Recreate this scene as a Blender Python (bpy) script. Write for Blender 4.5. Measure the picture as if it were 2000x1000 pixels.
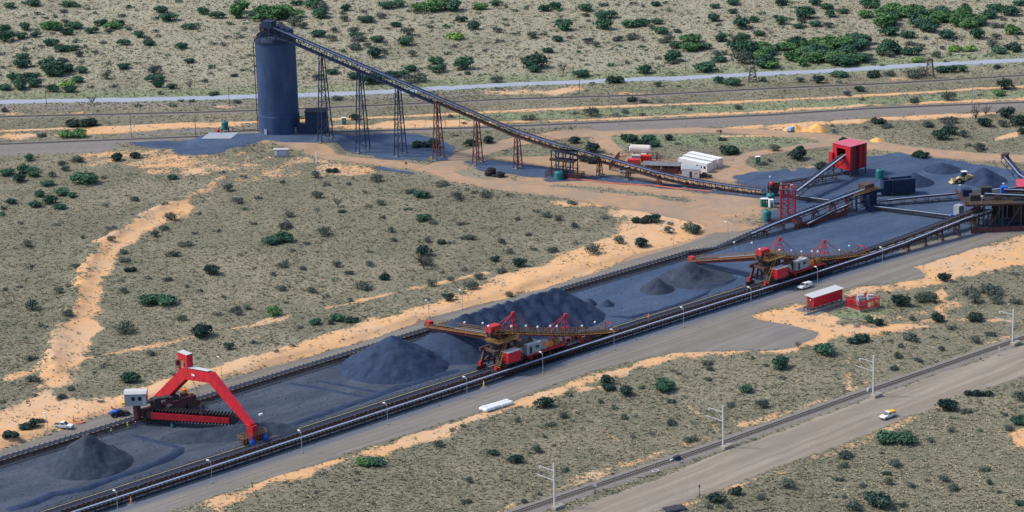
# Aerial view of an iron-ore stockyard: silo, stackers, portal reclaimer, conveyors, dry bushveld.
import bpy, math, random
import numpy as np
from mathutils import Vector, Matrix
for o in list(bpy.data.objects): bpy.data.objects.remove(o, do_unlink=True)
scene = bpy.context.scene
col = scene.collection
random.seed(7); rng = np.random.default_rng(11)
R = math.radians

# ------------------------------------------------------------------ camera
F, H, YHOR, ROLL = 5000.0, 230.0, -1000.0, R(1.5)      # focal in photo pixels (2000 wide), height above ground
PITCH = math.atan((500 - YHOR) / F)
cd = bpy.data.cameras.new('camera'); cd.sensor_width = 36; cd.lens = F / 2000 * 36
cd.clip_start = 1; cd.clip_end = 20000
cam = bpy.data.objects.new('camera', cd); col.objects.link(cam)
cam.matrix_world = Matrix.Translation((0, 0, H)) @ Matrix.Rotation(math.pi/2 - PITCH, 4, 'X') @ Matrix.Rotation(-ROLL, 4, 'Z')
scene.camera = cam

# ------------------------------------------------------------------ world, sun, exposure (bright overcast)
SUN_EL, SUN_AZ = R(48), R(-82)      # azimuth measured from +Y (away from camera) towards +X
w = bpy.data.worlds.new('World'); scene.world = w; w.use_nodes = True
nt = w.node_tree; bg = nt.nodes['Background']
sky = nt.nodes.new('ShaderNodeTexSky'); sky.sky_type = 'NISHITA'; sky.sun_disc = False
sky.sun_elevation = SUN_EL; sky.sun_rotation = SUN_AZ
sky.air_density = 1.0; sky.dust_density = 2.0; sky.ozone_density = 1.5
nt.links.new(sky.outputs[0], bg.inputs[0]); bg.inputs[1].default_value = 0.13
sl = bpy.data.lights.new('sun', 'SUN'); sl.energy = 2.3; sl.angle = R(7); sl.color = (1, 0.93, 0.82)
sun = bpy.data.objects.new('sun', sl); col.objects.link(sun)
sd = Vector((math.sin(SUN_AZ)*math.cos(SUN_EL), math.cos(SUN_AZ)*math.cos(SUN_EL), math.sin(SUN_EL)))
sun.rotation_euler = sd.to_track_quat('Z', 'Y').to_euler(); sun.location = (0, 700, 300)
vs = scene.view_settings; vs.view_transform = 'Standard'; vs.look = 'None'; vs.exposure = 0.5; vs.gamma = 1; vs.use_curve_mapping = False
scene.render.engine = 'CYCLES'
scene.cycles.max_bounces = 5; scene.cycles.diffuse_bounces = 2; scene.cycles.glossy_bounces = 2

# ------------------------------------------------------------------ pixel <-> place
CP, SP, CR, SR = math.cos(PITCH), math.sin(PITCH), math.cos(ROLL), math.sin(ROLL)
def ray(px, py):
    u, v = px - 1000, 500 - py
    u2, v2 = u*CR + v*SR, -u*SR + v*CR
    return Vector((u2/F, CP + v2/F*SP, -SP + v2/F*CP))
def g0(px, py, h=0.0):
    d = ray(px, py); t = (h - H) / d.z
    return Vector((d.x*t, d.y*t, h))
def proj(p):
    z = p[2] - H; dy = p[1]*CP - z*SP; dz = p[1]*SP + z*CP
    u2, v2 = F*p[0]/dy, F*dz/dy
    return 1000 + u2*CR - v2*SR, 500 - (u2*SR + v2*CR)
def HT(base, py):
    lo, hi = base[2] - 2, base[2] + 70
    for _ in range(40):
        m = (lo + hi)/2
        if proj((base[0], base[1], m))[1] > py: lo = m
        else: hi = m
    return lo
YA = R(42.2); YO = g0(600, 833)
YU2, YV2 = Vector((math.cos(YA), math.sin(YA), 0)), Vector((-math.sin(YA), math.cos(YA), 0))
def bend(u): return -0.000155*(u - 60)**2 if u > 60 else 0.0
def Y(u, v, z=0.0):
    return YO + YU2*u + YV2*(v + bend(u)) + Vector((0, 0, z))
def on_v(px, py, v):            # point on the pixel's ray that lies v metres across the yard -> (u, z)
    d = ray(px, py); C = Vector((0, 0, H)) - YO; u = 0
    for _ in range(6):
        t = (v + bend(u) - C.dot(YV2)) / d.dot(YV2); p = C + d*t; u = p.dot(YU2)
    return u, p.z
def on_u(px, py, u):
    d = ray(px, py); C = Vector((0, 0, H)) - YO
    t = (u - C.dot(YU2)) / d.dot(YU2); p = C + d*t
    return p.dot(YV2) - bend(u), p.z

# ------------------------------------------------------------------ helpers
def set_mesh(me, co, faces4=None, polys=None):
    pass
class MB:
    """collects faces (world or local coordinates) and links them as one mesh object"""
    def __init__(s): s.v = []; s.f = []
    def add(s, vs, fs):
        n = len(s.v); s.v += [Vector(p) for p in vs]; s.f += [tuple(i + n for i in f) for f in fs]; return s
    def hexa(s, p):      # 8 points: bottom 4 ccw, top 4 ccw
        return s.add(p, [(3,2,1,0),(4,5,6,7),(0,1,5,4),(1,2,6,5),(2,3,7,6),(3,0,4,7)])
    def box(s, c, sz, rz=0, ex=None):
        c = Vector(c); a, b, h = sz[0]/2, sz[1]/2, sz[2]/2
        X = Vector((math.cos(rz), math.sin(rz), 0)); Yv = Vector((-X.y, X.x, 0)); Z = Vector((0,0,h))
        q = [c + X*sx*a + Yv*sy*b for sx, sy in ((-1,-1),(1,-1),(1,1),(-1,1))]
        return s.hexa([p - Z for p in q] + [p + Z for p in q])
    def fbox(s, o, ax, ay, az):      # from a corner and three edge vectors
        o, ax, ay, az = map(Vector, (o, ax, ay, az))
        q = [o, o+ax, o+ax+ay, o+ay]
        return s.hexa(q + [p + az for p in q])
    def beam(s, a, b, w, h=None, up=(0,0,1)):
        a, b = Vector(a), Vector(b); h = h or w; d = (b - a)
        if d.length < 1e-6: return s
        d = d.normalized(); up = Vector(up)
        if abs(d.dot(up)) > 0.98: up = Vector((0.6, 0.8, 0))
        x = d.cross(up).normalized()*(w/2); y = x.cross(d).normalized()*(h/2)
        q = [-x-y, x-y, x+y, -x+y]
        return s.hexa([a+i for i in q] + [b+i for i in q])
    def tube(s, a, b, r, n=8, r2=None):
        a, b = Vector(a), Vector(b); r2 = r if r2 is None else r2
        d = (b - a).normalized(); up = Vector((0,0,1)) if abs(d.z) < 0.95 else Vector((1,0,0))
        x = d.cross(up).normalized(); y = x.cross(d)
        vs = []
        for c, rr in ((a, r), (b, r2)):
            vs += [c + (x*math.cos(2*math.pi*i/n) + y*math.sin(2*math.pi*i/n))*rr for i in range(n)]
        fs = [(i, (i+1) % n, n + (i+1) % n, n + i) for i in range(n)] + [tuple(range(n-1, -1, -1)), tuple(range(n, 2*n))]
        return s.add(vs, fs)
    def lathe(s, c, prof, n=24):
        c = Vector(c); vs = []
        for r, z in prof: vs += [c + Vector((r*math.cos(2*math.pi*i/n), r*math.sin(2*math.pi*i/n), z)) for i in range(n)]
        fs = []
        for k in range(len(prof)-1):
            fs += [(k*n+i, k*n+(i+1) % n, (k+1)*n+(i+1) % n, (k+1)*n+i) for i in range(n)]
        fs += [tuple(range(n-1, -1, -1)), tuple(range((len(prof)-1)*n, len(prof)*n))]
        return s.add(vs, fs)
    def prism(s, pts, ext):          # polygon (3-D points) pushed along ext
        n = len(pts); pts = [Vector(p) for p in pts]; ext = Vector(ext)
        return s.add(pts + [p + ext for p in pts], [tuple(range(n-1, -1, -1)), tuple(range(n, 2*n))] + [(i, (i+1) % n, n+(i+1) % n, n+i) for i in range(n)])
    def ball(s, c, r, sq=(1,1,1), n=10, m=6):
        c = Vector(c); vs = []
        for j in range(1, m):
            t = math.pi*j/m
            vs += [c + Vector((r*sq[0]*math.sin(t)*math.cos(2*math.pi*i/n), r*sq[1]*math.sin(t)*math.sin(2*math.pi*i/n), r*sq[2]*math.cos(t))) for i in range(n)]
        k = len(vs); vs += [c + Vector((0,0,r*sq[2])), c - Vector((0,0,r*sq[2]))]
        fs = [((j)*n+i, (j+1)*n+i, (j+1)*n+(i+1) % n, j*n+(i+1) % n) for j in range(m-2) for i in range(n)]
        fs += [(k, i, (i+1) % n) for i in range(n)] + [(k+1, (m-2)*n+(i+1) % n, (m-2)*n+i) for i in range(n)]
        return s.add(vs, fs)
    def sweep(s, path, prof, side=None):     # prof: list of (across, up); horizontal 'across' axis
        path = [Vector(p) for p in path]; n = len(prof); vs = []
        for i, p in enumerate(path):
            t = (path[min(i+1, len(path)-1)] - path[max(i-1, 0)]).normalized()
            x = Vector((t.y, -t.x, 0)).normalized(); up = x.cross(t)
            vs += [p + x*a + up*b for a, b in prof]
        fs = [(k*n+i, (k+1)*n+i, (k+1)*n+(i+1) % n, k*n+(i+1) % n) for k in range(len(path)-1) for i in range(n)]
        fs += [tuple(range(n)), tuple(range(len(path)*n-1, (len(path)-1)*n-1, -1))]
        return s.add(vs, fs)
    def mesh(s, name, m, off=None, smooth=False):
        me = bpy.data.meshes.new(name)
        vs = [p - off for p in s.v] if off is not None else s.v
        me.from_pydata([tuple(p) for p in vs], [], s.f); me.materials.append(m)
        if smooth: me.polygons.foreach_set('use_smooth', [True]*len(me.polygons))
        me.update(); return me
    def build(s, name, m, root=None, local=False, smooth=False, stuff=False, label=None, top=None):
        off = None
        if root is not None and not local: off = world_loc(root)
        o = bpy.data.objects.new(name, s.mesh(name, m, off, smooth)); col.objects.link(o)
        if root is not None: o.parent = root
        if stuff: o['kind'] = 'stuff'
        if label: o['label'] = label
        return o
def world_loc(o):
    p = Vector(o.location)
    while o.parent: o = o.parent; p += o.location
    return p
def thing(name, label, cat, loc, rz=0, group=None):
    o = bpy.data.objects.new(name, None); col.objects.link(o); o.empty_display_size = 0.3
    o.location = loc; o.rotation_euler = (0, 0, rz); o['label'] = label; o['category'] = cat
    if group: o['group'] = group
    return o
def tag(o, label, cat, group=None):
    o['label'] = label; o['category'] = cat
    if group: o['group'] = group
    return o
def copy_tree(o, parent=None):
    c = o.copy(); col.objects.link(c); c.parent = parent
    for ch in list(o.children): copy_tree(ch, c)
    return c
def relabel(o, label, group=None):
    o['label'] = label
    if group: o['group'] = group

# ------------------------------------------------------------------ materials
def mat(name, c, rough=0.75, metal=0.0, vary=0.25, scale=1.2, c2=None, bump=0.0, fine=9.0, spec=0.3, streak=0.0):
    m = bpy.data.materials.new(name); m.use_nodes = True; nt = m.node_tree; b = nt.nodes['Principled BSDF']
    L = nt.links.new; N = nt.nodes.new
    tc = N('ShaderNodeTexCoord')
    n1 = N('ShaderNodeTexNoise'); n1.inputs['Scale'].default_value = scale; n1.inputs['Detail'].default_value = 6; n1.inputs['Roughness'].default_value = 0.65
    n2 = N('ShaderNodeTexNoise'); n2.inputs['Scale'].default_value = fine; n2.inputs['Detail'].default_value = 3
    L(tc.outputs['Object'], n1.inputs['Vector']); L(tc.outputs['Object'], n2.inputs['Vector'])
    if streak:
        mp = N('ShaderNodeMapping'); mp.inputs['Scale'].default_value = (1, 1, streak)
        L(tc.outputs['Object'], mp.inputs['Vector']); L(mp.outputs[0], n1.inputs['Vector'])
    ad = N('ShaderNodeMath'); ad.operation = 'ADD'; L(n1.outputs[0], ad.inputs[0])
    mu = N('ShaderNodeMath'); mu.operation = 'MULTIPLY'; mu.inputs[1].default_value = 0.4; L(n2.outputs[0], mu.inputs[0]); L(mu.outputs[0], ad.inputs[1])
    mr = N('ShaderNodeMapRange'); mr.inputs[1].default_value = 0.45; mr.inputs[2].default_value = 0.95; L(ad.outputs[0], mr.inputs[0])
    mx = N('ShaderNodeMix'); mx.data_type = 'RGBA'
    d = c2 or tuple(x*(1 - vary) for x in c)
    lo = tuple(min(1, x*(1 + vary*0.6)) for x in c)
    mx.inputs[6].default_value = (*lo, 1); mx.inputs[7].default_value = (*d, 1)
    L(mr.outputs[0], mx.inputs[0]); L(mx.outputs[2], b.inputs['Base Color'])
    b.inputs['Roughness'].default_value = rough; b.inputs['Metallic'].default_value = metal
    b.inputs['Specular IOR Level'].default_value = spec
    if bump:
        bp = N('ShaderNodeBump'); bp.inputs['Strength'].default_value = bump; bp.inputs['Distance'].default_value = 0.3
        L(ad.outputs[0], bp.inputs['Height']); L(bp.outputs[0], b.inputs['Normal'])
    return m
M = {}
M['red'] = mat('red_paint', (0.66, 0.014, 0.032), 0.5, vary=0.25, scale=0.6, c2=(0.36, 0.02, 0.032), spec=0.4)
M['redroof'] = mat('red_roof_sheet', (0.62, 0.09, 0.14), 0.35, vary=0.2, scale=0.6, spec=0.6)
M['sred'] = mat('dusty_red_paint', (0.52, 0.02, 0.028), 0.55, vary=0.3, scale=0.7, c2=(0.26, 0.03, 0.035))
M['rustred'] = mat('ore_stained_red_girder', (0.3, 0.05, 0.035), 0.7, vary=0.45, scale=0.9, c2=(0.11, 0.045, 0.035))
M['oxide'] = mat('red_oxide_steel', (0.145, 0.04, 0.04), 0.8, vary=0.45, scale=0.8, c2=(0.055, 0.034, 0.042))
M['rust'] = mat('dusty_brown_steel', (0.11, 0.06, 0.05), 0.85, vary=0.4, scale=0.8, c2=(0.05, 0.038, 0.04))
M['dark'] = mat('ore_dusted_steel', (0.048, 0.046, 0.055), 0.8, vary=0.35, scale=1.0)
M['navy'] = mat('blue_black_dusty_steel', (0.02, 0.036, 0.09), 0.75, vary=0.35, scale=0.7)
M['black'] = mat('black_rubber', (0.026, 0.026, 0.029), 0.85, vary=0.2)
M['belt'] = mat('ore_on_belt', (0.03, 0.045, 0.08), 0.8, vary=0.35, scale=2.0)
M['galv'] = mat('galvanised_sheet', (0.38, 0.46, 0.62), 0.45, metal=0.15, vary=0.15, scale=0.7, spec=0.5)
M['bluetop'] = mat('sky_reflection_deck', (0.2, 0.28, 0.5), 0.5, vary=0.3, scale=0.6, spec=0.5)  # reflected sky blue painted into the deck colour
M['grey'] = mat('grey_panel', (0.33, 0.36, 0.42), 0.55, vary=0.15, scale=0.8)
M['lgrey'] = mat('pale_roof_sheet', (0.55, 0.55, 0.56), 0.5, vary=0.12, scale=0.8)
M['white'] = mat('white_paint', (0.78, 0.79, 0.81), 0.4, vary=0.07, scale=1.5, spec=0.5)
M['cream'] = mat('cream_container_paint', (0.66, 0.6, 0.55), 0.55, vary=0.12, scale=0.8, streak=0.3)
M['yellow'] = mat('dirty_yellow_paint', (0.33, 0.19, 0.05), 0.65, vary=0.45, scale=1.2, c2=(0.13, 0.075, 0.045))
M['byellow'] = mat('bright_yellow', (0.8, 0.5, 0.02), 0.5, vary=0.1)
M['orange'] = mat('orange_paint', (0.85, 0.2, 0.02), 0.5, vary=0.12)
M['blue'] = mat('blue_plastic', (0.02, 0.12, 0.62), 0.45, vary=0.15)
M['lblue'] = mat('light_blue_paint', (0.25, 0.5, 0.75), 0.45, vary=0.1)
M['teal'] = mat('teal_tank_plastic', (0.02, 0.19, 0.2), 0.5, vary=0.2, scale=1.0)
M['green'] = mat('green_cabin_plastic', (0.01, 0.15, 0.075), 0.5, vary=0.2)
M['glass'] = mat('dark_glass', (0.025, 0.03, 0.04), 0.1, vary=0.1, spec=0.6)
M['conc'] = mat('concrete', (0.36, 0.33, 0.28), 0.9, vary=0.2, scale=0.6, bump=0.1)
M['dconc'] = mat('dusty_concrete', (0.17, 0.18, 0.2), 0.9, vary=0.25, scale=0.5, bump=0.1)
M['silo'] = mat('silo_concrete_blue_dust', (0.05, 0.086, 0.175), 0.8, vary=0.4, scale=0.25, c2=(0.028, 0.055, 0.12), streak=0.35, spec=0.15)
M['mast'] = mat('galvanised_mast', (0.58, 0.59, 0.62), 0.5, metal=0.0, vary=0.12)
M['fmast'] = mat('weathered_grey_mast', (0.3, 0.31, 0.33), 0.6, vary=0.15)
M['wood'] = mat('weathered_pole', (0.1, 0.085, 0.075), 0.9, vary=0.25)
M['rail'] = mat('worn_rail_steel', (0.16, 0.15, 0.15), 0.4, metal=0.5, vary=0.3)
M['sleeper'] = mat('concrete_sleeper', (0.2, 0.18, 0.165), 0.9, vary=0.25)
M['ore'] = mat('crushed_ore', (0.024, 0.046, 0.1), 0.85, vary=0.4, scale=0.35, fine=2.2, bump=0.9, c2=(0.012, 0.024, 0.055))
M['ore2'] = mat('fresh_ore', (0.036, 0.052, 0.085), 0.85, vary=0.45, scale=0.5, fine=2.6, bump=0.9, c2=(0.016, 0.024, 0.042))
M['sandp'] = mat('dug_sand', (0.75, 0.42, 0.15), 0.95, vary=0.25, scale=0.5, bump=0.4)
M['skin'] = mat('skin', (0.16, 0.08, 0.05), 0.6, vary=0.05)
M['lime'] = mat('lime_vest', (0.5, 0.75, 0.05), 0.7, vary=0.08)
M['workblue'] = mat('blue_overall', (0.03, 0.1, 0.4), 0.8, vary=0.1)
M['tealover'] = mat('turquoise_overall', (0.03, 0.4, 0.5), 0.8, vary=0.1)
M['tape'] = mat('red_barrier_mesh', (0.62, 0.2, 0.14), 0.7, vary=0.35, scale=1.5)
M['loader'] = mat('faded_yellow_machine', (0.55, 0.43, 0.2), 0.55, vary=0.3, scale=1.0, c2=(0.3, 0.24, 0.14))
M['bark'] = mat('dark_bark', (0.045, 0.038, 0.032), 0.95, vary=0.3)
M['twig'] = mat('grey_twig', (0.085, 0.075, 0.07), 0.95, vary=0.3)

def leaf_mat(name, c, c2):
    m = bpy.data.materials.new(name); m.use_nodes = True; nt = m.node_tree; b = nt.nodes['Principled BSDF']; L = nt.links.new; N = nt.nodes.new
    gm = N('ShaderNodeNewGeometry'); n = N('ShaderNodeTexNoise'); n.inputs['Scale'].default_value = 0.7; n.inputs['Detail'].default_value = 4
    L(gm.outputs['Position'], n.inputs['Vector'])
    oi = N('ShaderNodeObjectInfo')
    a = N('ShaderNodeMath'); a.operation = 'ADD'; L(n.outputs[0], a.inputs[0])
    s = N('ShaderNodeMath'); s.operation = 'MULTIPLY_ADD'; s.inputs[1].default_value = 0.5; s.inputs[2].default_value = -0.25; L(oi.outputs['Random'], s.inputs[0]); L(s.outputs[0], a.inputs[1])
    n3 = N('ShaderNodeTexNoise'); n3.inputs['Scale'].default_value = 3.2; L(gm.outputs['Position'], n3.inputs['Vector'])
    a2 = N('ShaderNodeMath'); a2.operation = 'MULTIPLY_ADD'; a2.inputs[1].default_value = 1.2; L(n3.outputs[0], a2.inputs[0]); a3 = N('ShaderNodeMath'); a3.operation = 'SUBTRACT'; a3.inputs[1].default_value = 0.6; L(a.outputs[0], a3.inputs[0]); L(a3.outputs[0], a2.inputs[2])
    r = N('ShaderNodeMapRange'); r.inputs[1].default_value = 0.15; r.inputs[2].default_value = 0.9; L(a2.outputs[0], r.inputs[0])
    mx = N('ShaderNodeMix'); mx.data_type = 'RGBA'; mx.inputs[6].default_value = (*c, 1); mx.inputs[7].default_value = (*c2, 1)
    L(r.outputs[0], mx.inputs[0]); L(mx.outputs[2], b.inputs['Base Color']); b.inputs['Roughness'].default_value = 0.75; b.inputs['Specular IOR Level'].default_value = 0.15
    return m
M['leaf_g'] = leaf_mat('thorn_tree_leaves', (0.022, 0.068, 0.05), (0.08, 0.17, 0.1))
M['leaf_G'] = leaf_mat('fresh_green_leaves', (0.05, 0.13, 0.05), (0.14, 0.27, 0.1))
M['leaf_Y'] = leaf_mat('yellow_green_leaves', (0.16, 0.3, 0.07), (0.24, 0.38, 0.11))
M['leaf_b'] = leaf_mat('grey_green_leaves', (0.05, 0.075, 0.068), (0.15, 0.17, 0.135))
M['leaf_d'] = leaf_mat('dark_bush_leaves', (0.018, 0.042, 0.038), (0.06, 0.1, 0.075))

# ================================================================== GROUND
def vnoise(x, y, s, seed=0):        # smooth value noise, vectorised
    x = np.asarray(x)/s + 1000.37*seed; y = np.asarray(y)/s + 311.7*seed
    xi, yi = np.floor(x).astype(np.int64), np.floor(y).astype(np.int64); fx, fy = x - xi, y - yi
    fx = fx*fx*(3 - 2*fx); fy = fy*fy*(3 - 2*fy)
    def h(a, b):
        n = (a*374761393 + b*668265263 + seed*144665) & 0xffffffff
        n = ((n ^ (n >> 13))*1274126177) & 0xffffffff
        return ((n ^ (n >> 16)) & 0xffff)/65535.0
    return (h(xi, yi)*(1-fx) + h(xi+1, yi)*fx)*(1-fy) + (h(xi, yi+1)*(1-fx) + h(xi+1, yi+1)*fx)*fy
def sstep(a, b, x):
    t = np.clip((x - a)/(b - a), 0, 1); return t*t*(3 - 2*t)
def wpts(px, h=0.0): return [tuple(g0(p[0], p[1], p[2] if len(p) > 2 else h))[:2] for p in px]
def seg_d(X, Yy, a, b):
    dx, dy = b[0]-a[0], b[1]-a[1]; t = np.clip(((X-a[0])*dx + (Yy-a[1])*dy)/(dx*dx+dy*dy+1e-9), 0, 1)
    return np.hypot(X - a[0] - t*dx, Yy - a[1] - t*dy)
def line_d(X, Yy, pts, pad=40):      # distance to a polyline in metres
    out = np.full(X.shape, 1e3); P = np.array(pts)
    sel = (X > P[:,0].min()-pad) & (X < P[:,0].max()+pad) & (Yy > P[:,1].min()-pad) & (Yy < P[:,1].max()+pad)
    x, y = X[sel], Yy[sel]; d = np.full(x.shape, 1e3)
    for a, b in zip(pts, pts[1:]): d = np.minimum(d, seg_d(x, y, a, b))
    out[sel] = d; return out
def poly_sd(X, Yy, pts, pad=25):     # signed distance, positive inside
    out = np.full(X.shape, -1e3); P = np.array(pts)
    sel = (X > P[:,0].min()-pad) & (X < P[:,0].max()+pad) & (Yy > P[:,1].min()-pad) & (Yy < P[:,1].max()+pad)
    x, y = X[sel], Yy[sel]; d = np.full(x.shape, 1e3); ins = np.zeros(x.shape, bool)
    q = list(pts) + [pts[0]]
    for a, b in zip(q, q[1:]):
        d = np.minimum(d, seg_d(x, y, a, b))
        c = ((a[1] > y) != (b[1] > y)) & (x < (b[0]-a[0])*(y-a[1])/(b[1]-a[1]+1e-12) + a[0]); ins ^= c
    out[sel] = np.where(ins, d, -d); return out

# --- lines and outlines read from the photograph (photo pixels)
RAIL_NEAR = [(860,1052),(1010,1001),(1210,934),(1410,866),(1704,762),(2000,660),(2100,625)]
RAIL_FAR1 = [(-120,288),(0,283),(390,268),(620,260),(925,251),(1210,239),(1500,226),(1700,213),(2000,201),(2100,197)]
RAIL_FAR2 = [(-120,231),(0,229),(400,220),(600,213),(900,199),(1000,194),(1250,187),(1500,174),(1750,163),(2000,148),(2100,142)]
TAR = [(-120,203),(0,201),(300,195),(700,184),(1000,166),(1300,155),(1600,141),(1800,129),(2000,119),(2120,112)]
SILO_CORE = [(392,266,2.8),(480,258,2.8),(600,254,2.8),(662,262,2.4),(650,283,2.4),(600,279,2.8),(520,272,2.8),(470,278,2.8),(405,274,2.8)]
BERM = [(452,346),(400,373),(345,396),(290,422),(235,455),(195,485),(170,520),(155,570),(140,610),(115,645),(105,690),(100,730)]
E1 = wpts(RAIL_FAR1, 1.2); E2 = wpts(RAIL_FAR2, 0.6); NR = wpts(RAIL_NEAR, 0.45); CORE = wpts(SILO_CORE); BERMW = wpts(BERM)
def height(X, Yy):
    X = np.asarray(X, float); Yy = np.asarray(Yy, float)
    z = np.zeros(X.shape)
    nz = vnoise(X, Yy, 14, 3)*0.35 + vnoise(X, Yy, 5, 4)*0.18
    d1 = line_d(X, Yy, E1); e1 = 1.2*(1 - sstep(3.0, 9.0, d1)); d2 = line_d(X, Yy, E2); e2 = 0.6*(1 - sstep(2.5, 6.5, d2))
    d3 = line_d(X, Yy, NR); e3 = 0.45*(1 - sstep(2.0, 4.5, d3))
    sil = 2.8*sstep(-8.5, 0.0, poly_sd(X, Yy, CORE) + (vnoise(X, Yy, 6, 9) - 0.5)*3)
    bd = line_d(X, Yy, BERMW); bm = np.exp(-(bd/3.4)**2)*(0.45 + 0.9*vnoise(X, Yy, 3.5, 5) + 0.7*vnoise(X, Yy, 1.5, 7))
    far = sstep(1000, 1250, Yy)*vnoise(X, Yy, 60, 6)*1.5
    # flat engineered strip round the yard
    du = (X - YO.x)*YU2.x + (Yy - YO.y)*YU2.y; dv = (X - YO.x)*YV2.x + (Yy - YO.y)*YV2.y
    flat = sstep(-24, -16, dv)*(1 - sstep(40, 48, dv))*sstep(-200, -190, du)*(1 - sstep(330, 350, du))
    # sandy bank above the upper road
    bank = 0.8*sstep(44, 47, dv)*(1 - sstep(50, 60, dv))*(1 - sstep(150, 175, du))*(0.4 + vnoise(X, Yy, 7, 12))
    z = np.maximum.reduce([nz*(1 - flat), e1, e2, e3, sil]) + bm + far + bank
    return z
def hz(x, y): return float(height(np.array([x]), np.array([y]))[0])
def G(px, py):                        # pixel -> point on the terrain
    h = 0.0
    for _ in range(4):
        p = g0(px, py, h); h = hz(p.x, p.y)
    return g0(px, py, h)

# --- dense in view, growing outwards to the horizon
def axis(a, b, st, far0, far1):
    mid = list(np.arange(a, b + 1e-6, st)); lo, hi = [a], [mid[-1]]; s = st
    while lo[-1] > far0: s *= 1.35; lo.append(lo[-1] - s)
    s = st
    while hi[-1] < far1: s *= 1.35; hi.append(hi[-1] + s)
    return np.array(lo[:0:-1] + mid + hi[1:])
GX = axis(-262, 262, 1.0, -9000, 9000); GY = axis(520, 1235, 1.0, -3000, 16000)
XX, YY = np.meshgrid(GX, GY); nX, nY = len(GX), len(GY)
ZZ = height(XX, YY)
edge = (vnoise(XX, YY, 9, 21) - 0.5)*3.0 + (vnoise(XX, YY, 3, 22) - 0.5)*1.6
edge_s = (vnoise(XX, YY, 6, 23) - 0.5)*1.0 + (vnoise(XX, YY, 2.2, 24) - 0.5)*0.6
du = (XX - YO.x)*YU2.x + (YY - YO.y)*YU2.y
dvb = (XX - YO.x)*YV2.x + (YY - YO.y)*YV2.y + np.where(du > 60, 0.000155*np.minimum(du - 60, 300)**2, 0)
def P(px, soft=1.5, e=edge_s, h=0.0): return sstep(-soft, soft, poly_sd(XX, YY, wpts(px, h)) + e)
def Ln(px, wd, soft=1.0, e=edge_s, h=0.0): return sstep(-soft, soft, wd/2 - line_d(XX, YY, wpts(px, h)) + e)
mx = np.maximum

road = P([(40,1080),(300,1012),(420,972),(500,945),(575,925),(675,890),(750,865),(875,827),(937,807),(1000,787),(1125,737),(1200,716),(1250,705),(1300,693),(1375,689),(1500,686),(1550,680),(1592,662),(1598,652),(1575,644),(1537,637),(1480,625),(1465,617),(1516,600),(1570,592),(1610,586),(1650,567),(1675,560),(1775,552),(1800,545),(1806,537),(1795,529),(1777,524),(1800,520),(1850,504),(1900,487),(1950,471),(2010,455),(2120,425),(2120,380),(1900,425),(1700,492),(1460,580),(1190,660),(940,745),(600,858),(200,990),(40,1040)], 1.0)
uproad = P([(-80,905),(0,881),(95,851),(143,833),(218,808),(300,784),(400,754),(500,727),(625,692),(750,655),(825,628),(875,613),(925,598),(1000,583),(1050,567),(1100,553),(1150,538),(1200,521),(1237,507),(1300,490),(1350,472),(1395,455),(1440,452),(1500,440),(1380,492),(1340,505),(1120,570),(820,657),(540,742),(200,848),(0,908),(-80,930)], 0.9)
strip = sstep(-0.8, 0.8, np.minimum(dvb + 11.5, 1.5 - dvb))*sstep(-200, -190, du)*(1 - sstep(215, 235, du))
ore = sstep(-0.7, 0.7, np.minimum(dvb - 1.0, 35.5 - dvb) + edge_s*0.3)*sstep(-200, -190, du)*(1 - sstep(300, 310, du))
apron = P([(1440,345),(1500,335),(1600,328),(1640,312),(1700,308),(1760,300),(1880,314),(1960,330),(2120,345),(2120,430),(1900,452),(1800,470),(1700,500),(1350,505),(1420,480),(1500,447),(1500,428),(1515,400),(1475,372),(1445,358)], 4.0, edge*1.6)
pad = P([(232,284),(300,280),(390,266,2.5),(500,258,2.8),(640,264,2.4),(750,266),(860,270),(890,290),(875,312),(840,319),(770,314),(690,302),(655,292),(600,283,2),(520,273,2.6),(480,282,2),(410,303),(355,304),(345,292),(280,288)], 3.0, edge*1.3)
pad = mx(pad, 0.75*P([(905,318),(960,312),(1040,322),(1110,332),(1130,350),(1060,352),(1000,345),(940,335)], 2.0, edge))
pad = mx(pad, 0.8*Ln([(1080,352),(1180,350),(1300,365),(1400,375),(1500,385)], 7, 2.5))
pad = mx(pad, 0.6*P([(1420,345),(1480,340),(1480,355),(1430,352)], 1.5)); pad = mx(pad, 0.8*Ln([(740,330),(800,340)], 4, 1))
ore = mx.reduce([ore, apron, pad, strip*0.8])
dirt_l = mx.reduce([Ln([(340,296),(450,291),(530,286),(600,295),(650,309),(720,317),(800,326),(850,335),(900,350)], 8, 1.5),
    Ln([(850,330),(900,350),(1000,366),(1100,379),(1200,396),(1300,412),(1370,426)], 12, 2), Ln([(1360,425),(1405,442),(1400,462),(1350,480),(1290,498),(1240,512)], 9, 2),
    Ln([(850,332),(880,318),(920,302),(1000,279),(1100,264),(1200,259),(1350,257),(1500,261),(1600,270),(1700,285),(1800,299),(1900,307),(2100,315)], 11, 2),
    Ln([(1175,262),(1172,275),(1190,291),(1230,305),(1300,316),(1400,314),(1450,305),(1540,291),(1640,281)], 7, 1.5), Ln([(1450,305),(1440,325),(1480,340),(1560,335),(1620,325)], 5, 1.5)])
dirt_p = P([(870,320),(960,305),(1040,308),(1120,300),(1200,305),(1300,316),(1420,311),(1470,330),(1520,350),(1490,420),(1500,450),(1420,450),(1380,428),(1200,397),(1000,367),(890,347)], 2.5, edge)*np.clip(0.45 + 0.9*vnoise(XX, YY, 13, 81), 0, 1)*0.95
dirt = mx(dirt_l, dirt_p)
grav = P([(960,1055),(1080,1012),(1410,888),(1704,778),(2010,671),(2120,632),(2120,700),(2010,736),(1950,753),(1862,779),(1825,797),(1750,825),(1700,847),(1650,867),(1500,922),(1400,960),(1325,987),(1180,1040)], 0.9)
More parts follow.
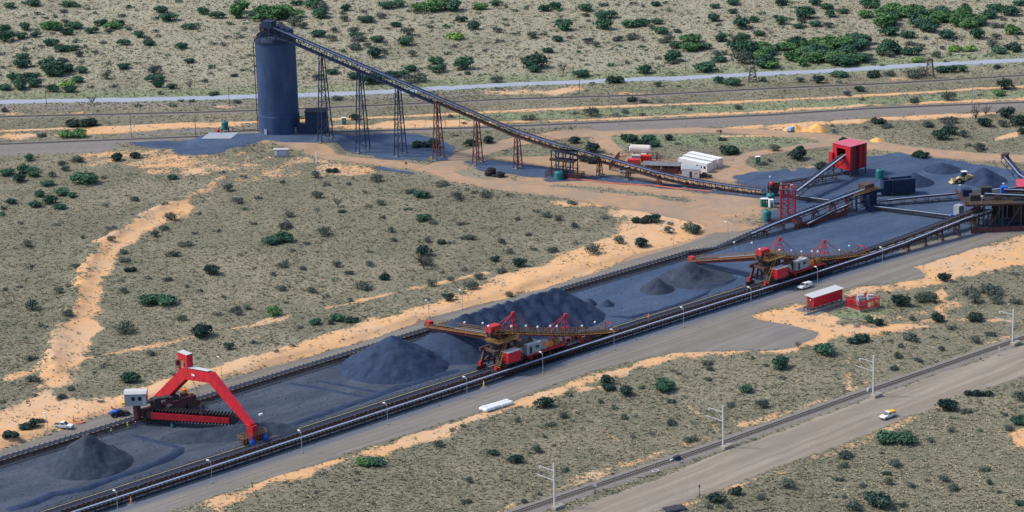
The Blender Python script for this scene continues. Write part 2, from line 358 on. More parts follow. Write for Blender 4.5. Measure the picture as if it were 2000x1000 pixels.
tar = Ln(TAR, 7.0, 0.5, edge_s*0.2)
ball = mx.reduce([sstep(-0.6, 0.6, 2.9 - line_d(XX, YY, NR) + edge_s*0.4), sstep(-0.6, 0.6, 3.4 - line_d(XX, YY, E1) + edge_s*0.4), sstep(-0.6, 0.6, 2.6 - line_d(XX, YY, E2) + edge_s*0.3),
    0.8*Ln([(1180,252),(1350,245),(1500,238),(1700,225),(1850,217),(2100,208)], 10, 3), 0.8*Ln([(-80,300),(0,297),(120,294),(200,290)], 13, 3),
    0.55*Ln([(250,266),(330,258),(420,255),(500,253)], 10, 3)])
sandb = mx.reduce([
    P([(-60,905),(-60,790),(0,792),(60,765),(90,720),(150,770),(250,762),(290,744),(420,714),(500,690),(600,655),(680,637),(760,612),(850,580),(900,562),(940,545),(1000,525),(1060,505),(1100,490),(1150,470),(1195,445),(1185,402),(1240,398),(1330,412),(1400,440),(1390,465),(1300,495),(1200,530),(1000,592),(800,650),(500,735),(200,825),(0,890)], 6.0, edge*1.8 - 3.2),
    0.97*P([(455,343),(400,371),(345,394),(290,419),(230,455),(185,480),(160,520),(150,560),(138,605),(110,640),(93,675),(85,720),(70,760),(130,765),(146,720),(172,688),(188,655),(203,610),(207,560),(212,532),(243,512),(250,482),(275,467),(335,440),(378,405),(385,392),(432,358)], 3.5, edge*1.6 - 0.6),
    0.75*Ln([(145,706),(230,691),(300,676),(420,650),(500,635),(600,610),(680,595),(780,570),(870,553),(950,535)], 2.6, 1.4, edge), 0.6*Ln([(20,740),(60,725),(110,712)], 5, 2, edge),
    0.5*P([(120,303),(200,288),(350,292),(500,305),(620,308),(700,325),(760,335),(640,352),(520,350),(470,362),(420,352),(300,338),(170,325)], 5, edge*2.5),
    P([(430,1010),(500,968),(600,930),(680,907),(760,888),(850,862),(900,847),(1000,806),(1060,790),(1140,758),(1200,742),(1330,703),(1400,698),(1540,693),(1640,668),(1720,655),(1810,640),(1760,636),(1700,642),(1640,625),(1600,608),(1560,590),(1465,612),(1400,640),(1300,690),(1000,780),(700,880),(500,940),(380,990)], 3.2, edge*1.6 - 1.4),
    P([(1640,572),(1675,558),(1775,548),(1815,537),(1778,521),(1850,502),(1900,485),(1950,470),(2010,452),(2120,430),(2120,480),(2010,520),(1930,535),(1850,553),(1800,566),(1720,575),(1660,580)], 2.5, edge*1.4)*0.95,
    0.5*P([(1720,600),(1800,600),(1860,590),(1880,620),(1800,640),(1720,640),(1690,620)], 5, edge*2.5),
    Ln([(-120,258),(0,257),(150,252),(300,246),(400,243),(600,236),(860,226),(1000,219),(1250,208),(1500,198),(1750,185),(2000,170),(2100,164)], 3.6, 0.9, edge_s*0.6),
    P([(110,258),(250,247),(470,240),(480,248),(330,255),(260,262),(130,266)], 1.5, edge), P([(670,250),(760,238),(900,236),(965,244),(880,254),(740,258)], 2.5, edge),
    0.9*Ln([(600,249),(760,246),(1000,241),(1250,231),(1500,219),(1700,207),(2000,195),(2100,191)], 4.0, 1.2, edge), 0.8*Ln([(-120,272),(0,268),(120,266)], 7, 3, edge*1.5),
    0.95*Ln([(1430,249),(1520,247),(1640,240),(1760,230),(1850,227),(1950,222)], 8, 2.5, edge*1.6), 0.6*Ln([(950,182),(1080,184),(1120,172)], 7, 3, edge*2), 0.6*Ln([(1180,182),(1240,185)], 5, 3, edge*2),
    0.6*Ln([(1560,160),(1620,160)], 6, 3, edge*2), 0.6*Ln([(1750,158),(1800,155)], 5, 3, edge*2), 0.5*Ln([(-80,224),(200,222),(400,212),(800,203)], 4, 3, edge*2),
    0.42*Ln([(940,1020),(1100,952),(1260,898),(1500,820),(1704,748),(1900,680),(2100,610)], 5, 1.5, edge), 0.55*Ln([(1180,1035),(1325,992),(1500,928),(1700,853),(1830,800)], 3, 1.5, edge),
    Ln([(1135,763),(1190,758)], 3, 1, edge), P([(1975,845),(2050,820),(2050,880),(1985,872)], 2, edge), 0.6*Ln([(1100,398),(1300,408)], 7, 3, edge), 0.8*Ln([(1200,405),(1225,450),(1190,480)], 5, 2, edge),
    0.9*Ln([(1420,268),(1500,265),(1600,272)], 4, 3, edge), 0.9*Ln([(1690,288),(1720,284)], 3, 1.5), 0.9*Ln([(1925,280),(1990,262)], 3, 1.5, edge)])
veg = mx.reduce([P([(1195,270),(1260,262),(1420,262),(1590,272),(1540,288),(1440,302),(1400,309),(1300,311),(1230,300)], 2, edge)*0.95, P([(800,268),(950,262),(980,272),(930,284),(860,292),(820,288)], 2, edge)*0.9,
    P([(1010,290),(1090,275),(1110,290),(1100,305),(1040,306)], 2, edge)*0.8, P([(1480,316),(1540,298),(1635,290),(1620,308),(1560,328),(1490,334)], 1.5, edge)*0.85, 0.8*Ln([(1085,364),(1180,373),(1290,386),(1340,392)], 4, 2, edge),
    0.8*P([(890,338),(930,330),(985,343),(950,351),(905,348)], 1.5, edge), P([(1660,620),(1625,612),(1680,590),(1720,610),(1700,624)], 1.5)*0.8])
lush = mx.reduce([P([(1625,616),(1690,596),(1730,590),(1740,612),(1690,624),(1640,624)], 2, edge), P([(1940,490),(2000,485),(2060,500),(2000,515),(1950,510)], 3, edge), 0.6*Ln(TAR, 18, 4), 0.6*Ln([(p[0], p[1]-9) for p in TAR], 22, 6),
    0.7*Ln([(900,232),(1200,222),(1500,209),(1800,195),(2100,180)], 13, 4, edge), 0.6*Ln([(1200,275),(1350,275),(1550,280)], 20, 6), 0.5*Ln([(900,198),(1250,172),(1500,165)], 9, 4, edge*2), 0.5*Ln([(750,620),(850,600)], 3, 2), 0.7*Ln([(1190,525),(1290,505)], 3, 1.5)])
drk = mx(0.8*Ln([(-100,214),(0,213),(300,205),(560,202)], 12, 5, edge), 0.7*Ln([(600,200),(900,185),(1050,178)], 11, 5, edge))
hard = mx.reduce([road, uproad, ore, grav, tar, ball, dirt_l])
greyveg = 0
bare_path = mx.reduce([0.7*Ln([(1840,560),(1830,600),(1850,625),(1990,630)], 2.5, 1.2, edge), 0.6*Ln([(1655,690),(1660,790)], 1.2, 0.8, edge), 0.6*Ln([(1120,800),(1240,890)], 1, 0.8, edge), 0.5*Ln([(1340,790),(1410,850)], 1.2, 0.8, edge), 0.5*Ln([(1800,655),(1930,690)], 1.2, .8, edge)])
sand_t = 0.45*(vnoise(XX, YY, 10, 71) - 0.5) + 0.35*(vnoise(XX, YY, 4, 72) - 0.5) + 0.25*(vnoise(XX, YY, 1.7, 73) - 0.5)
sand_core = mx.reduce([Ln([(p[0], p[1]-8) for p in [(0,881),(218,808),(400,754),(625,692),(825,628),(1000,583),(1150,538),(1237,507)]], 9, 5), 0.0*sandb])
sand = np.clip(mx(sandb, bare_path)*(1 + 0.3*sand_core) + np.where(mx(sandb, bare_path) > 0.03, sand_t*1.1 - 0.06, 0), 0, 1)*(1 - mx.reduce([road, uproad, ore, grav, tar, ball]))
dirt = dirt*(1 - mx(road, mx(ore*0.75, veg)))*(1 - ball*0.8)
ore_m = ore*(1 - 0.9*P([(1350,505),(1420,480),(1500,447),(1530,440),(1480,465),(1400,497)], 1)*0)
_tl = [[(340,296),(450,291),(530,286),(600,295),(650,309),(720,317),(800,326),(850,335),(900,350),(1000,366),(1100,379),(1200,396),(1300,412),(1370,426),(1405,442),(1400,462),(1350,480)], [(850,332),(880,318),(920,302),(1000,279),(1100,264),(1200,259),(1350,257),(1500,261),(1600,270),(1700,285),(1800,299),(1900,307),(2100,315)], [(1175,262),(1172,275),(1190,291),(1230,305),(1300,316),(1400,314),(1450,305),(1540,291),(1640,281)], [(880,345),(960,352),(1080,368),(1200,382),(1320,395),(1430,410),(1500,425)], [(1000,345),(1150,356),(1300,378),(1420,390)], [(1420,312),(1400,345),(1440,380),(1430,440)]]
tracks = np.zeros_like(XX)
for pl in _tl:
    d_ = line_d(XX, YY, wpts(pl)) + (vnoise(XX, YY, 20, 61) - .5)*2.0
    for off in (0.0, 2.0, 4.1): tracks = mx(tracks, np.exp(-((np.abs(d_) - off)/0.55)**2)*(0.4 + 0.6*vnoise(XX, YY, 18, 62)))
tracks = np.where(mx(road, uproad) > 0.3, np.exp(-((dvb + 12.0)/2.6)**2)*0.9 + 0.5*np.exp(-((dvb - 37.5)/1.2)**2), tracks)
ma = np.stack([sand, dirt, ore_m, mx(road, uproad)*(1 - ore*sstep(0.4, 0.8, ore))], -1).astype(np.float32)
mb = np.stack([np.clip(ball, 0, 1), tar, np.clip(lush, 0, 1), grav], -1).astype(np.float32)
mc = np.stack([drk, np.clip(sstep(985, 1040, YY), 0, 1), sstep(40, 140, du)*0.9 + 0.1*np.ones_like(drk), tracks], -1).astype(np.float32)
VEGOK = np.clip(1 - mx.reduce([hard, dirt*1.1, sand*1.05]), 0, 1)

def ground_material():
    m = bpy.data.materials.new('dry_veld_ground'); m.use_nodes = True; nt = m.node_tree; b = nt.nodes['Principled BSDF']; L = nt.links.new; N = nt.nodes.new
    gm = N('ShaderNodeNewGeometry'); pos = gm.outputs['Position']
    def noise(s, det=5, rough=0.6, vec=pos):
        n = N('ShaderNodeTexNoise'); n.inputs['Scale'].default_value = s; n.inputs['Detail'].default_value = det; n.inputs['Roughness'].default_value = rough; L(vec, n.inputs['Vector']); return n.outputs[0]
    def mp(x, a, b_, c=0, d=1):
        r = N('ShaderNodeMapRange'); r.interpolation_type = 'SMOOTHSTEP'; L(x, r.inputs[0]); r.inputs[1].default_value = a; r.inputs[2].default_value = b_; r.inputs[3].default_value = c; r.inputs[4].default_value = d; return r.outputs[0]
    def mth(op, x, y):
        n = N('ShaderNodeMath'); n.operation = op
        for i, q in enumerate((x, y)):
            if isinstance(q, (int, float)): n.inputs[i].default_value = q
            else: L(q, n.inputs[i])
        return n.outputs[0]
    def mixc(f, a, c):
        n = N('ShaderNodeMix'); n.data_type = 'RGBA'; L(f, n.inputs[0])
        for i, q in ((6, a), (7, c)):
            if isinstance(q, tuple): n.inputs[i].default_value = (*q, 1)
            else: L(q, n.inputs[i])
        return n.outputs[2]
    def attr(nm):
        a = N('ShaderNodeAttribute'); a.attribute_name = nm; s = N('ShaderNodeSeparateColor'); L(a.outputs['Color'], s.inputs[0]); return s.outputs[0], s.outputs[1], s.outputs[2], a.outputs['Alpha']
    sa, di, orr, ro = attr('ma'); ba, ta, lu, gr = attr('mb'); dk, fr, bl, tk = attr('mc')
    n_big, n_mid, n_fine, n_x = noise(0.035, 4), noise(0.3, 5), noise(1.1, 4, 0.7), noise(2.6, 3, 0.7)
    # stretched along the yard: wheel streaks
    vr = N('ShaderNodeVectorRotate'); vr.rotation_type = 'Z_AXIS'; vr.inputs['Angle'].default_value = -YA; L(pos, vr.inputs['Vector'])
    ms = N('ShaderNodeMapping'); ms.inputs['Scale'].default_value = (0.012, 0.55, 1); L(vr.outputs[0], ms.inputs['Vector']); streak = noise(1.0, 5, 0.6, ms.outputs[0])
    ms2 = N('ShaderNodeMapping'); ms2.inputs['Scale'].default_value = (0.05, 0.16, 1); L(vr.outputs[0], ms2.inputs['Vector']); patch = noise(1.0, 5, 0.65, ms2.outputs[0])
    def edgef(x, k=0.7): return mp(mth('ADD', x, mth('MULTIPLY', mth('SUBTRACT', n_fine, 0.5), k)), 0.36, 0.64)
    # grassland: straw, olive, bare soil
    straw, olive, soil = (0.26, 0.238, 0.172), (0.152, 0.148, 0.105), (0.33, 0.265, 0.19)
    c = mixc(mp(n_fine, 0.38, 0.6), olive, straw)
    c = mixc(mp(n_x, 0.55, 0.72, 0, 0.7), c, (0.085, 0.088, 0.06))
    c = mixc(mp(n_mid, 0.55, 0.75, 0, 0.6), c, soil)
    c = mixc(mp(n_big, 0.38, 0.62, 0, 0.45), c, (0.14, 0.145, 0.105))
    n_pat = noise(0.11, 4, 0.7); c = mixc(mp(n_pat, 0.5, 0.68, 0, 0.6), c, (0.1, 0.118, 0.078)); c = mixc(mp(n_pat, 0.3, 0.44, 0.5, 0), c, (0.31, 0.265, 0.195))
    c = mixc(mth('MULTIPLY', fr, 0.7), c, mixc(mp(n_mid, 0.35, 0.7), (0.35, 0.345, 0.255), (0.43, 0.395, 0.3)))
    n_zone = noise(0.018, 3, 0.55); c = mixc(mp(n_zone, 0.48, 0.66, 0, 0.45), c, mixc(n_fine, (0.22, 0.2, 0.145), (0.38, 0.335, 0.25))); c = mixc(mp(n_zone, 0.32, 0.45, 0.35, 0), c, (0.125, 0.135, 0.095))
    lush_c = mixc(mp(n_fine, 0.35, 0.65), (0.12, 0.19, 0.09), (0.3, 0.33, 0.2))
    c = mixc(mth('MULTIPLY', edgef(lu, 1.4), 0.75), c, lush_c)
    c = mixc(mth('MULTIPLY', edgef(dk, 1.2), 0.8), c, mixc(n_fine, (0.3, 0.26, 0.23), (0.2, 0.175, 0.165)))
    sand_c = mixc(mp(n_mid, 0.3, 0.7), (0.7, 0.405, 0.19), (0.58, 0.365, 0.21)); sand_c = mixc(mp(n_fine, 0.52, 0.68, 0, 0.5), sand_c, (0.5, 0.31, 0.17)); sand_c = mixc(mp(n_x, 0.5, 0.72, 0, 0.5), sand_c, (0.52, 0.3, 0.16)); sand_c = mixc(mp(n_big, 0.45, 0.62, 0, 0.6), sand_c, (0.58, 0.41, 0.28))
    c = mixc(edgef(sa, 1.3), c, sand_c)
    dirt_c = mixc(mp(n_mid, 0.38, 0.62), (0.46, 0.275, 0.15), (0.33, 0.23, 0.16)); dirt_c = mixc(mp(n_fine, 0.35, 0.75, 0, 0.5), dirt_c, (0.4, 0.28, 0.19)); dirt_c = mixc(mp(n_big, 0.4, 0.65, 0, 0.7), dirt_c, (0.25, 0.205, 0.17))
    dirt_c = mixc(mth('MULTIPLY', tk, 0.55), dirt_c, mixc(n_fine, (0.44, 0.31, 0.215), (0.37, 0.29, 0.23)))
    c = mixc(edgef(di), c, dirt_c)
    road_c = mixc(mp(streak, 0.35, 0.65), (0.185, 0.168, 0.142), (0.235, 0.22, 0.208)); road_c = mixc(mp(patch, 0.4, 0.7, 0, 0.6), road_c, (0.16, 0.155, 0.155)); road_c = mixc(mp(n_x, 0.45, 0.75, 0, 0.3), road_c, (0.14, 0.125, 0.11))
    road_c = mixc(mp(mth('ADD', tk, mth('MULTIPLY', mth('SUBTRACT', patch, 0.5), 0.6)), 0.2, 0.9), road_c, (0.125, 0.14, 0.18))
    c = mixc(edgef(ro, 0.5), c, road_c)
    gr_c = mixc(mp(streak, 0.35, 0.65), (0.25, 0.215, 0.175), (0.33, 0.29, 0.245)); gr_c = mixc(mp(patch, 0.45, 0.75, 0, 0.7), gr_c, (0.21, 0.19, 0.17)); gr_c = mixc(mp(n_x, 0.45, 0.8, 0, 0.3), gr_c, (0.15, 0.12, 0.095))
    c = mixc(edgef(gr, 0.5), c, gr_c)
    ore_c = mixc(mp(patch, 0.35, 0.68), (0.052, 0.066, 0.096), (0.092, 0.108, 0.145)); ore_b = mixc(mp(patch, 0.35, 0.68), (0.055, 0.09, 0.165), (0.08, 0.12, 0.2)); ore_c = mixc(bl, ore_c, ore_b); ore_c = mixc(mp(n_x, 0.42, 0.7, 0, 0.6), ore_c, (0.022, 0.032, 0.056)); ore_c = mixc(mp(n_mid, 0.5, 0.75, 0, 0.4), ore_c, (0.035, 0.048, 0.085)); ore_c = mixc(mp(n_x, 0.3, 0.42, 0.35, 0), ore_c, (0.11, 0.13, 0.17))
    c = mixc(edgef(orr, 0.55), c, ore_c)
    ba_c = mixc(mp(n_x, 0.35, 0.7), (0.17, 0.155, 0.148), (0.28, 0.255, 0.235)); c = mixc(edgef(ba, 0.6), c, ba_c)
    tar_c = mixc(mp(n_fine, 0.3, 0.7), (0.3, 0.34, 0.42), (0.36, 0.39, 0.46)); c = mixc(mp(ta, 0.35, 0.65), c, tar_c)
    L(c, b.inputs['Base Color']); b.inputs['Roughness'].default_value = 0.95; b.inputs['Specular IOR Level'].default_value = 0.15
    bp = N('ShaderNodeBump'); bp.inputs['Strength'].default_value = 0.6; bp.inputs['Distance'].default_value = 0.25
    L(mth('ADD', n_fine, mth('MULTIPLY', n_x, 0.6)), bp.inputs['Height']); L(bp.outputs[0], b.inputs['Normal'])
    return m
M['ground'] = ground_material()
def sheet(name, facemask=None, dz=0.0):
    ii = np.arange(nX*nY).reshape(nY, nX)
    q = np.stack([ii[:-1, :-1], ii[:-1, 1:], ii[1:, 1:], ii[1:, :-1]], -1).reshape(-1, 4)
    if facemask is not None: q = q[facemask[:-1, :-1].reshape(-1)]
    used, inv = np.unique(q, return_inverse=True)
    co = np.stack([XX.ravel(), YY.ravel(), ZZ.ravel() + dz], -1)[used].astype(np.float32)
    me = bpy.data.meshes.new(name); n = len(q)
    me.vertices.add(len(used)); me.vertices.foreach_set('co', co.ravel())
    me.loops.add(n*4); me.loops.foreach_set('vertex_index', inv.ravel().astype(np.int32))
    me.polygons.add(n); me.polygons.foreach_set('loop_start', np.arange(0, n*4, 4, dtype=np.int32))
    me.polygons.foreach_set('use_smooth', np.ones(n, bool))
    me.update(calc_edges=True)
    for nm, a in (('ma', ma), ('mb', mb), ('mc', mc)):
        at = me.color_attributes.new(nm, 'FLOAT_COLOR', 'POINT'); at.data.foreach_set('color', a.reshape(-1, 4)[used].ravel())
    me.materials.append(M['ground'])
    o = bpy.data.objects.new(name, me); col.objects.link(o); o['kind'] = 'structure'; return o
sheet('ground')
inner = (np.abs(XX) < 260) & (YY > 521) & (YY < 1230)
sheet('service_road', (road > 0.5) & (ore < 0.5) & inner, 0.05)
sheet('upper_service_road', (uproad > 0.5) & (ore < 0.5) & (road <= 0.5) & inner, 0.05)
sheet('stockyard_floor', (ore > 0.5) & (apron <= 0.5) & (pad <= 0.5) & inner, 0.06)
sheet('ore_apron', (ore > 0.5) & (apron > 0.5) & inner, 0.06)
sheet('silo_pad', (ore > 0.5) & (pad > 0.5) & (apron <= 0.5) & inner, 0.06)
sheet('dirt_road', (dirt_l > 0.5) & (ore < 0.5) & (road <= .5) & (uproad <= 0.5) & (veg < 0.6) & inner, 0.05)
sheet('gravel_road', (grav > 0.5) & (ball < 0.5) & inner, 0.05)
sheet('tarred_road', (tar > 0.5) & inner, 0.05)
sheet('sand_strip', (sand > 0.6) & (hard < 0.4) & inner, 0.04)

# ------------------------------------------------------------------ railways: rails and sleepers on the ballast
def railway(name, pts, h, gauge=1.07, sleepers=True, tracks=(0.0,)):
    W = [Vector((*p, 0)) for p in pts]
    path = []
    for a, b in zip(W, W[1:]):
        n = max(1, int((b - a).length/6)); path += [a.lerp(b, i/n) for i in range(n)]
    path.append(W[-1])
    for p in path: p.z = hz(p.x, p.y) + 0.12
    root = bpy.data.objects.new(name, None); col.objects.link(root); root.location = path[0]; root['kind'] = 'structure'
    for off in tracks:
        def shift(p, i, d):
            t = (path[min(i+1, len(path)-1)] - path[max(i-1, 0)]); x = Vector((t.y, -t.x, 0)).normalized(); return p + x*d
        for s in (-1, 1):
            MB().sweep([shift(p, i, off + s*gauge/2) + Vector((0,0,0.12)) for i, p in enumerate(path)], [(-0.05,-0.1),(0.05,-0.1),(0.05,0.09),(-0.05,0.09)]).build('rail', M['rail'], root)
        if sleepers:
            mb_ = MB(); tot = 0
            for i, (a, b) in enumerate(zip(path, path[1:])):
                n = max(1, round((b-a).length/0.75))
                for k in range(n):
                    p = a.lerp(b, k/n); t = (b-a).normalized(); x = Vector((t.y, -t.x, 0)); p = p + x*off
                    mb_.beam(p - x*1.05, p + x*1.05, 0.24, 0.16)
            mb_.build('sleepers', M['sleeper'], root, stuff=True)
    return root
railway('railway_track', NR, 0.45)
railway('main_line_track', E1, 1.2, sleepers=False, tracks=(-0.3,))
railway('siding_track', E2, 0.6, sleepers=False)

# ================================================================== CONVEYORS
def densify(pts, st):
    out = []
    for a, b in zip(pts, pts[1:]):
        n = max(1, int(round((b - a).length/st))); out += [a.lerp(b, i/n) for i in range(n)]
    return out + [pts[-1]]
def frame_at(path, i):
    t = (path[min(i+1, len(path)-1)] - path[max(i-1, 0)]).normalized(); x = Vector((t.y, -t.x, 0)).normalized(); return t, x, x.cross(t)
def gallery(root, pts, width=2.2, depth=1.8, m=None, mtop=None, pitch=2.4, belt=True, rails=True, chord=0.24, mrail=None):
    """open truss conveyor: pts are the top centre line"""
    path = densify(pts, pitch); W = width/2
    def off(i, a, b):
        t, x, up = frame_at(path, i); return path[i] + x*a + up*b
    for s, nm in ((-1, 'side_truss'), (1, 'side_truss')):
        ch = MB(); lace = MB()
        for z in (-0.1, -depth):
            ch.sweep([off(i, s*W, z) for i in range(len(path))], [(-chord/2,-chord/2),(chord/2,-chord/2),(chord/2,chord/2),(-chord/2,chord/2)])
        for i in range(len(path)):
            ch.beam(off(i, s*W, -0.1), off(i, s*W, -depth), 0.16)
            if i+1 < len(path): ch.beam(off(i, s*W, -0.1 if i % 2 else -depth), off(i+1, s*W, -depth if i % 2 else -0.1), 0.14)
        ch.build(nm, m, root)
    dk = MB().sweep([off(i, 0, -depth+0.05) for i in range(len(path))], [(-W,-0.05),(W,-0.05),(W,0.05),(-W,0.05)]); dk.build('bottom_deck', m, root)
    if belt:
        MB().sweep([off(i, 0.0, 0.02) for i in range(len(path))], [(-W*0.62,0.18),(-W*0.3,-0.02),(W*0.3,-0.02),(W*0.62,0.18),(W*0.3,-0.1),(-W*0.3,-0.1)]).build('belt', M['belt'], root)
        idl = MB()
        for i in range(len(path)): idl.beam(off(i, -W*0.8, -0.12), off(i, W*0.8, -0.12), 0.15)
        idl.build('idlers', M['rust'], root, stuff=True)
    if mtop:
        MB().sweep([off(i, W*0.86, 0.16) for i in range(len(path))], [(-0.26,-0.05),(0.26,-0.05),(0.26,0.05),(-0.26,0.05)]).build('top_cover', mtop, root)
    if rails:
        hr = MB()
        for s in (-1, 1):
            for z in (0.55, 1.0): hr.sweep([off(i, s*(W+0.1), z) for i in range(len(path))], [(-0.03,-0.03),(0.03,-0.03),(0.03,0.03),(-0.03,0.03)])
            for i in range(len(path)): hr.beam(off(i, s*(W+0.1), -0.1), off(i, s*(W+0.1), 1.0), 0.06)
        hr.build('handrail', mrail or m, root, stuff=True)

def trestle(label, base_mid, axis, wb, wt, ztop, m, nb, group, along=1.2, pads=True):
    """two-sided braced steel bent with splayed legs"""
    root = thing('conveyor_trestle', label, 'trestle', base_mid, group=group)
    ax = Vector(axis).normalized(); al = Vector((-ax.y, ax.x, 0)); Z = Vector((0,0,1)); hh = ztop - base_mid.z
    def pt(s, f, e): return base_mid + ax*s*(wb*(1-f) + wt*f)/2 + Z*(hh*f) + al*e*along/2*(1 - 0.4*f)
    for s in (-1, 1):
        for e in (-1, 1): MB().beam(pt(s, 0, e), pt(s, 1, e), 0.3 if hh > 8 else 0.2).build('leg', m, root)
        if pads: MB().box(base_mid + ax*s*wb/2 + Z*0.12, (1.9, 1.9, 0.3), math.atan2(ax.y, ax.x)).build('footing', M['dconc'], root)
    fs = [1 - (1 - 0.0)*(1 - k/nb)**0.9 for k in range(nb+1)]
    for k in range(nb):
        br = MB()
        for e in (-1, 1):
            if k % 1 == 0:
                br.beam(pt(-1, fs[k], e), pt(1, fs[k+1], e), 0.15) if k % 2 else br.beam(pt(1, fs[k], e), pt(-1, fs[k+1], e), 0.15)
        br.build('diagonal_brace', m, root)
        hb = MB()
        for e in (-1, 1): hb.beam(pt(-1, fs[k+1], e), pt(1, fs[k+1], e), 0.16)
        for s in (-1, 1): hb.beam(pt(s, fs[k+1], -1), pt(s, fs[k+1], 1), 0.12)
        hb.build('cross_bar', m, root)
    return root

# ---- silo
SC = Vector((*wpts([(545, 258, 2.8)])[0], 2.7)); SC = Vector((SC.x, SC.y + 3.0, 2.7)); SR_ = 7.45
stop = HT(SC, 77)
silo = thing('ore_silo', 'tall blue-grey concrete loading silo with a steel conveyor head on top', 'silo', SC)
s1 = stop - 2.7
MB().lathe(SC, [(SR_+0.25, 0), (SR_+0.25, s1*0.19), (SR_, s1*0.195), (SR_, s1*0.5), (SR_, s1)], 64).build('lower_shell', M['silo'], silo, smooth=False)
for k in range(1, 9): MB().lathe(SC + Vector((0,0,s1*(0.2 + 0.088*k))), [(SR_+0.02, 0), (SR_+0.035, 0.04), (SR_+0.02, 0.08)], 64).build('pour_joint', M['silo'], silo)
MB().lathe(SC + Vector((0,0,s1)), [(SR_+0.35, -0.4), (SR_+0.35, 0.12), (SR_-0.2, 0.2), (3.0, 1.3), (2.4, 1.5)], 48).build('roof_cone', M['navy'], silo)
rl = MB()
for k in range(36):
    a = 2*math.pi*k/36; b_ = 2*math.pi*(k+1)/36; f = lambda t, z: SC + Vector(((SR_+0.2)*math.cos(t), (SR_+0.2)*math.sin(t), s1+z))
    rl.beam(f(a, 0.1), f(a, 1.2), 0.07)
    for z in (0.65, 1.2): rl.beam(f(a, z), f(b_, z), 0.05)
rl.build('roof_handrail', M['dark'], silo, stuff=True)
for a in (-2.2, -0.6): MB().box(SC + Vector(((SR_+0.3)*math.cos(a), (SR_+0.3)*math.sin(a), 1.1)), (0.5, 1.2, 2.0), a).build('hatch', M['grey'], silo)
MB().box(SC + Vector((-(SR_+0.5), -1.5, s1*0.5)), (0.25, 0.5, s1*0.98)).build('cable_ladder', M['navy'], silo)

# ---- long inclined conveyor from the transfer point up to the silo
TP = [((620,277),(652,277),91), ((693,298.7),(724.6,290),124), ((769,305),(795.5,298),157), ((846,314),(867.5,307.5),192), ((924,322),(942.5,317),224), ((1004,330),(1019,325.5),255)]
cdir = Vector((56.2, -30.3, 0)).normalized()
mids = []
A0, A1 = G(708.8, 294.3), G(1011.5, 327.7)
for i, (a, b, ty) in enumerate(TP):
    p = A0.lerp(A1, (i-1)/4.0) if i else A0 - (A1 - A0)*0.25
    # slide on the straight line to the measured pixel column
    mx_ = (a[0]+b[0])/2; lo, hi = -0.6, 1.3
    for _ in range(40):
        t = (lo+hi)/2; q = A0 + (A1-A0)*t; q.z = hz(q.x, q.y)
        if proj(q)[0] < mx_: lo = t
        else: hi = t
    mids.append(q)
ztops = [HT(q, t[2]) for q, t in zip(mids, TP)]
top_pts = [q.copy() for q in mids]
slope = (ztops[1] - ztops[5])/((mids[5]-mids[1]).xy.length)
def cline(q): return ztops[5] + slope*(mids[5].xy - q.xy).length*(1 if (mids[5]-q).dot(cdir) > 0 else -1)
for q in top_pts: q.z = cline(q)
head = mids[0] + (SC - mids[0]).dot(cdir)*cdir + cdir*2.2; head.z = cline(head)
low = [(1103, 289), (1170, 307), (1226, 323), (1287, 340), (1341, 352), (1400, 362), (1492, 375)]
lowb = [(1103, 346), (1171, 343), (1227, 350), (1287, 362), (1341, 365), (1400, 370), (1492, 381)]
low_pts = []
for (x, y), (bx, by) in zip(low, lowb):
    q = G(bx, by); low_pts.append(Vector((q.x, q.y, HT(q, y - 4))))
big = thing('inclined_conveyor', 'long dark truss conveyor sloping from the transfer point up to the silo top', 'conveyor', Vector((head.x, head.y, 2.7)))
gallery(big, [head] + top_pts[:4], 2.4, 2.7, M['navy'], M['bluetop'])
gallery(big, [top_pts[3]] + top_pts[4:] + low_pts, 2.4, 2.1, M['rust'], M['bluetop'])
MB().box(head + Vector((0,0,0.3)), (4.2, 3.2, 2.6), math.atan2(cdir.y, cdir.x)).build('head_house', M['navy'], big)
MB().box(head - cdir*2.6 + Vector((0,0,-0.8)), (2.0, 2.2, 2.6), math.atan2(cdir.y, cdir.x)).build('head_chute', M['rust'], big)
for d in (3.5, 6.0): MB().ball(head + cdir*d + Vector((0,0,0.9-d*slope)), 0.7, (1,1,0.8)).build('drive_cover', M['dark'], big)
for s in (-1, 1):
    mbx = MB(); ax = Vector((-cdir.y, cdir.x, 0))
    for d in (-2.5, 1.0): mbx.beam(head + cdir*d + ax*s*1.6 + Vector((0,0,-0.5)), Vector((head.x, head.y, SC.z + s1 + 0.2)) + cdir*d*1.3 + ax*s*2.4, 0.25)
    mbx.build('head_support', M['dark'], big)
hs = lambda a, z, s: Vector((SC.x, SC.y, SC.z + s1)) + cdir*a + across0*s + Vector((0,0,z))
across0 = Vector((-cdir.y, cdir.x, 0)); hz_ = head.z - SC.z - s1
for s_ in (-2.2, 2.2):
    for a0, z0, a1, z1 in ((-6.8, 0.3, -2.0, hz_*0.55), (-2.0, hz_*0.55, 2.0, hz_*0.9), (2.0, 0.6, 2.0, hz_*0.9), (6.8, 0.3, 3.0, hz_*0.75), (-2.0, 0.8, -2.0, hz_*0.55), (-6.8, 0.3, 2.0, hz_*0.5)): MB().beam(hs(a0, z0, s_), hs(a1, z1, s_), 0.4).build('head_frame', M['navy'], big)
MB().prism([hs(-7.0, 0.3, -1.8), hs(7.2, 0.3, -1.8), hs(7.0, hz_*0.6, -1.8), hs(1.5, hz_*0.86, -1.8), hs(-3.2, hz_*0.62, -1.8), hs(-6.6, hz_*0.3, -1.8)], across0*3.6).build('head_cladding', M['navy'], big)
MB().beam(hs(-6.8, 1.3, -2.2), hs(-2.0, hz_*0.55 + 1.1, -2.2), 0.15).build('stair_rail', M['dark'], big)
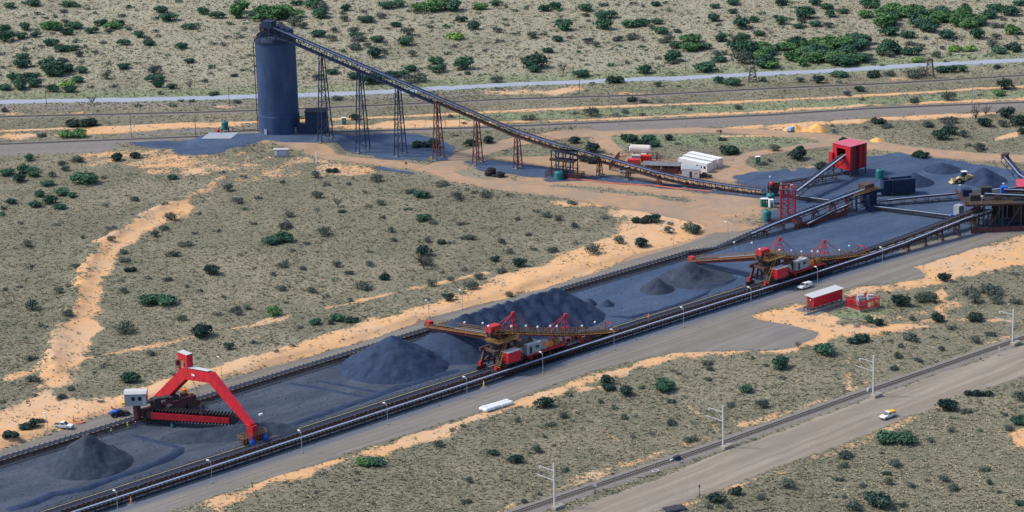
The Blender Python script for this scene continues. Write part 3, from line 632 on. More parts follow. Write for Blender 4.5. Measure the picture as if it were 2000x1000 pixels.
fl = MB()
for a in range(5): fl.tube(head + Vector((-3.5 - a*0.5, -1.0 + a*0.5, -1.8 - 0.5*a)), head + Vector((-4.2 - a*0.4, -1.0 + a*0.6, 0.2 - 0.5*a)), 0.07, 5)
fl.build('head_railing', M['dark'], big, stuff=True)
across = Vector((-cdir.y, cdir.x, 0))
labs = ['tallest dusty steel trestle of the long conveyor, beside the silo', 'tall dark trestle of the long conveyor, second from the silo', 'steel trestle of the long conveyor, third from the silo', 'red-brown trestle of the long conveyor, fourth from the silo', 'red-brown trestle of the long conveyor, fifth from the silo', 'red-brown trestle of the long conveyor, sixth from the silo, beside the bracing tower']
ms_ = ['navy', 'navy', 'navy', 'oxide', 'oxide', 'oxide']; wbs = [8.0, 7.4, 6.4, 5.6, 4.8, 4.0]; nbs = [8, 7, 6, 5, 4, 4]
for i in range(6):
    trestle(labs[i], mids[i], across, wbs[i], 1.9, top_pts[i].z - 2.6, M[ms_[i]], nbs[i], 'trestles under the long inclined conveyor', 1.6)
for i, (w_, lb) in enumerate([(3.0, 'small trestle under the long conveyor between the bracing tower and the white van'), (2.4, 'short trestle under the long conveyor beside the white van'), (2.0, 'short stub trestle under the long conveyor in front of the grey-roofed shed'), (2.0, 'short stub trestle under the long conveyor below the white office hut'), (2.0, 'lowest stub trestle under the long conveyor near the transfer point')]):
    q = low_pts[i+1]; b_ = Vector((q.x, q.y, hz(q.x, q.y))); trestle(lb, b_, across, w_, 1.8, q.z - 1.5, M['oxide'], 3 if i < 2 else 1, 'trestles under the long inclined conveyor', 1.0)
# bracing / take-up tower below the bend
q = low_pts[0]; b_ = Vector((q.x, q.y, hz(q.x, q.y)))
tw = thing('take_up_tower', 'dark braced steel take-up tower under the bend of the long conveyor', 'tower', b_)
ca = math.atan2(cdir.y, cdir.x); zt = q.z - 1.7
cor = [(sx, sy) for sx in (-4.2, -1.4, 1.4, 4.2) for sy in (-1.7, 1.7)]
loc2 = lambda x, y, z: b_ + cdir*x + across*y + Vector((0,0,z))
for sx, sy in cor: MB().beam(loc2(sx, sy, 0), loc2(sx, sy, zt-b_.z), 0.3).build('column', M['navy'], tw)
for k in range(1, 4):
    hb = (zt-b_.z)*k/3
    for sy in (-1.7, 1.7): MB().beam(loc2(-4.6, sy, hb), loc2(4.6, sy, hb), 0.26).build('girder', M['navy'], tw)
    MB().box(loc2(0, 0, hb-0.15), (8.8, 3.4, 0.08), ca).build('platform', M['dark'], tw) if k > 1 else None
    for j in range(3):
        x0 = -4.2 + 2.8*j
        for sy in (-1.7, 1.7): MB().beam(loc2(x0, sy, hb-(zt-b_.z)/3), loc2(x0+2.8, sy, hb), 0.16).build('diagonal_brace', M['navy'], tw)
MB().box(loc2(0.2, 0, 1.4), (1.6, 1.4, 2.4), ca).build('counterweight', M['dark'], tw)
MB().box(loc2(0, -2.0, (zt-b_.z)*0.68), (9.6, 0.06, 1.0), ca).build('guard_panel', M['dark'], tw)
def fence_run(root, pts, h, m, spacing=0.5, name='fence_panel'):
    for a, b in zip(pts, pts[1:]):
        f = MB(); n = max(2, int((b-a).length/spacing))
        for k in range(n+1): p = a.lerp(b, k/n); f.beam(p, p + Vector((0,0,h)), 0.09)
        for z in (0.15, h*0.55, h*0.98): f.beam(a + Vector((0,0,z)), b + Vector((0,0,z)), 0.1)
        f.build(name, m, root)
cf = thing('guard_fence', 'low red steel guard fence round the foot of the take-up tower', 'fence', b_)
fence_run(cf, [loc2(-6.5, -2.2, 0), loc2(-6.5, 2.6, 0), loc2(6.5, 2.6, 0), loc2(6.5, -2.2, 0), loc2(1.2, -2.2, 0)], 2.1, M['oxide'], 0.45)

# ---- yard conveyors
def yard_path(pts, v, st=4.0): return densify([Y(u, v, z) for u, z in pts], st)
U0, U1 = -150, 205
def upper_conveyor():
    v = 34.6
    ends = [on_v(x, y, v) for x, y in ((1400, 484), (1450, 462), (1500, 440), (1560, 416), (1620, 393), (1690, 367))]
    e0 = 176
    pts = [(-150, 1.5)] + [(u, 1.5) for u in range(-130, e0, 20)] + [(e0, 1.6)] + [e for e in ends if e[0] > e0 + 5]
    root = thing('yard_conveyor', 'long brown ground conveyor along the upper edge of the stockyard', 'conveyor', Y(20, v))
    path = yard_path(pts, v, 1.5)
    low_ = [p for p in path if p.z < 2.2]; hi_ = [p for p in path if p.z >= 1.7]
    MB().sweep(path, [(-0.75,0.1),(-0.4,-0.1),(0.4,-0.1),(0.75,0.1),(0.4,-0.18),(-0.4,-0.18)]).build('belt', M['belt'], root)
    for s in (-1, 1): MB().sweep([p + Vector((0,0,-0.42)) for p in path], [(s*0.95-0.09,-0.32),(s*0.95+0.09,-0.32),(s*0.95+0.09,0.26),(s*0.95-0.09,0.26)]).build('stringer', M['rust'], root)
    idl, lg = MB(), MB()
    for i, p in enumerate(path):
        t, x, up = frame_at(path, i)
        idl.beam(p - x*1.05 + up*0.0, p - x*1.05 + up*0.22, 0.26, 0.24); idl.beam(p + x*1.0 + up*0.0, p + x*1.0 + up*0.16, 0.24, 0.22); idl.beam(p - x*1.0 - up*0.12, p + x*1.0 - up*0.12, 0.16)
        if p.z < 2.6 and i % 2 == 0:
            for s in (-1, 1): lg.beam(p + x*s*0.95 - Vector((0,0,0.6)), Vector((p.x, p.y, 0)) + x*s*0.95, 0.16)
    idl.build('idler_frames', M['dark'], root, stuff=True); lg.build('legs', M['oxide'], root, stuff=True)
    hp = [p for p in path if p.z > 1.75]
    def o_(i, a, b): t, x, up = frame_at(hp, i); return hp[i] + x*a + up*b
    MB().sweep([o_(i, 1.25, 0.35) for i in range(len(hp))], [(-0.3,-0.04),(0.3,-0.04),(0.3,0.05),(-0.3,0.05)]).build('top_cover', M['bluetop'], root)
    tr = MB()
    for s in (-1, 1):
        for z in (-0.4, -1.35): tr.sweep([o_(i, s*1.05, z) for i in range(len(hp))], [(-.1,-.1),(.1,-.1),(.1,.1),(-.1,.1)])
        for i in range(0, len(hp)-1): tr.beam(o_(i, s*1.05, -0.4), o_(i+1, s*1.05, -1.35) if i % 2 else o_(i, s*1.05, -1.35), 0.13)
    tr.build('truss', M['oxide'], root)
    return root, path
uc, ucp = upper_conveyor()
ks = [i for i, p in enumerate(ucp) if p.z > 2.6]; ORD = ['first', 'second', 'third', 'fourth', 'fifth', 'sixth', 'seventh', 'eighth', 'ninth', 'tenth', 'eleventh', 'twelfth']
for k in ks[::5]:
    p = ucp[k]; t, x, up = frame_at(ucp, k)
    trestle(ORD[(k - ks[0])//5] + ' small oxide-red trestle up the rising end of the upper yard conveyor', Vector((p.x, p.y, hz(p.x, p.y))), x, 2.2 + 0.2*p.z, 1.9, p.z - 1.4, M['oxide'], 1 if p.z < 4 else 2, 'trestles under the upper yard conveyor', 0.8, pads=False)
def rail_beam(label, v, w_, m, z=0.32):
    root = thing('crane_rail_beam', label, 'rail beam', Y(20, v))
    path = yard_path([(u, 0) for u in range(U0, 232, 10)], v, 8)
    MB().sweep(path, [(-w_/2, -0.1), (w_/2, -0.1), (w_/2, z), (-w_/2, z)]).build('plinth', m, root)
    MB().sweep([p + Vector((0,0,z+0.1)) for p in path], [(-0.07,-0.1),(0.07,-0.1),(0.07,0.1),(-0.07,0.1)]).build('rail', M['rail'], root)
rail_beam('tan concrete rail beam along the lower edge of the stockyard floor', 0.0, 0.95, M['conc'], 0.4)
rail_beam('dusty concrete rail beam between the two lower yard conveyors', -6.4, 0.8, M['dconc'])
rail_beam('dusty concrete rail beam between the upper conveyor and the ore floor', 32.6, 0.7, M['dconc'])
def lower_inner():
    v = -3.6
    pts = [(u, 0.85) for u in range(U0, 181, 15)] + [e for e in [on_v(x, y, v) for x, y in ((1700, 485), (1760, 464), (1820, 441), (1880, 418), (1915, 404))] if e[0] > 182]
    root = thing('yard_conveyor', 'dark stacking conveyor with grey cover plates between the lower rail beams', 'conveyor', Y(20, v)); path = yard_path(pts, v, 1.45)
    MB().sweep(path, [(-0.8,0.12),(-0.4,-0.08),(0.4,-0.08),(0.8,0.12),(0.4,-0.18),(-0.4,-0.18)]).build('belt', M['belt'], root)
    for s in (-1, 1): MB().sweep([p + Vector((0,0,-0.35)) for p in path], [(s*1.0-0.09,-0.3),(s*1.0+0.09,-0.3),(s*1.0+0.09,0.2),(s*1.0-0.09,0.2)]).build('stringer', M['rust'], root)
    idl, gate, = MB(), MB()
    plates = MB()
    for i, p in enumerate(path):
        t, x, up = frame_at(path, i)
        for s in (-1, 1): idl.beam(p + x*s*1.05 - up*0.1, p + x*s*1.05 + up*0.2, 0.3, 0.26)
        idl.beam(p - x - up*0.1, p + x - up*0.1, 0.15)
        if i % 3 == 0:
            gate.beam(p + x*1.1 + up*0.25, p + x*1.1 - Vector((0,0,min(p.z, 1.7)-0.1)), 0.75, 0.5)
            if p.z < 3:
                gate.beam(p - x*1.0, Vector((p.x, p.y, 0)) - x*1.0, 0.18)
        elif i+1 < len(path) and i % 3 == 1 :
            a, b = p - t*0.9, p + t*2.2
            plates.beam(a + x*1.75 - Vector((0,0,0.55)), b + x*1.75 - Vector((0,0,0.55)), 0.7, 0.07)
    idl.build('idler_frames', M['rust'], root, stuff=True); gate.build('support_frames', M['dark'], root, stuff=True); plates.build('cover_plates', M['dconc'], root, stuff=True)
    return root, path
def lower_outer():
    v = -8.7
    pts = [(u, 1.75) for u in range(U0, 181, 15)] + [e for e in [on_v(x, y, v) for x, y in ((1700, 497), (1760, 476), (1820, 452), (1880, 428), (1935, 409))] if e[0] > 182]
    root = thing('yard_conveyor', 'outer yard conveyor with a bright pale-blue edge cover beside the service road', 'conveyor', Y(20, v)); path = yard_path(pts, v, 1.3)
    def o_(i, a, b): t, x, up = frame_at(path, i); return path[i] + x*a + up*b
    MB().sweep(path, [(-0.7,0.1),(-0.35,-0.1),(0.35,-0.1),(0.7,0.1),(0.35,-0.18),(-0.35,-0.18)]).build('belt', M['black'], root)
    MB().sweep([o_(i, 0.72, 0.3) for i in range(len(path))], [(-0.24,-0.12),(0.24,-0.12),(0.24,0.05),(0.1,0.12),(-0.1,0.12),(-0.24,0.05)]).build('edge_cover', M['galv'], root)
    for s in (-1, 1): MB().sweep([o_(i, s*0.9, -0.42) for i in range(len(path))], [(-.09,-.12),(.09,-.12),(.09,.12),(-.09,.12)]).build('stringer', M['dark'], root)
    MB().sweep([o_(i, 0, -1.0) for i in range(len(path))], [(-0.6,-0.04),(0.6,-0.04),(0.6,0.04),(-0.6,0.04)]).build('return_belt', M['black'], root)
    po, lg = MB(), MB()
    for i, p in enumerate(path):
        t, x, up = frame_at(path, i); zl = p.z if p.z < 2.6 else 1.7
        po.beam(p + x*0.95 + up*0.12, p + x*0.95 - up*0.95, 0.42, 0.14); po.beam(p - x*0.9, p + x*0.9, 0.14)
        if i % 3 == 0 and p.z < 2.6:
            for s in (-1, 1): lg.beam(p + x*s*0.9, Vector((p.x, p.y, 0)) + x*s*0.98, 0.2)
        elif i % 2 == 0 and p.z >= 2.6: lg.beam(p + x*0.95 - up*0.95, p + x*0.95 - up*1.6, 0.2)
    po.build('idler_brackets', M['oxide'], root, stuff=True); lg.build('legs', M['dark'], root, stuff=True)
    return root, path
li, lip = lower_inner(); lo_, lop = lower_outer()
for path, dd, who in ((lip, 5, 'inner'), (lop, 5, 'outer')):
    for jj, k in enumerate([i for i, p in enumerate(path) if p.z > 2.7][3::6]):
        p = path[k]; t, x, up = frame_at(path, k)
        trestle('%s brown trestle up the rising end of the %s lower yard conveyor' % (ORD[jj], who), Vector((p.x, p.y, 0)), x, 2.0 + 0.15*p.z, 1.8, p.z - 1.2, M['rust'], 1, 'trestles under the %s lower yard conveyor' % who, 0.8, pads=False)
kerb = MB().sweep(yard_path([(u, 0) for u in range(U0, 215, 10)], -10.6, 8), [(-0.14,-0.1),(0.14,-0.1),(0.14,0.16),(-0.14,0.16)]).build('kerb', M['dconc']); kerb['kind'] = 'structure'

# ---- lamp posts along the yard
def lamp_proto():
    r = thing('lamp_post', 'slim white lamp post beside the outer yard conveyor, its lamp leaning over the belt', 'lamp post', (0,0,0), group='lamp posts along the lower yard conveyor')
    MB().tube((0,0,0), (0,0,5.4), 0.08, 6, 0.06).build('pole', M['grey'], r, local=True)
    MB().beam((0,0,5.4), (-0.5,0.35,5.75), 0.1).build('arm', M['mast'], r, local=True)
    MB().box((-0.75,0.5,5.85), (0.75, 0.42, 0.22), math.atan2(0.5,-0.75)).build('lamp_head', M['white'], r, local=True)
    MB().box((0,0,0.15), (0.5,0.5,0.3)).build('base', M['conc'], r, local=True)
    return r
lp = lamp_proto(); us = [-95.6, -68, -40.6, -12.8, 15.1, 42.5, 70, 97, 124.4, 151.6, 179.9, 208.6]
for i, u in enumerate(us):
    o = lp if i == 0 else copy_tree(lp); o.location = Y(u, -14.2 if u < 150 else -14.6, 0.03); o.rotation_euler = (0, 0, random.uniform(-0.3, 0.3))
for (x, y) in ((838, 625), (904, 605), (433, 738), (94, 850), (1316, 485), (1422, 469)):
    o = copy_tree(lp); o.location = G(x, y); relabel(o, 'slim white lamp post standing beside the upper service road', 'lamp posts along the upper road')

# ================================================================== ORE PILES
def pile(label, cx, cy, fun, rx, ry, m=None, rz=0.0, st=0.6, rough=0.6, name='ore_pile', cat='ore pile', group=None, zb=0.0):
    nx, ny = int(2*rx/st)+1, int(2*ry/st)+1
    gx, gy = np.meshgrid(np.linspace(-rx, rx, nx), np.linspace(-ry, ry, ny))
    z = fun(gx, gy); wx, wy = gx + cx, gy + cy
    nz = (vnoise(wx, wy, 1.9, 31) - .5)*rough + (vnoise(wx, wy, 0.8, 32) - .5)*rough*0.7 + (vnoise(wx, wy, 5, 33) - .5)*rough*1.2
    z = np.where(z > -0.6, z + nz*sstep(-0.2, 1.2, z), z); keep = z > -0.45
    ii = -np.ones(nx*ny, int); fq = np.arange(nx*ny).reshape(ny, nx)
    q = np.stack([fq[:-1,:-1], fq[:-1,1:], fq[1:,1:], fq[1:,:-1]], -1).reshape(-1, 4); kk = keep.ravel()
    q = q[kk[q].any(1)]; used, inv = np.unique(q, return_inverse=True); z = np.maximum(z, -0.5)
    c, s = math.cos(rz), math.sin(rz); X, Y_ = gx.ravel()[used], gy.ravel()[used]
    me = bpy.data.meshes.new(name); me.from_pydata(np.stack([X*c - Y_*s, X*s + Y_*c, z.ravel()[used]], -1).tolist(), [], inv.reshape(-1, 4).tolist())
    me.materials.append(m or M['ore']); me.polygons.foreach_set('use_smooth', [True]*len(me.polygons)); me.update()
    o = bpy.data.objects.new(name, me); col.objects.link(o); o.location = (cx, cy, zb); tag(o, label, cat, group); return o
def cone(x0, y0, r, h, k=1.0):
    def f(x, y):
        d = np.hypot(x - x0, (y - y0)*k); an = np.arctan2(y - y0, x - x0); z = h*(1 - d/r) + h*0.03*(vnoise(an*9 + 40, d*0.12, 1.0, 35) - .5)*np.clip(d/r*2.2, 0, 1) + h*0.025*(vnoise(an*22 + 90, d*0.25, 1.0, 36) - .5)*np.clip(d/r*2, 0, 1); return np.where(z > 0.5, z, z - 0.12*np.maximum(0, d - r*0.93))
    return f
def umax(*fs): return lambda x, y: np.maximum.reduce([f(x, y) for f in fs])
def cone_from(px_apex, toe_y, half_w_px):
    """apex pixel, pixel row of the near toe, half width in pixels -> ground centre, radius, height"""
    x, y = px_apex; near = g0(x, toe_y); r = half_w_px*near.y/CP/F*1.02; c = Vector((near.x, near.y + r, 0)); c.x = g0(x, proj(c)[1]).x
    return c, r, HT(c, y)
c, r, h = cone_from((172, 849), 939, 92); pile('dark conical ore heap between the pickup and the lower rail beam', c.x, c.y, cone(0, 0, r, h), r+3, r+3, M['ore2'])
c, r, h = cone_from((770, 655), 752, 112); pile('broad pointed ore heap beyond the reclaimer, beside the stacked cone', c.x, c.y, cone(0, 0, r, h), r+3, r+3)
tv_, tz_ = on_u(846, 642, 64.7); c2 = Y(64.7, tv_ - 0.5); h2 = HT(c2, 647); r2 = h2/0.66; pile('steep ore cone being built under the boom tip of the stacker', c2.x, c2.y, cone(0, 0, r2, h2), r2+3, r2+3, M['ore'])
c, r, h = cone_from((1347, 508), 560, 60); pile('pointed ore cone under the boom of the stacker at the pale office cabin', c.x, c.y, umax(cone(0, 0, r*0.82, h), cone(2, -1, r*1.3, h*0.28)), r*1.7, r*1.7, M['ore2'])
c, r, h = cone_from((1284, 542), 577, 35); pile('low ore heap in front of the pointed ore cone', c.x, c.y, cone(0, 0, r, h), r+2, r+2, M['ore2'])
for x, y, ty, hw, lb in ((1150, 583, 600, 17, 'small ore mound at the foot of the long ore ridge'), (1186, 584, 601, 15, 'smallest ore mound beside the mound at the ridge foot')):
    c, r, h = cone_from((x, y), ty, hw); pile(lb, c.x, c.y, cone(0, 0, r, h), r+1.5, r+1.5, st=0.5)
# long ridge in yard coordinates
hr_u0, hr_z0 = on_v(898, 617, 18); hr_u1, hr_z1 = on_v(1092, 562, 18.5)
def ridge(x, y):
    L_ = hr_u1 - hr_u0; t = np.clip(x, 0, L_); hgt = hr_z0 + (hr_z1 - hr_z0)*np.clip(t/L_, 0, 1) + 0.22*np.sin(t*1.45) + 0.2*np.sin(t*0.7+1)
    d = np.hypot(x - t, y); wv = 0.08*np.sin(x*1.45)*np.clip(d/4, 0, 1)*(y < 0)
    return hgt - d*0.66 + wv
p0 = Y(hr_u0, 18)
pile('long serrated ridge of ore behind the stacker in the middle of the yard', p0.x, p0.y, lambda x, y: ridge(x, y), 70, 24, M['ore'], YA)
# working face under the reclaimer and windrows pushed along the floor
def windrow(label, px, wd, hh, m=None):
    pts = [g0(*p) for p in px]; path = densify(pts, 1.6); root = path[0].copy(); mbw = MB(); n = 7; vs = []
    for i, p in enumerate(path):
        t, x, up = frame_at(path, i); k = min(1, i/3, (len(path)-1-i)/3); hv = hh*(0.7 + 0.6*float(vnoise(p.x, p.y, 2.5, 41)))*k; wv = wd*(0.8 + 0.4*float(vnoise(p.x, p.y, 4, 42)))
        vs += [p + x*wv*(j/(n-1) - 0.5) + Vector((0, 0, hv*math.sin(math.pi*j/(n-1)) - 0.05 + 0.08*random.random()*(0 < j < n-1))) for j in range(n)]
    fs = [(i*n+j, (i+1)*n+j, (i+1)*n+j+1, i*n+j+1) for i in range(len(path)-1) for j in range(n-1)]
    o = MB().add([v - root for v in vs], fs).build('ore_windrow', m or M['ore'], smooth=True); o.location = root; tag(o, label, 'windrow')
windrow('low ore windrow running beside the lower rail beam past the conical heap', [(10,998),(60,985),(100,967),(170,955),(220,935),(270,918),(320,900),(345,885),(352,872)], 3.6, 0.8)
windrow('thin ore windrow curving off the reclaimer heap', [(255,850),(300,862),(340,872),(355,876)], 2.2, 0.45)
windrow('dark ore windrow along the lower rail beam below the broad heap', [(520,848),(580,826),(650,802),(720,778),(770,760),(830,742),(900,722)], 3.2, 0.5)
windrow('thin double ore windrow crossing the floor before the broad heap', [(610,742),(660,752),(700,760),(745,768)], 1.6, 0.4)
windrow('thin ore windrow crossing the floor nearer the reclaimer', [(560,748),(620,758),(680,770),(722,776)], 1.6, 0.35)
windrow('curved ore windrow skirting the pointed cone', [(1312,557),(1345,559),(1390,560),(1420,552),(1440,541)], 2.6, 0.6)
windrow('long thin ore windrow across the open floor beside the lower rail beam', [(1185,617),(1230,621),(1290,606),(1340,590),(1375,575),(1390,563)], 2.0, 0.45)
pw = g0(470, 858)
def spread(x, y):   # low reclaimed face: long shallow tongue
    d = np.hypot(np.clip(np.abs(x) - 9, 0, None), y*1.7); return 2.6*(1 - d/9.5)*(0.75 + 0.25*np.clip((x+14)/22, 0, 1))
pile('low spread heap of ore in front of the reclaimer chain boom', *g0(452, 848).xy, spread, 20, 8, M['ore2'], R(8), rough=0.3)
# heaps on the apron by the loader
for ax_, ty, hw, lb in (((1785, 336), 368, 40, 'rounded ore heap behind the dark feed bin'), ((1840, 318), 342, 38, 'flat distant ore heap beyond the feed bin'), ((1921, 322), 366, 46, 'tall pointed ore heap beside the wheel loader'), ((1928, 343), 369, 28, 'small ore heap in front of the tall heap by the wheel loader')):
    c, r, h = cone_from(ax_, ty, hw); h = min(h, r*0.62); pile(lb, c.x, c.y, cone(0, 0, r, h), r+2, r+2, M['ore'], group='ore heaps on the apron')
# dug sand
c, r, h = cone_from((1575, 238), 266, 34); pile('heap of freshly dug orange sand beside the far dirt road', c.x, c.y, umax(cone(-4, 2, r*0.7, h*0.8), cone(4, 0, r*0.7, h*0.9), cone(0, 1, r*0.6, h*0.6)), r*1.3, r*1.2, M['sandp'], name='sand_heap', cat='sand heap', rough=0.8)
c, r, h = cone_from((1712, 274), 281, 18); pile('small orange sand heap with red barrier beside the far dirt road', c.x, c.y, cone(0, 0, r, 1.2), r+1, r+1, M['sandp'], name='sand_heap', cat='sand heap', rough=0.5)

# ================================================================== STACKERS
def stacker(S, label, tip_px, cabin_front, dz=0.0):
    """S = yard position (u) of the camera-side portal corner; everything in yard metres relative to it"""
    root = thing('stacker', label, 'stacker', Y(S, 0, 0))
    T = lambda u, v, z: Y(S + u, v, z)
    ya = YA
    Vu = lambda d: YU2*d; Vv = lambda d: YV2*d; Z = lambda d: Vector((0, 0, d))
    # portal legs on the rail bogies
    for u in (0.5, 13.0):
        for v in (0.0, -6.4):
            MB().beam(T(u, v, 1.3), T(u + (1.5 if u < 5 else -0.5), v*0.85 - 0.3, 6.2), 0.75).build('portal_leg', M['rust'], root); MB().box(T(u, v, 1.9), (1.0, 0.9, 1.4), ya).build('leg_foot', M['sred'], root)
            bg_ = MB().box(T(u, v, 1.15), (3.4, 0.7, 0.7), ya).build('bogie', M['dark'], root)
            for k in (-1.2, -0.4, 0.4, 1.2): MB().tube(T(u + k, v - 0.25, 0.78), T(u + k, v + 0.25, 0.78), 0.36, 10).build('wheel', M['rust'], bg_)
    for v in (-0.3, -5.7): MB().beam(T(0, v, 6.2), T(14.5, v, 6.2), 0.6, 1.0).build('portal_girder', M['rust'], root)
    for u in (1.5, 7.0, 13.0): MB().beam(T(u, -0.3, 6.1), T(u, -5.7, 6.1), 0.6, 0.8).build('cross_girder', M['rust'], root)
    for v in (-0.1, -6.2):
        MB().beam(T(1.0, v, 2.0), T(7, v, 5.9), 0.35).build('diagonal_brace', M['rust'], root); MB().beam(T(12.8, v, 2.0), T(7, v, 5.9), 0.35).build('diagonal_brace', M['rust'], root)
        MB().beam(T(0.6, v, 2.3), T(13, v, 2.3), 0.3).build('tie_beam', M['rust'], root)
    MB().lathe(T(5.0, -2.6, 6.5), [(2.6, 0), (2.6, 0.6), (2.2, 0.7), (2.2, 1.3)], 20).build('slew_ring', M['dark'], root)
    MB().box(T(5.0, -3.0, 8.2), (5.5, 5.0, 0.9), ya).build('slewing_deck', M['rust'], root)
    # hanging chute frame below the deck, blackened by ore
    for du_, dv_ in ((2.2, -1.2), (2.2, -4.8), (7.6, -1.2), (7.6, -4.8)): MB().beam(T(du_, dv_, 1.8), T(5.0 + (du_-5)*0.6, dv_, 7.8), 0.4).build('chute_strut', M['dark'], root)
    MB().prism([T(3.6, -1.6, 3.2), T(6.4, -1.6, 3.2), T(7.2, -1.2, 6.4), T(2.8, -1.2, 6.4)], YV2*-3.2).build('chute', M['dark'], root)
    # boom over the ore
    tv, tz = on_u(*tip_px, S + 5.0); b0 = Vector(T(5.0, -5.4, 9.9)); b1 = T(5.0, tv, tz - 0.6); bd = (b1 - b0).normalized(); n = 15
    side = YU2
    bp = lambda f, s, z: b0.lerp(b1, f) + side*s + Z(z)
    for s in (-1.05, 1.05):
        MB().beam(bp(0, s, 0), bp(1, s, 0), 0.26).build('boom_chord', M['rustred'], root); MB().beam(bp(0, s, -1.35), bp(0.94, s, -0.85), 0.26).build('boom_chord', M['rustred'], root)
        lc = MB()
        for k in range(n):
            lc.beam(bp(k/n, s, 0), bp(k/n, s, -1.35 + 0.45*k/n), 0.14); lc.beam(bp(k/n, s, 0 if k % 2 else -1.3), bp((k+1)/n*0.98, s, -1.2 if k % 2 else 0), 0.13)
        lc.build('boom_lacing', M['rustred'], root)
        MB().beam(bp(0.02, s*1.05, -0.65), bp(0.7, s*1.05, -0.55), 0.05, 0.9).build('boom_side_plate', M['oxide'], root)
    MB().sweep([bp(k/10, 0, 0.22) for k in range(11)], [(-0.62,0.16),(-0.3,-0.02),(0.3,-0.02),(0.62,0.16),(0.3,-0.1),(-0.3,-0.1)]).build('boom_belt', M['belt'], root)
    MB().sweep([bp(0.12 + k/14, -0.72, 0.42) for k in range(8)], [(-0.16,-0.05),(0.16,-0.05),(0.16,0.05),(-0.16,0.05)]).build('belt_cover', M['galv'], root)
    hr = MB()
    for s in (-1.75, 1.75):
        hr.beam(bp(0, s, -0.05), bp(0.97, s, -0.05), 0.75, 0.07)
        for z in (0.5, 1.0): hr.beam(bp(0, s*1.18, z), bp(0.97, s*1.18, z), 0.09)
        for k in range(25): hr.beam(bp(k/25, s*1.18, 0), bp(k/25, s*1.18, 1.0), 0.08)
    hr.build('boom_walkway', M['yellow'], root)
    MB().box(bp(0.97, 0, 0.6), (1.8, 1.7, 1.1), ya).build('boom_head_cover', M['sred'], root)
    MB().tube(bp(1, -0.8, 0), bp(1, 0.8, 0), 0.45, 10).build('head_pulley', M['dark'], root)
    # walkway deck with railings over the portal
    dk = MB(); dk.box(T(4.6, -4.4, 9.0), (7.5, 5.6, 0.15), ya)
    for a, b in (((0.9, -7.2), (8.3, -7.2)), ((8.3, -7.2), (8.3, -1.7)), ((0.9, -7.2), (0.9, -1.7))):
        for z in (9.5, 10.0): dk.beam(T(*a, z), T(*b, z), 0.09)
        for k in range(7): p = Vector(T(*a, 0)).lerp(T(*b, 0), k/6); dk.beam(p + Z(9), p + Z(10), 0.09)
    dk.build('upper_walkway', M['yellow'], root)
    st = MB()
    for k in range(12): st.box(T(0.4 + k*0.25, -7.3, 2.6 + k*0.5), (0.3, 1.0, 0.06), ya)
    st.beam(T(0.2, -6.9, 3.4), T(3.4, -6.9, 9.4), 0.1); st.beam(T(0.2, -7.8, 3.4), T(3.4, -7.8, 9.4), 0.1); st.build('stairs', M['yellow'], root)
    # cabinets
    hc = (4.6, -8.0, 5.0)
    MB().box(T(*hc), (4.6, 2.3, 2.9), ya).build('electrical_cabinet', M['red'], root, label='box-like bright red cabinet with a pale roof')
    MB().box(T(hc[0], hc[1], hc[2] + 1.54), (4.8, 2.5, 0.16), ya).build('cabinet_roof', M['lgrey'], root)
    MB().box(T(hc[0], hc[1], 3.4), (5.2, 2.6, 0.25), ya).build('cabinet_platform', M['dark'], root)
    for u in (2.8, 6.4): MB().beam(T(u, -7.6, 1.0), T(u, -7.6, 3.3), 0.35).build('platform_leg', M['rust'], root)
    gc = (13.6, -6.0, 4.7) if not cabin_front else (15.0, -6.0, 4.9)
    cb = MB().box(T(*gc), (5.2, 2.6, 2.8), ya).build('drive_house', M['grey'], root, label='pale grey machinery house')
    MB().box(T(gc[0], gc[1], gc[2] + 1.48), (5.4, 2.8, 0.16), ya).build('roof', M['lgrey'], cb)
    MB().box(T(gc[0]-1.2, gc[1]-1.32, gc[2]-0.2), (0.9, 0.06, 1.9), ya).build('door', M['dark'], cb)
    MB().box(T(gc[0]+1.2, gc[1]-1.32, gc[2]+0.3), (1.3, 0.06, 0.8), ya).build('window', M['glass'], cb)
    dr = MB().tube(T(18.2, -6.6, 4.6), T(18.2, -5.0, 4.6), 1.5, 24).build('cable_reel', M['grey'], root)
    MB().tube(T(18.2, -6.75, 4.6), T(18.2, -6.6, 4.6), 0.6, 16).build('reel_hub', M['orange'], dr)
    MB().box(T(18, -6.2, 3.1), (14, 3.0, 0.3), ya).build('machine_deck', M['sred'], root)
    for k, (u, c_) in enumerate(((20.6, 'orange'), (23.4, 'yellow'))): MB().box(T(u, -5.6, 4.0), (1.6, 1.5, 1.5), ya).build('motor', M[c_], root)
    for u in (14.5, 19.5, 25.5):
        for v in (-7.2, -0.2): MB().beam(T(u, v, 0.9), T(u, v, 3.0), 0.4).build('deck_leg', M['rust'], root)
    MB().box(T(19.5, -3.2, 2.3), (16, 5.6, 0.5), ya).build('lower_frame', M['dark'], root)
    # tripper bridge lifting the yard belt
    v0 = -3.6
    keys = [(1.0, 11.8), (4.5, 11.0), (8.5, 10.0), (14, 8.5), (20, 6.9), (26, 5.3), (32, 3.9), (38, 2.7), (43, 1.8), (47, 1.4)]; keys = [(a, z + dz*min(1, (z-1.4)/4)) for a, z in keys]; zh = keys[0][1]
    tp = densify([T(u, v0, z) for u, z in keys], 1.7)
    oo = lambda i, a, b: tp[i] + frame_at(tp, i)[1]*a + frame_at(tp, i)[2]*b
    for s in (-1.15, 1.15):
        MB().sweep([oo(i, s, -0.35) for i in range(len(tp))], [(-.13,-.42),(.13,-.42),(.13,.3),(-.13,.3)]).build('tripper_girder', M['rustred'], root)
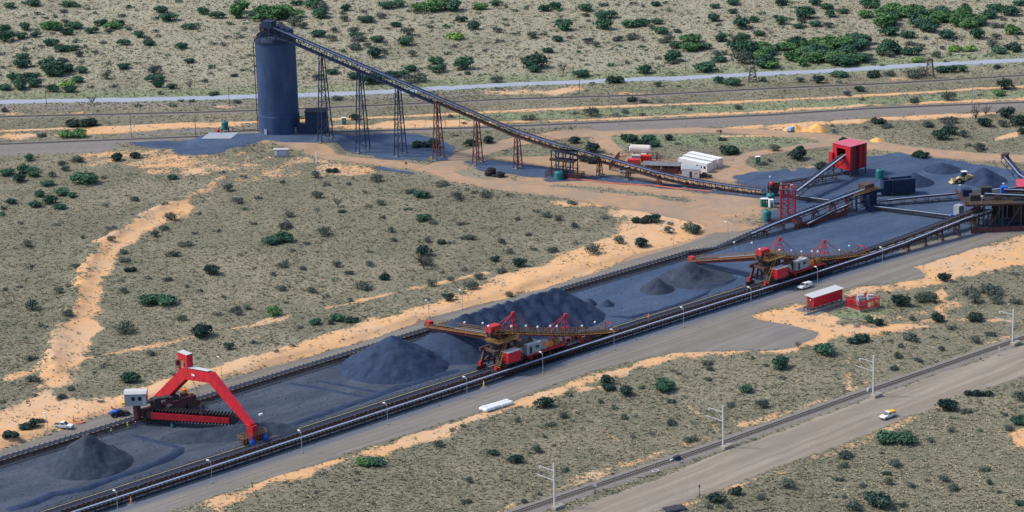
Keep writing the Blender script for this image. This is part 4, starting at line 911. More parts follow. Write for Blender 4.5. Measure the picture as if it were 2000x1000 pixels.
    MB().sweep([oo(i, 0, 0.1) for i in range(len(tp))], [(-0.7,0.16),(-0.3,-0.02),(0.3,-0.02),(0.7,0.16),(0.3,-0.1),(-0.3,-0.1)]).build('tripper_belt', M['belt'], root)
    hr = MB(); gr_ = MB()
    for s in (-1.95, 1.95):
        hr.sweep([oo(i, s*0.9, -0.2) for i in range(len(tp))], [(-.35,-.04),(.35,-.04),(.35,.04),(-.35,.04)])
        for z in (0.4, 0.9): hr.sweep([oo(i, s*1.05, z) for i in range(len(tp))], [(-.05,-.05),(.05,-.05),(.05,.05),(-.05,.05)])
        for i in range(len(tp)): hr.beam(oo(i, s*1.05, -0.2), oo(i, s*1.05, 0.9), 0.1)
    hr.build('tripper_walkway', M['yellow'], root)
    for i in range(0, len(tp)): gr_.beam(oo(i, 1.3, -0.1), oo(i, 1.3, 0.35), 0.5, 0.5)
    gr_.build('idler_guards', M['dark'], root, stuff=True)
    MB().box(T(2.1, v0, zh + 0.7), (3.6, 2.4, 1.7), ya).build('tripper_head_cover', M['sred'], root)
    MB().prism([T(0.2, -4.4, zh-0.2), T(3.2, -4.4, zh-0.2), T(2.6, -4.4, zh-2), T(1.0, -4.4, zh-2)], YV2*1.8).build('head_chute', M['dark'], root)
    for u, w_ in ((4.5, 0.4), (14.5, 0.4), (27, 0.5), (33.5, 0.6), (36.5, 0.6)):
        z = np.interp(u, [k[0] for k in keys], [k[1] for k in keys]) - 0.7
        for v in (-5.2, -1.0): MB().beam(T(u, v, 0.9), T(u, v*0.9, z), w_).build('tripper_leg', M['sred'] if u > 26 else M['oxide'], root)
    for u in (33.5, 36.5, 44): 
        for v in (0, -6.4): MB().box(T(u, v, 0.8), (2.6, 0.7, 0.7), ya).build('bogie', M['dark'], root)
    pf = MB(); pf.beam(T(46, -4.4, 1.2), T(46, -4.4, 3.4), 0.2); pf.beam(T(46, -1.8, 1.2), T(46, -1.8, 3.4), 0.2); pf.beam(T(46, -4.5, 3.4), T(46, -1.7, 3.4), 0.22); pf.build('end_frame', M['sred'], root)
    # masts with stay rods
    for mu, mh in ((9.0, 5.2), (28.5, 5.2)):
        zb = np.interp(mu, [k[0] for k in keys], [k[1] for k in keys]); ap = T(mu + 0.5, v0, zb + mh)
        mr_ = MB().box(ap, (0.9, 0.7, 0.6), ya).build('mast_head', M['sred'], root)
        for a in (-1.0, 1.6):
            for b in (-1.2, 1.2): MB().beam(T(mu + a, v0 + b, zb - 0.2), ap, 0.17).build('mast_leg', M['sred'], root)
        for z in (0.3, 0.6):
            p_ = [Vector(T(mu + a, v0 + b, zb)).lerp(ap, z) for a, b in ((-1, -1.2), (1.6, -1.2), (1.6, 1.2), (-1, 1.2))]
            fr = MB(); [fr.beam(p_[k], p_[(k+1) % 4], 0.14) for k in range(4)]; fr.build('mast_tie', M['sred'], root)
        for du_, w_ in ((-6.5, 0.15), (9.5, 0.09)):
            ze = np.interp(mu + du_, [k[0] for k in keys], [k[1] for k in keys])
            for b in (-1.2, 1.2): MB().beam(ap, T(mu + du_, v0 + b, ze + 0.2), w_).build('stay_rod', M['sred'], root)
    # floodlights
    for (u, v, z0, z1) in ((1, 6.5, 10, 12), (3.2, 1.5, 10.2, 12.4), (-1.0, -5.5, 12.8, 15.6), (13, -5.2, 10.2, 12.6), (22, -5.2, 7.6, 10.2), (24.5, -5.2, 7.2, 9.8), (34, -5.2, 4.6, 7.2), (42, -2.0, 3.2, 5.8), (16.5, -6, 7.6, 10), (6.5, -6.4, 9.0, 11.4)):
        fl = MB().tube(T(u, v, (z0 - 1.4) if v > -2.5 and u < 10 else np.interp(u, [k[0] for k in keys], [k[1] for k in keys]) - 0.4), T(u, v, z1 + (0 if v > -2.5 and u < 10 else np.interp(u, [k[0] for k in keys], [k[1] for k in keys]) - z0 - 0.4)), 0.06, 5).build('floodlight_pole', M['grey'], root); MB().box(T(u - 0.3, v, z1 + 0.15 + (0 if v > -2.5 and u < 10 else np.interp(u, [k[0] for k in keys], [k[1] for k in keys]) - z0 - 0.4)), (0.8, 0.42, 0.34), ya + 0.5).build('floodlight', M['white'], fl)
    return root
stacker(59.7, 'red stacker with yellow walkways feeding the steep ore cone in the middle of the yard', (834, 630), False)
u2, _z = on_v(1462, 571, 0.0)
stacker(u2, 'dusty red stacker parked beside the white pickup, its boom over the pointed cone', (1346, 505), True, -1.5)

# ================================================================== PORTAL RECLAIMER
UR = -17.3
rc = thing('portal_reclaimer', 'bright red portal scraper reclaimer with an angular arch spanning the ore floor', 'reclaimer', Y(UR, 18))
def ru(px, py, u=UR): v, z = on_u(px, py, u); return Y(u, v, z)
K = [ru(303, 789), ru(364, 728), ru(414, 737), ru(492, 832)]
wds = [(1.9, 3.0), (1.9, 3.0), (1.9, 2.6), (1.4, 1.5)]
def box_girder(a, b, wa, wb, name):
    d = (b - a).normalized(); x = YU2; y = d.cross(x).normalized()
    pa = [a + x*sx*wa[0]/2 + y*sy*wa[1]/2 for sx, sy in ((-1,-1),(1,-1),(1,1),(-1,1))]; pb = [b + x*sx*wb[0]/2 + y*sy*wb[1]/2 for sx, sy in ((-1,-1),(1,-1),(1,1),(-1,1))]
    o = MB().hexa(pa + pb).build(name, M['red'], rc)
    rb = MB()
    for k in range(1, 6):
        f = k/6; q = a.lerp(b, f); w_ = [wa[0]*(1-f)+wb[0]*f, wa[1]*(1-f)+wb[1]*f]
        rb.beam(q - x*(w_[0]/2+0.02) - y*w_[1]/2, q - x*(w_[0]/2+0.02) + y*w_[1]/2, 0.05, 0.05)
    rb.build('weld_seam', M['oxide'], o); return o
def mitre():      # continuous folded arch drawn as one mesh with shared joints
    x = YU2; rings = []
    for i, p in enumerate(K):
        d0 = (K[i] - K[i-1]).normalized() if i else (K[1]-K[0]).normalized(); d1 = (K[i+1]-K[i]).normalized() if i+1 < len(K) else d0
        t = (d0 + d1).normalized(); y = t.cross(x).normalized(); sc = 1/max(0.5, t.dot(d1)); w_, h_ = wds[i]
        rings.append([p + x*sx*w_/2 + y*sy*h_/2*sc for sx, sy in ((-1,-1),(1,-1),(1,1),(-1,1))])
    m = MB()
    for i in range(3):
        m2 = MB().hexa(rings[i] + rings[i+1]); nm = ('arch_leg', 'arch_crown', 'arch_leg')[i]; g_ = m2.build(nm, M['red'], rc)
        for k in range(1, 5):
            f = k/5; q = [rings[i][j].lerp(rings[i+1][j], f) for j in range(4)]
            MB().beam(q[0], q[3], 0.07, 0.05).build('weld_seam', M['oxide'], g_)
    # galvanised-looking walk strip on the long sloping leg
    return rings
rg = mitre()
dcr = (K[2]-K[1]).normalized()
MB().beam(K[1].lerp(K[2], 0.05) + Vector((0,0,1.75)), K[1].lerp(K[2], 0.95) + Vector((0,0,1.75)), 1.6, 0.12).build('crown_walkway', M['lgrey'], rc)
MB().box(K[1].lerp(K[2], 0.42) - YU2*1.22 + Vector((0,0,0.2)), (0.06, 1.3, 0.5), YA).build('name_plate', M['white'], rc)
# hoist tower with an arched opening
tb = K[1].lerp(K[2], -0.02); zlow = tb.z + 0.4; tvec = YV2
tz1 = HT(tb, 689)
hw = 1.9
def tpt(a, z, d): return tb + YV2*(-a) + YU2*d + Vector((0,0,z - tb.z))
for d in (-0.85, 0.85):
    arch = []; ztp = tz1; N_ = 8
    outer = [(-hw, zlow), (hw + 0.25, zlow), (hw + 0.25, ztp), (-hw, ztp)]
    inner = [(-0.85, zlow + 0.4)] + [(-0.85 + 0.95 - 0.95*math.cos(math.pi*k/N_), ztp - 2.2 + 0.95*math.sin(math.pi*k/N_)) for k in range(N_+1)] + [(1.05, zlow + 0.4)]
    m = MB()
    for (a0, a1, z0, z1) in ((-hw, -0.85, zlow, ztp), (1.05, hw + 0.25, zlow, ztp), (-0.85, 1.05, ztp - 1.2, ztp), (-0.85, 1.05, zlow, zlow + 0.6)):
        o_ = tpt(a0, z0, d - 0.06); m.fbox(o_, -YV2*(a1-a0), YU2*0.12, Vector((0,0,z1-z0)))
    for k in range(N_):
        a0, z0 = inner[1+k]; a1, z1 = inner[2+k]
        m.prism([tpt(a0, z0, d-0.06), tpt(a1, z1, d-0.06), tpt(a1, ztp - 1.2, d-0.06), tpt(a0, ztp - 1.2, d-0.06)], YU2*0.12)
    m.build('tower_plate', M['red'], rc)
MB().fbox(tpt(-hw, ztp, -0.95), -YV2*(2*hw+0.25), YU2*1.9, Vector((0,0,0.14))).build('tower_roof', M['lgrey'], rc)
MB().fbox(tpt(hw+0.13, zlow, -0.85), -YV2*0.12, YU2*1.7, Vector((0,0,ztp-zlow))).build('tower_wall', M['red'], rc)
for k in range(3): MB().tube(tpt(-0.5+0.5*k, zlow+0.6, 0), tpt(-0.5+0.5*k, ztp-1.5, 0), 0.12, 6).build('hoist_rope', M['dark'], rc)
MB().tube(tpt(0.1, ztp-1.9, -0.7), tpt(0.1, ztp-1.9, 0.7), 0.7, 14).build('sheave', M['yellow'], rc)
MB().tube(tpt(-1.9, zlow+1.5, -1.2), tpt(-1.9, zlow+3.0, -1.2), 0.5, 8).build('winch', M['oxide'], rc)
# right leg end carriage on the lower rail
for du_ in (-2.3, 0.0, 2.3):
    MB().box(Y(UR + du_, 0.3, 1.25), (1.7, 1.1, 1.5), YA).build('end_bogie', M['oxide'] if du_ else M['red'], rc)
    for k in (-0.5, 0.5): MB().tube(Y(UR + du_ + k, -0.2, 0.8), Y(UR + du_ + k, 0.6, 0.8), 0.38, 10).build('wheel', M['dark'], rc)
MB().beam(K[3] + Vector((0,0,0.3)), Y(UR, 0.4, 2.0), 2.0, 1.7).build('leg_foot', M['red'], rc)
hr = MB()
for z in (2.6, 3.2): 
    for a, b in (((-3.8, -0.9), (3.8, -0.9)), ((-3.8, 1.3), (3.8, 1.3)), ((-3.8, -0.9), (-3.8, 1.3)), ((3.8, -0.9), (3.8, 1.3))): hr.beam(Y(UR+a[0], a[1], z), Y(UR+b[0], b[1], z), 0.1)
for k in range(9): 
    for v in (-0.9, 1.3): hr.beam(Y(UR-3.8+k*0.95, v, 1.0), Y(UR-3.8+k*0.95, v, 3.2), 0.12)
hr.build('carriage_railing', M['yellow'], rc)
for du_ in (-1.2, 3.0): MB().lathe(Y(UR + du_, -1.3, 0.5), [(0.1, 0), (0.65, 0.1), (0.62, 0.9), (0.25, 1.5), (0.15, 2.2)], 12).build('grease_drum', M['blue'], rc)
# left carriage, machinery and driver's cabin
LC = Y(UR, 35, 0)
for du_ in (-9.0, -4.5, 0.5, 4.5):
    MB().box(Y(UR + du_, 32.6, 1.3), (3.2, 1.3, 1.5), YA).build('end_bogie', M['rust'], rc)
    for k in (-1, 0, 1): MB().tube(Y(UR + du_ + k, 32.1, 0.75), Y(UR + du_ + k, 33.0, 0.75), 0.4, 10).build('wheel', M['dark'], rc)
MB().beam(Y(UR - 11, 33.4, 2.8), Y(UR + 6, 33.4, 2.8), 2.0, 1.6).build('carriage_girder', M['oxide'], rc)
MB().hexa([Y(UR-3.5, 33.0, 3.0), Y(UR+1.6, 33.0, 3.0), Y(UR+1.6, 36.5, 3.0), Y(UR-3.5, 36.5, 3.0), Y(UR-1.5, 33.4, 4.6), Y(UR+1.2, 33.4, 4.6), Y(UR+1.2, 36.3, 4.6), Y(UR-1.5, 36.3, 4.6)]).build('pivot_house', M['dark'], rc)
for du_, v, z, s_, c_ in ((-6.2, 33.5, 4.6, (2.2, 2.0, 2.2), 'dark'), (3.4, 34.5, 3.6, (1.4, 1.4, 1.6), 'rust'), (4.8, 33.5, 3.6, (1.1, 1.1, 1.2), 'yellow'), (4.4, 35.6, 4.2, (1.1, 1.1, 1.2), 'orange'), (-3.8, 30.9, 2.6, (1.6, 1.6, 2.2), 'dark')):
    MB().box(Y(UR + du_, v, z), s_, YA).build('drive_unit', M[c_], rc)
cbp = Y(-29.0, 34.0, 0); cz = HT(cbp, 789)
cab = MB(); cab.box(cbp + Vector((0,0,cz + 1.7)), (5.6, 3.4, 3.2), YA + R(-42)).build('driver_cabin', M['grey'], rc, label='pale grey control cabin with dark windows')
cb_o = [o for o in rc.children if o.name.startswith('driver_cabin')][-1]; ca_ = YA + R(-42); cx_, cy_ = Vector((math.cos(ca_), math.sin(ca_), 0)), Vector((-math.sin(ca_), math.cos(ca_), 0)); cc = cbp + Vector((0,0,cz+1.7))
rf = [cc + cx_*sx*2.95 + cy_*sy*1.85 + Vector((0,0,1.6 if abs(sy) else 0)) for sx, sy in ((-1,-1),(1,-1),(1,1),(-1,1))]; rt = [cc + cx_*sx*2.95 + cy_*sy*1.1 + Vector((0,0,2.15)) for sx, sy in ((-1,-1),(1,-1),(1,1),(-1,1))]
MB().hexa(rf + rt).build('cabin_roof', M['lgrey'], cb_o)
MB().fbox(cc + cx_*2.81 + cy_*-1.0 + Vector((0,0,-0.3)), cx_*0.05, cy_*2.0, Vector((0,0,1.4))).build('window', M['glass'], cb_o)
for a in (-1.0, 0.7): MB().fbox(cc + cx_*a - cy_*1.76 + Vector((0,0,-0.2)), cx_*0.9, cy_*0.05, Vector((0,0,1.0))).build('window', M['glass'], cb_o)
MB().fbox(cc + cx_*1.9 - cy_*1.76 + Vector((0,0,-1.4)), cx_*0.8, cy_*0.05, Vector((0,0,2.0))).build('door', M['lgrey'], cb_o)
MB().beam(cbp + Vector((0,0,1.0)), cbp + Vector((0,0,cz+0.1)), 1.4).build('cabin_pedestal', M['oxide'], rc)
MB().beam(cbp + Vector((0,0,cz-0.1)), Y(UR-2, 34, cz-0.6), 1.6, 0.5).build('cabin_bracket', M['dark'], rc)
MB().box(cc - cx_*3.3 + Vector((0,0,-1.4)), (0.9, 1.0, 0.6), ca_).build('air_unit', M['byellow'], rc)
# scraper chain boom lying on the ore
s0, s1_ = Y(UR - 2.0, 31.0, 3.6), Y(UR - 3.0, 5.2, 2.6)
def on_ground_px(px, py, z): return g0(px, py, z)
s0 = on_ground_px(296, 806, 3.1); s1_ = on_ground_px(458, 816, 3.1)
sd_ = (s1_ - s0).normalized(); sx_ = Vector((-sd_.y, sd_.x, 0)).normalized(); L_s = (s1_ - s0).length
sp = lambda f, a, z: s0 + sd_*(L_s*f) + sx_*a + Vector((0,0,z))
for a in (-1.15, 1.15): MB().hexa([sp(0.02, a*1.35-0.1, -1.15), sp(0.96, a*1.35-0.1, -1.0), sp(0.96, a*1.35+0.1, -1.0), sp(0.02, a*1.35+0.1, -1.15), sp(0.02, a*1.35-0.1, 0.65), sp(0.96, a*1.35-0.1, 0.45), sp(0.96, a*1.35+0.1, 0.45), sp(0.02, a*1.35+0.1, 0.65)]).build('scraper_girder', M['red'], rc)
nb_ = int(L_s/0.85)
for k in range(nb_):
    f = k/(nb_-1)
    for zz, nm in ((0.95 - 0.1*f, 'scraper_blade'), (-1.5 + 0.1*f, 'scraper_blade')):
        MB().box(sp(f, 0, zz), (0.22, 3.0, 0.62), math.atan2(sd_.y, sd_.x)).build(nm, M['black'], rc)
MB().beam(sp(-0.03, 0, 0.9), sp(1.0, 0, 0.75), 1.0, 0.2).build('upper_chain', M['dark'], rc); MB().beam(sp(0, 0, -1.3), sp(0.98, 0, -1.15), 1.0, 0.2).build('lower_chain', M['dark'], rc)
for f in (0.0, 1.0): MB().tube(sp(f, -1.2, -0.2), sp(f, 1.2, -0.2), 1.15, 16).build('sprocket', M['dark'], rc)
ym = sp(0.62, 0, 0)
for a in (-1.3, 1.3): MB().beam(ym + sx_*a + Vector((0,0,0.3)), ym + sx_*a*0.4 + Vector((0,0,3.4)), 0.25).build('hoist_yoke', M['oxide'], rc)
MB().beam(ym - sx_*1.4 + Vector((0,0,3.2)), ym + sx_*1.4 + Vector((0,0,3.2)), 0.3).build('hoist_bar', M['oxide'], rc)
for a in (-0.4, 0.4): MB().tube(ym + sx_*a + Vector((0,0,3.3)), tpt(0.1, ztp - 2.0, 0) + sx_*a*0.5, 0.05, 5).build('hoist_rope', M['dark'], rc)
fl = MB().tube(Y(UR+3.4, 1.4, 2.0), Y(UR+3.4, 1.4, 6.4), 0.07, 5).build('floodlight_pole', M['grey'], rc); MB().box(Y(UR+3.8, 1.4, 6.6), (1.0, 0.5, 0.4), YA).build('floodlight', M['white'], fl)

# ================================================================== TRANSFER STATIONS AND PLANT
Zv = lambda d: Vector((0, 0, d))
def dirv(a): return Vector((math.cos(a), math.sin(a), 0))
def low_conveyor(name, label, pts, width=1.6, m=None, mtop=None, depth=0.8, legs=6.0, group=None):
    root = thing(name, label, 'conveyor', Vector((pts[0].x, pts[0].y, hz(*pts[0].xy))), group=group)
    path = densify(pts, 2.0); W = width/2
    o_ = lambda i, a, b: path[i] + frame_at(path, i)[1]*a + frame_at(path, i)[2]*b
    MB().sweep([o_(i, 0, 0) for i in range(len(path))], [(-W*.8,.14),(-W*.4,-.04),(W*.4,-.04),(W*.8,.14),(W*.4,-.12),(-W*.4,-.12)]).build('belt', M['belt'], root)
    for s in (-1, 1):
        MB().sweep([o_(i, s*W, -0.15) for i in range(len(path))], [(-.08,-.18),(.08,-.18),(.08,.18),(-.08,.18)]).build('stringer', m or M['rust'], root)
        MB().sweep([o_(i, s*W, -depth) for i in range(len(path))], [(-.08,-.1),(.08,-.1),(.08,.1),(-.08,.1)]).build('bottom_chord', m or M['rust'], root)
    ln = MB()
    for i in range(len(path)-1):
        for s in (-1, 1): ln.beam(o_(i, s*W, -0.15), o_(i+1 if i % 2 else i, s*W, -depth), 0.13)
        ln.beam(o_(i, -W, -.1), o_(i, W, -.1), 0.14)
    ln.build('lacing', m or M['rust'], root, stuff=True)
    if mtop: MB().sweep([o_(i, W*0.75, 0.22) for i in range(len(path))], [(-.24,-.05),(.24,-.05),(.24,.05),(-.24,.05)]).build('top_cover', mtop, root)
    if legs:
        tot = sum((b-a).length for a, b in zip(path, path[1:])); n = max(2, int(tot/legs))
        for k in range(n):
            i = int((k+0.5)/n*(len(path)-1)); p = path[i]; gz = hz(p.x, p.y)
            for s in (-1, 1): MB().beam(o_(i, s*W, -depth), Vector((o_(i, s*W*1.2, 0).x, o_(i, s*W*1.2, 0).y, gz)), 0.2).build('leg', m or M['rust'], root)
    return root
def upto(px, py_base, py): q = G(px, py_base); return Vector((q.x, q.y, HT(q, py)))

# ---- red drive building
P0 = G(1660, 347); A1_, A2_ = R(40), R(130)
d1, d2 = dirv(A1_), dirv(A2_); zt_ = HT(P0, 288); zb_ = P0.z + 2.4
rb = thing('drive_building', 'tall red sheet-metal drive building on stilts with a conveyor entering it', 'building', P0)
L1, L2 = 8.4, 8.2; hB = zt_ - zb_
for sx in (0.25, 0.5*L1, L1-0.25):
    for sy in (0.25, 0.5*L2, L2-0.25): MB().beam(P0 + d1*sx + d2*sy - Zv(0.2), P0 + d1*sx + d2*sy + Zv(2.5), 0.35).build('stilt', M['oxide'], rb)
MB().fbox(P0 + Zv(2.3), d1*L1, d2*L2, Zv(0.2)).build('floor_deck', M['dark'], rb)
npan = 7
for k in range(npan):      # right-hand face, alternating bright red and darker brown-red sheets
    w_ = L1/npan; dep = 0.9 if 2 <= k <= 3 else 0.0
    o = MB().fbox(P0 + d1*(k*w_ + 0.02) + d2*(dep) + Zv(2.5), d1*(w_-0.04), d2*0.12, Zv(hB)).build('wall_sheet', M['red'] if k % 2 == 0 else M['oxide'], rb)
    rbm = MB()
    for j in range(4): rbm.fbox(P0 + d1*(k*w_ + 0.1 + j*w_/4) + d2*(dep-0.05) + Zv(2.5), d1*0.08, d2*0.05, Zv(hB))
    rbm.build('corrugation', M['red'] if k % 2 == 0 else M['oxide'], o)
MB().fbox(P0 + d1*(2*L1/npan) + Zv(2.5), d1*0.08, d2*0.9, Zv(hB)).build('wall_sheet', M['red'], rb); MB().fbox(P0 + d1*(4*L1/npan) + Zv(2.5), d1*0.08, d2*0.9, Zv(hB)).build('wall_sheet', M['red'], rb)
oy0, oy1, oz0, oz1 = 2.2, 6.2, hB*0.5, hB*0.86       # opening in the left-hand face
for (y0, y1, z0, z1) in ((0.13, oy0, 0, hB), (oy1, L2, 0, hB), (oy0, oy1, oz1, hB), (oy0, oy1, 0, oz0)):
    n = max(1, int((y1-y0)/1.0))
    for k in range(n):
        ww = (y1-y0)/n; MB().fbox(P0 + d2*(y0 + k*ww + 0.015) + Zv(2.5 + z0), d2*(ww-0.03), d1*0.12, Zv(z1-z0)).build('wall_sheet', M['red'], rb)
MB().fbox(P0 + d1*(L1-0.12) + d2*0.13 + Zv(2.5), d1*0.12, d2*(L2-0.26), Zv(hB)).build('wall_sheet', M['red'], rb); MB().fbox(P0 + d1*0.13 + d2*(L2-0.12) + Zv(2.5), d1*(L1-0.26), d2*0.12, Zv(hB)).build('wall_sheet', M['red'], rb)
MB().fbox(P0 - d1*0.2 - d2*0.2 + Zv(2.5 + hB), d1*(L1+0.4), d2*(L2+0.4), Zv(0.16)).build('roof', M['redroof'], rb)
MB().fbox(P0 + d1*0.2 + d2*(oy0-0.6) + Zv(2.52), d1*3, d2*0.6, Zv(hB*0.4)).build('inner_frame', M['dark'], rb)
MB().fbox(P0 - d1*0.7 + d2*(L2-0.6) + Zv(2.5), d1*0.7, d2*1.6, Zv(hB*0.62)).build('stair_shaft', M['red'], rb)
ce = P0 + d1*2.0 + d2*4.2; ce = Vector((ce.x, ce.y, zb_ + (oz0+oz1)/2 - 0.6)); cs = upto(1553, 396, 373)
drv = low_conveyor('drive_conveyor', 'steep conveyor climbing from the red lattice tower into the red drive building', [cs, ce], 2.0, M['rust'], M['galv'], 1.9, 0)
low_conveyor('link_conveyor', 'dark conveyor running behind the steep one to the foot of the drive building', [upto(1512, 372, 358), upto(1570, 364, 349), upto(1640, 352, 339)], 1.9, M['rust'], None, 1.6, 7)
low_conveyor('floor_conveyor', 'short pale-topped floor conveyor beside the red lattice tower', [upto(1548, 388, 381), upto(1628, 400, 392)], 1.6, M['dark'], M['galv'], 0.8, 6)

# ---- red lattice tower
P1 = G(1524, 434); e1, e2 = dirv(R(-10)), dirv(R(80)); ht = HT(P1, 370) - P1.z; tw2 = thing('lattice_tower', 'narrow red lattice tower of the transfer point', 'tower', P1)
WX, WY = 4.6, 3.6
for sx in (0, WX/2, WX):
    for sy in (0, WY): MB().beam(P1 + e1*sx + e2*sy, P1 + e1*sx + e2*sy + Zv(ht), 0.3).build('column', M['red'], tw2)
nl = 6
for k in range(nl):
    z0, z1 = ht*k/nl, ht*(k+1)/nl
    for sy in (0, WY):
        MB().beam(P1 + e2*sy + Zv(z1), P1 + e1*WX + e2*sy + Zv(z1), 0.2).build('cross_bar', M['red'], tw2)
        for j in (0, 1): MB().beam(P1 + e1*WX/2*j + e2*sy + Zv(z0 if j else z1), P1 + e1*WX/2*(j+1) + e2*sy + Zv(z1 if j else z0), 0.15).build('diagonal_brace', M['oxide'], tw2)
    for sx in (0, WX): MB().beam(P1 + e1*sx + Zv(z1), P1 + e1*sx + e2*WY + Zv(z1), 0.18).build('cross_bar', M['oxide'], tw2)
MB().fbox(P1 - e1*0.4 - e2*0.4 + Zv(ht), e1*(WX+0.8), e2*(WY+0.8), Zv(0.15)).build('top_platform', M['dconc'], tw2)
fence_run(tw2, [P1 + Zv(ht+.1), P1 + e1*WX + Zv(ht+.1), P1 + e1*WX + e2*WY + Zv(ht+.1), P1 + e2*WY + Zv(ht+.1)], 1.0, M['red'], 1.0, 'railing')
for a, b, c_ in ((0.8, 1, 'dark'), (2.6, 2, 'rust'), (3.6, 0.9, 'grey')): MB().box(P1 + e1*a + e2*b + Zv(ht+0.8), (1.0, 1.0, 1.3)).build('drive_unit', M[c_], tw2)
ff = thing('guard_fence', 'low red guard fence at the foot of the red lattice tower', 'fence', P1); fence_run(ff, [P1 - e1*4 - e2*1, P1 + e1*5.2 - e2*1, P1 + e1*5.2 + e2*4.4], 1.6, M['oxide'], 0.4)
fence_run(ff, [P1 - e1*4 - e2*1, P1 - e1*4 + e2*3], 1.6, M['oxide'], 0.4)
# dark transfer chute where the long conveyor lands
P2 = G(1500, 384); tr = thing('transfer_chute', 'dark transfer chute and platform at the low end of the long conveyor', 'transfer chute', P2)
for sx in (0, 5.0):
    for sy in (0, 3.4): MB().beam(P2 + e1*sx + e2*sy, P2 + e1*sx + e2*sy + Zv(4.2), 0.28).build('column', M['rust'], tr)
MB().fbox(P2 - e1*0.3 - e2*0.3 + Zv(3.0), e1*5.6, e2*4, Zv(0.2)).build('platform', M['dark'], tr)
MB().prism([P2 + e1*1 + e2*0.6 + Zv(0.6), P2 + e1*3 + e2*0.6 + Zv(0.6), P2 + e1*4 + e2*0.6 + Zv(3), P2 + e1*0.4 + e2*0.6 + Zv(3)], e2*2.2).build('chute', M['dark'], tr)
MB().box(P2 + e1*2.2 + e2*1.6 + Zv(3.9), (2.6, 2.0, 1.5)).build('hood', M['rust'], tr); MB().ball(P2 + e1*1.2 + e2*0.2 + Zv(4.4), 0.75).build('motor', M['red'], tr)
fence_run(tr, [P2 - e2*0.3 + Zv(3.2), P2 + e1*5.2 - e2*0.3 + Zv(3.2)], 1.0, M['rust'], 0.8, 'railing')
MB().tube(P2 + e1*0.4 + e2*3 + Zv(3.2), P2 + e1*0.4 + e2*3 + Zv(6), 0.08, 5).build('floodlight_pole', M['grey'], tr); MB().box(P2 + e1*0.4 + e2*3 + Zv(6.1), (0.6, 0.5, 0.4)).build('floodlight', M['white'], tr)

# ---- head of the upper yard conveyor
eu = ucp[-1]; P3 = Vector((eu.x, eu.y, hz(eu.x, eu.y))); hd = thing('transfer_tower', 'dark ore-caked transfer tower at the head of the upper yard conveyor', 'transfer tower', P3)
f = lambda a, b, z: P3 + YU2*a + YV2*b + Zv(z)
for a in (-7, -2, 3):
    for b in (-2.2, 2.2): MB().beam(f(a, b, 0), f(a, b, eu.z-0.8), 0.4).build('column', M['navy'], hd)
for z in (eu.z*0.45, eu.z-0.9):
    for b in (-2.2, 2.2): MB().beam(f(-7.4, b, z), f(3.4, b, z), 0.35).build('girder', M['navy'], hd)
MB().box(f(-2, 0, eu.z-0.75), (11, 5.2, 0.15), YA).build('platform', M['dark'], hd); MB().box(f(0.5, 0, eu.z+0.5), (4.6, 3.0, 1.8), YA).build('head_hood', M['rust'], hd)
MB().box(f(2.2, 0.6, eu.z*0.5), (4.0, 3.4, eu.z*0.8), YA).build('chute_box', M['navy'], hd)
fence_run(hd, [f(-9, -2.7, eu.z-0.7), f(3.4, -2.7, eu.z-0.7)], 1.15, M['yellow'], 0.6, 'railing'); fence_run(hd, [f(3.4, -2.7, eu.z-0.7), f(3.4, 2.6, eu.z-0.7)], 1.15, M['yellow'], 0.6, 'railing')
ch = MB(); cpts = [f(-2.4, -2.8, eu.z*0.75), f(-3.4, -3.6, eu.z*0.5), f(-3.6, -4.4, eu.z*0.25), f(-2.6, -5.2, 0.2)]
for a, b in zip(cpts, cpts[1:]): ch.beam(a, b, 1.5, 1.2)
ch.build('spill_chute', M['navy'], hd)
low_conveyor('reclaim_conveyor', 'low brown conveyor with a pale edge under the head of the upper yard conveyor', [upto(1575, 445, 437), upto(1620, 424, 414), upto(1662, 408, 396)], 1.6, M['oxide'], M['galv'], 1.2, 5)
wp = thing('guard_wall', 'low oxide-red sheet wall along the ore floor under the upper conveyor head', 'wall', G(1560, 448))
aa, bb = G(1552, 449), G(1655, 420)
for k in range(14): p, q = aa.lerp(bb, k/14), aa.lerp(bb, (k+0.97)/14); MB().beam(p + Zv(0.9), q + Zv(0.9), 0.1, 1.8).build('sheet', M['oxide'], wp)
# feed bin
PB = G(1732, 384); b1, b2 = dirv(R(12)), dirv(R(102)); hb_ = HT(PB, 353) - PB.z
bn = thing('feed_bin', 'dark navy ribbed steel feed bin beside the ore heaps', 'bin', PB)
for o_, lx, ly, h0, h1, nm in ((PB + b1*2.0, 8.0, 3.6, 0.9, hb_, 'bin_body'), (PB - b1*1.0 + b2*0.6, 2.8, 3.0, 0.5, hb_*0.98, 'bin_annex')):
    z0, z1 = h0, h1
    for q, e_, t_ in ((o_, b1*lx, b2*0.15), (o_ + b2*(ly-.15), b1*lx, b2*0.15), (o_ + b2*0.15, b2*(ly-.3), b1*0.15), (o_ + b2*0.15 + b1*(lx-.15), b2*(ly-.3), b1*0.15)):
        MB().fbox(q + Zv(z0), e_, t_, Zv(z1-z0)).build(nm, M['navy'], bn)
    for k in range(int(lx/0.8)+1): MB().beam(o_ + b1*min(lx, k*0.8) - b2*0.08 + Zv(z0), o_ + b1*min(lx, k*0.8) - b2*0.08 + Zv(z1), 0.14).build('rib', M['navy'], bn)
    MB().fbox(o_ + b1*0.2 + b2*0.2 + Zv(z1-0.7), b1*(lx-.4), b2*(ly-.4), Zv(0.1)).build('ore_fill', M['ore'], bn)
for sx in (2.3, 9.6):
    for sy in (0.2, 3.3): MB().beam(PB + b1*sx + b2*sy, PB + b1*sx + b2*sy + Zv(1.2), 0.4).build('leg', M['dark'], bn)
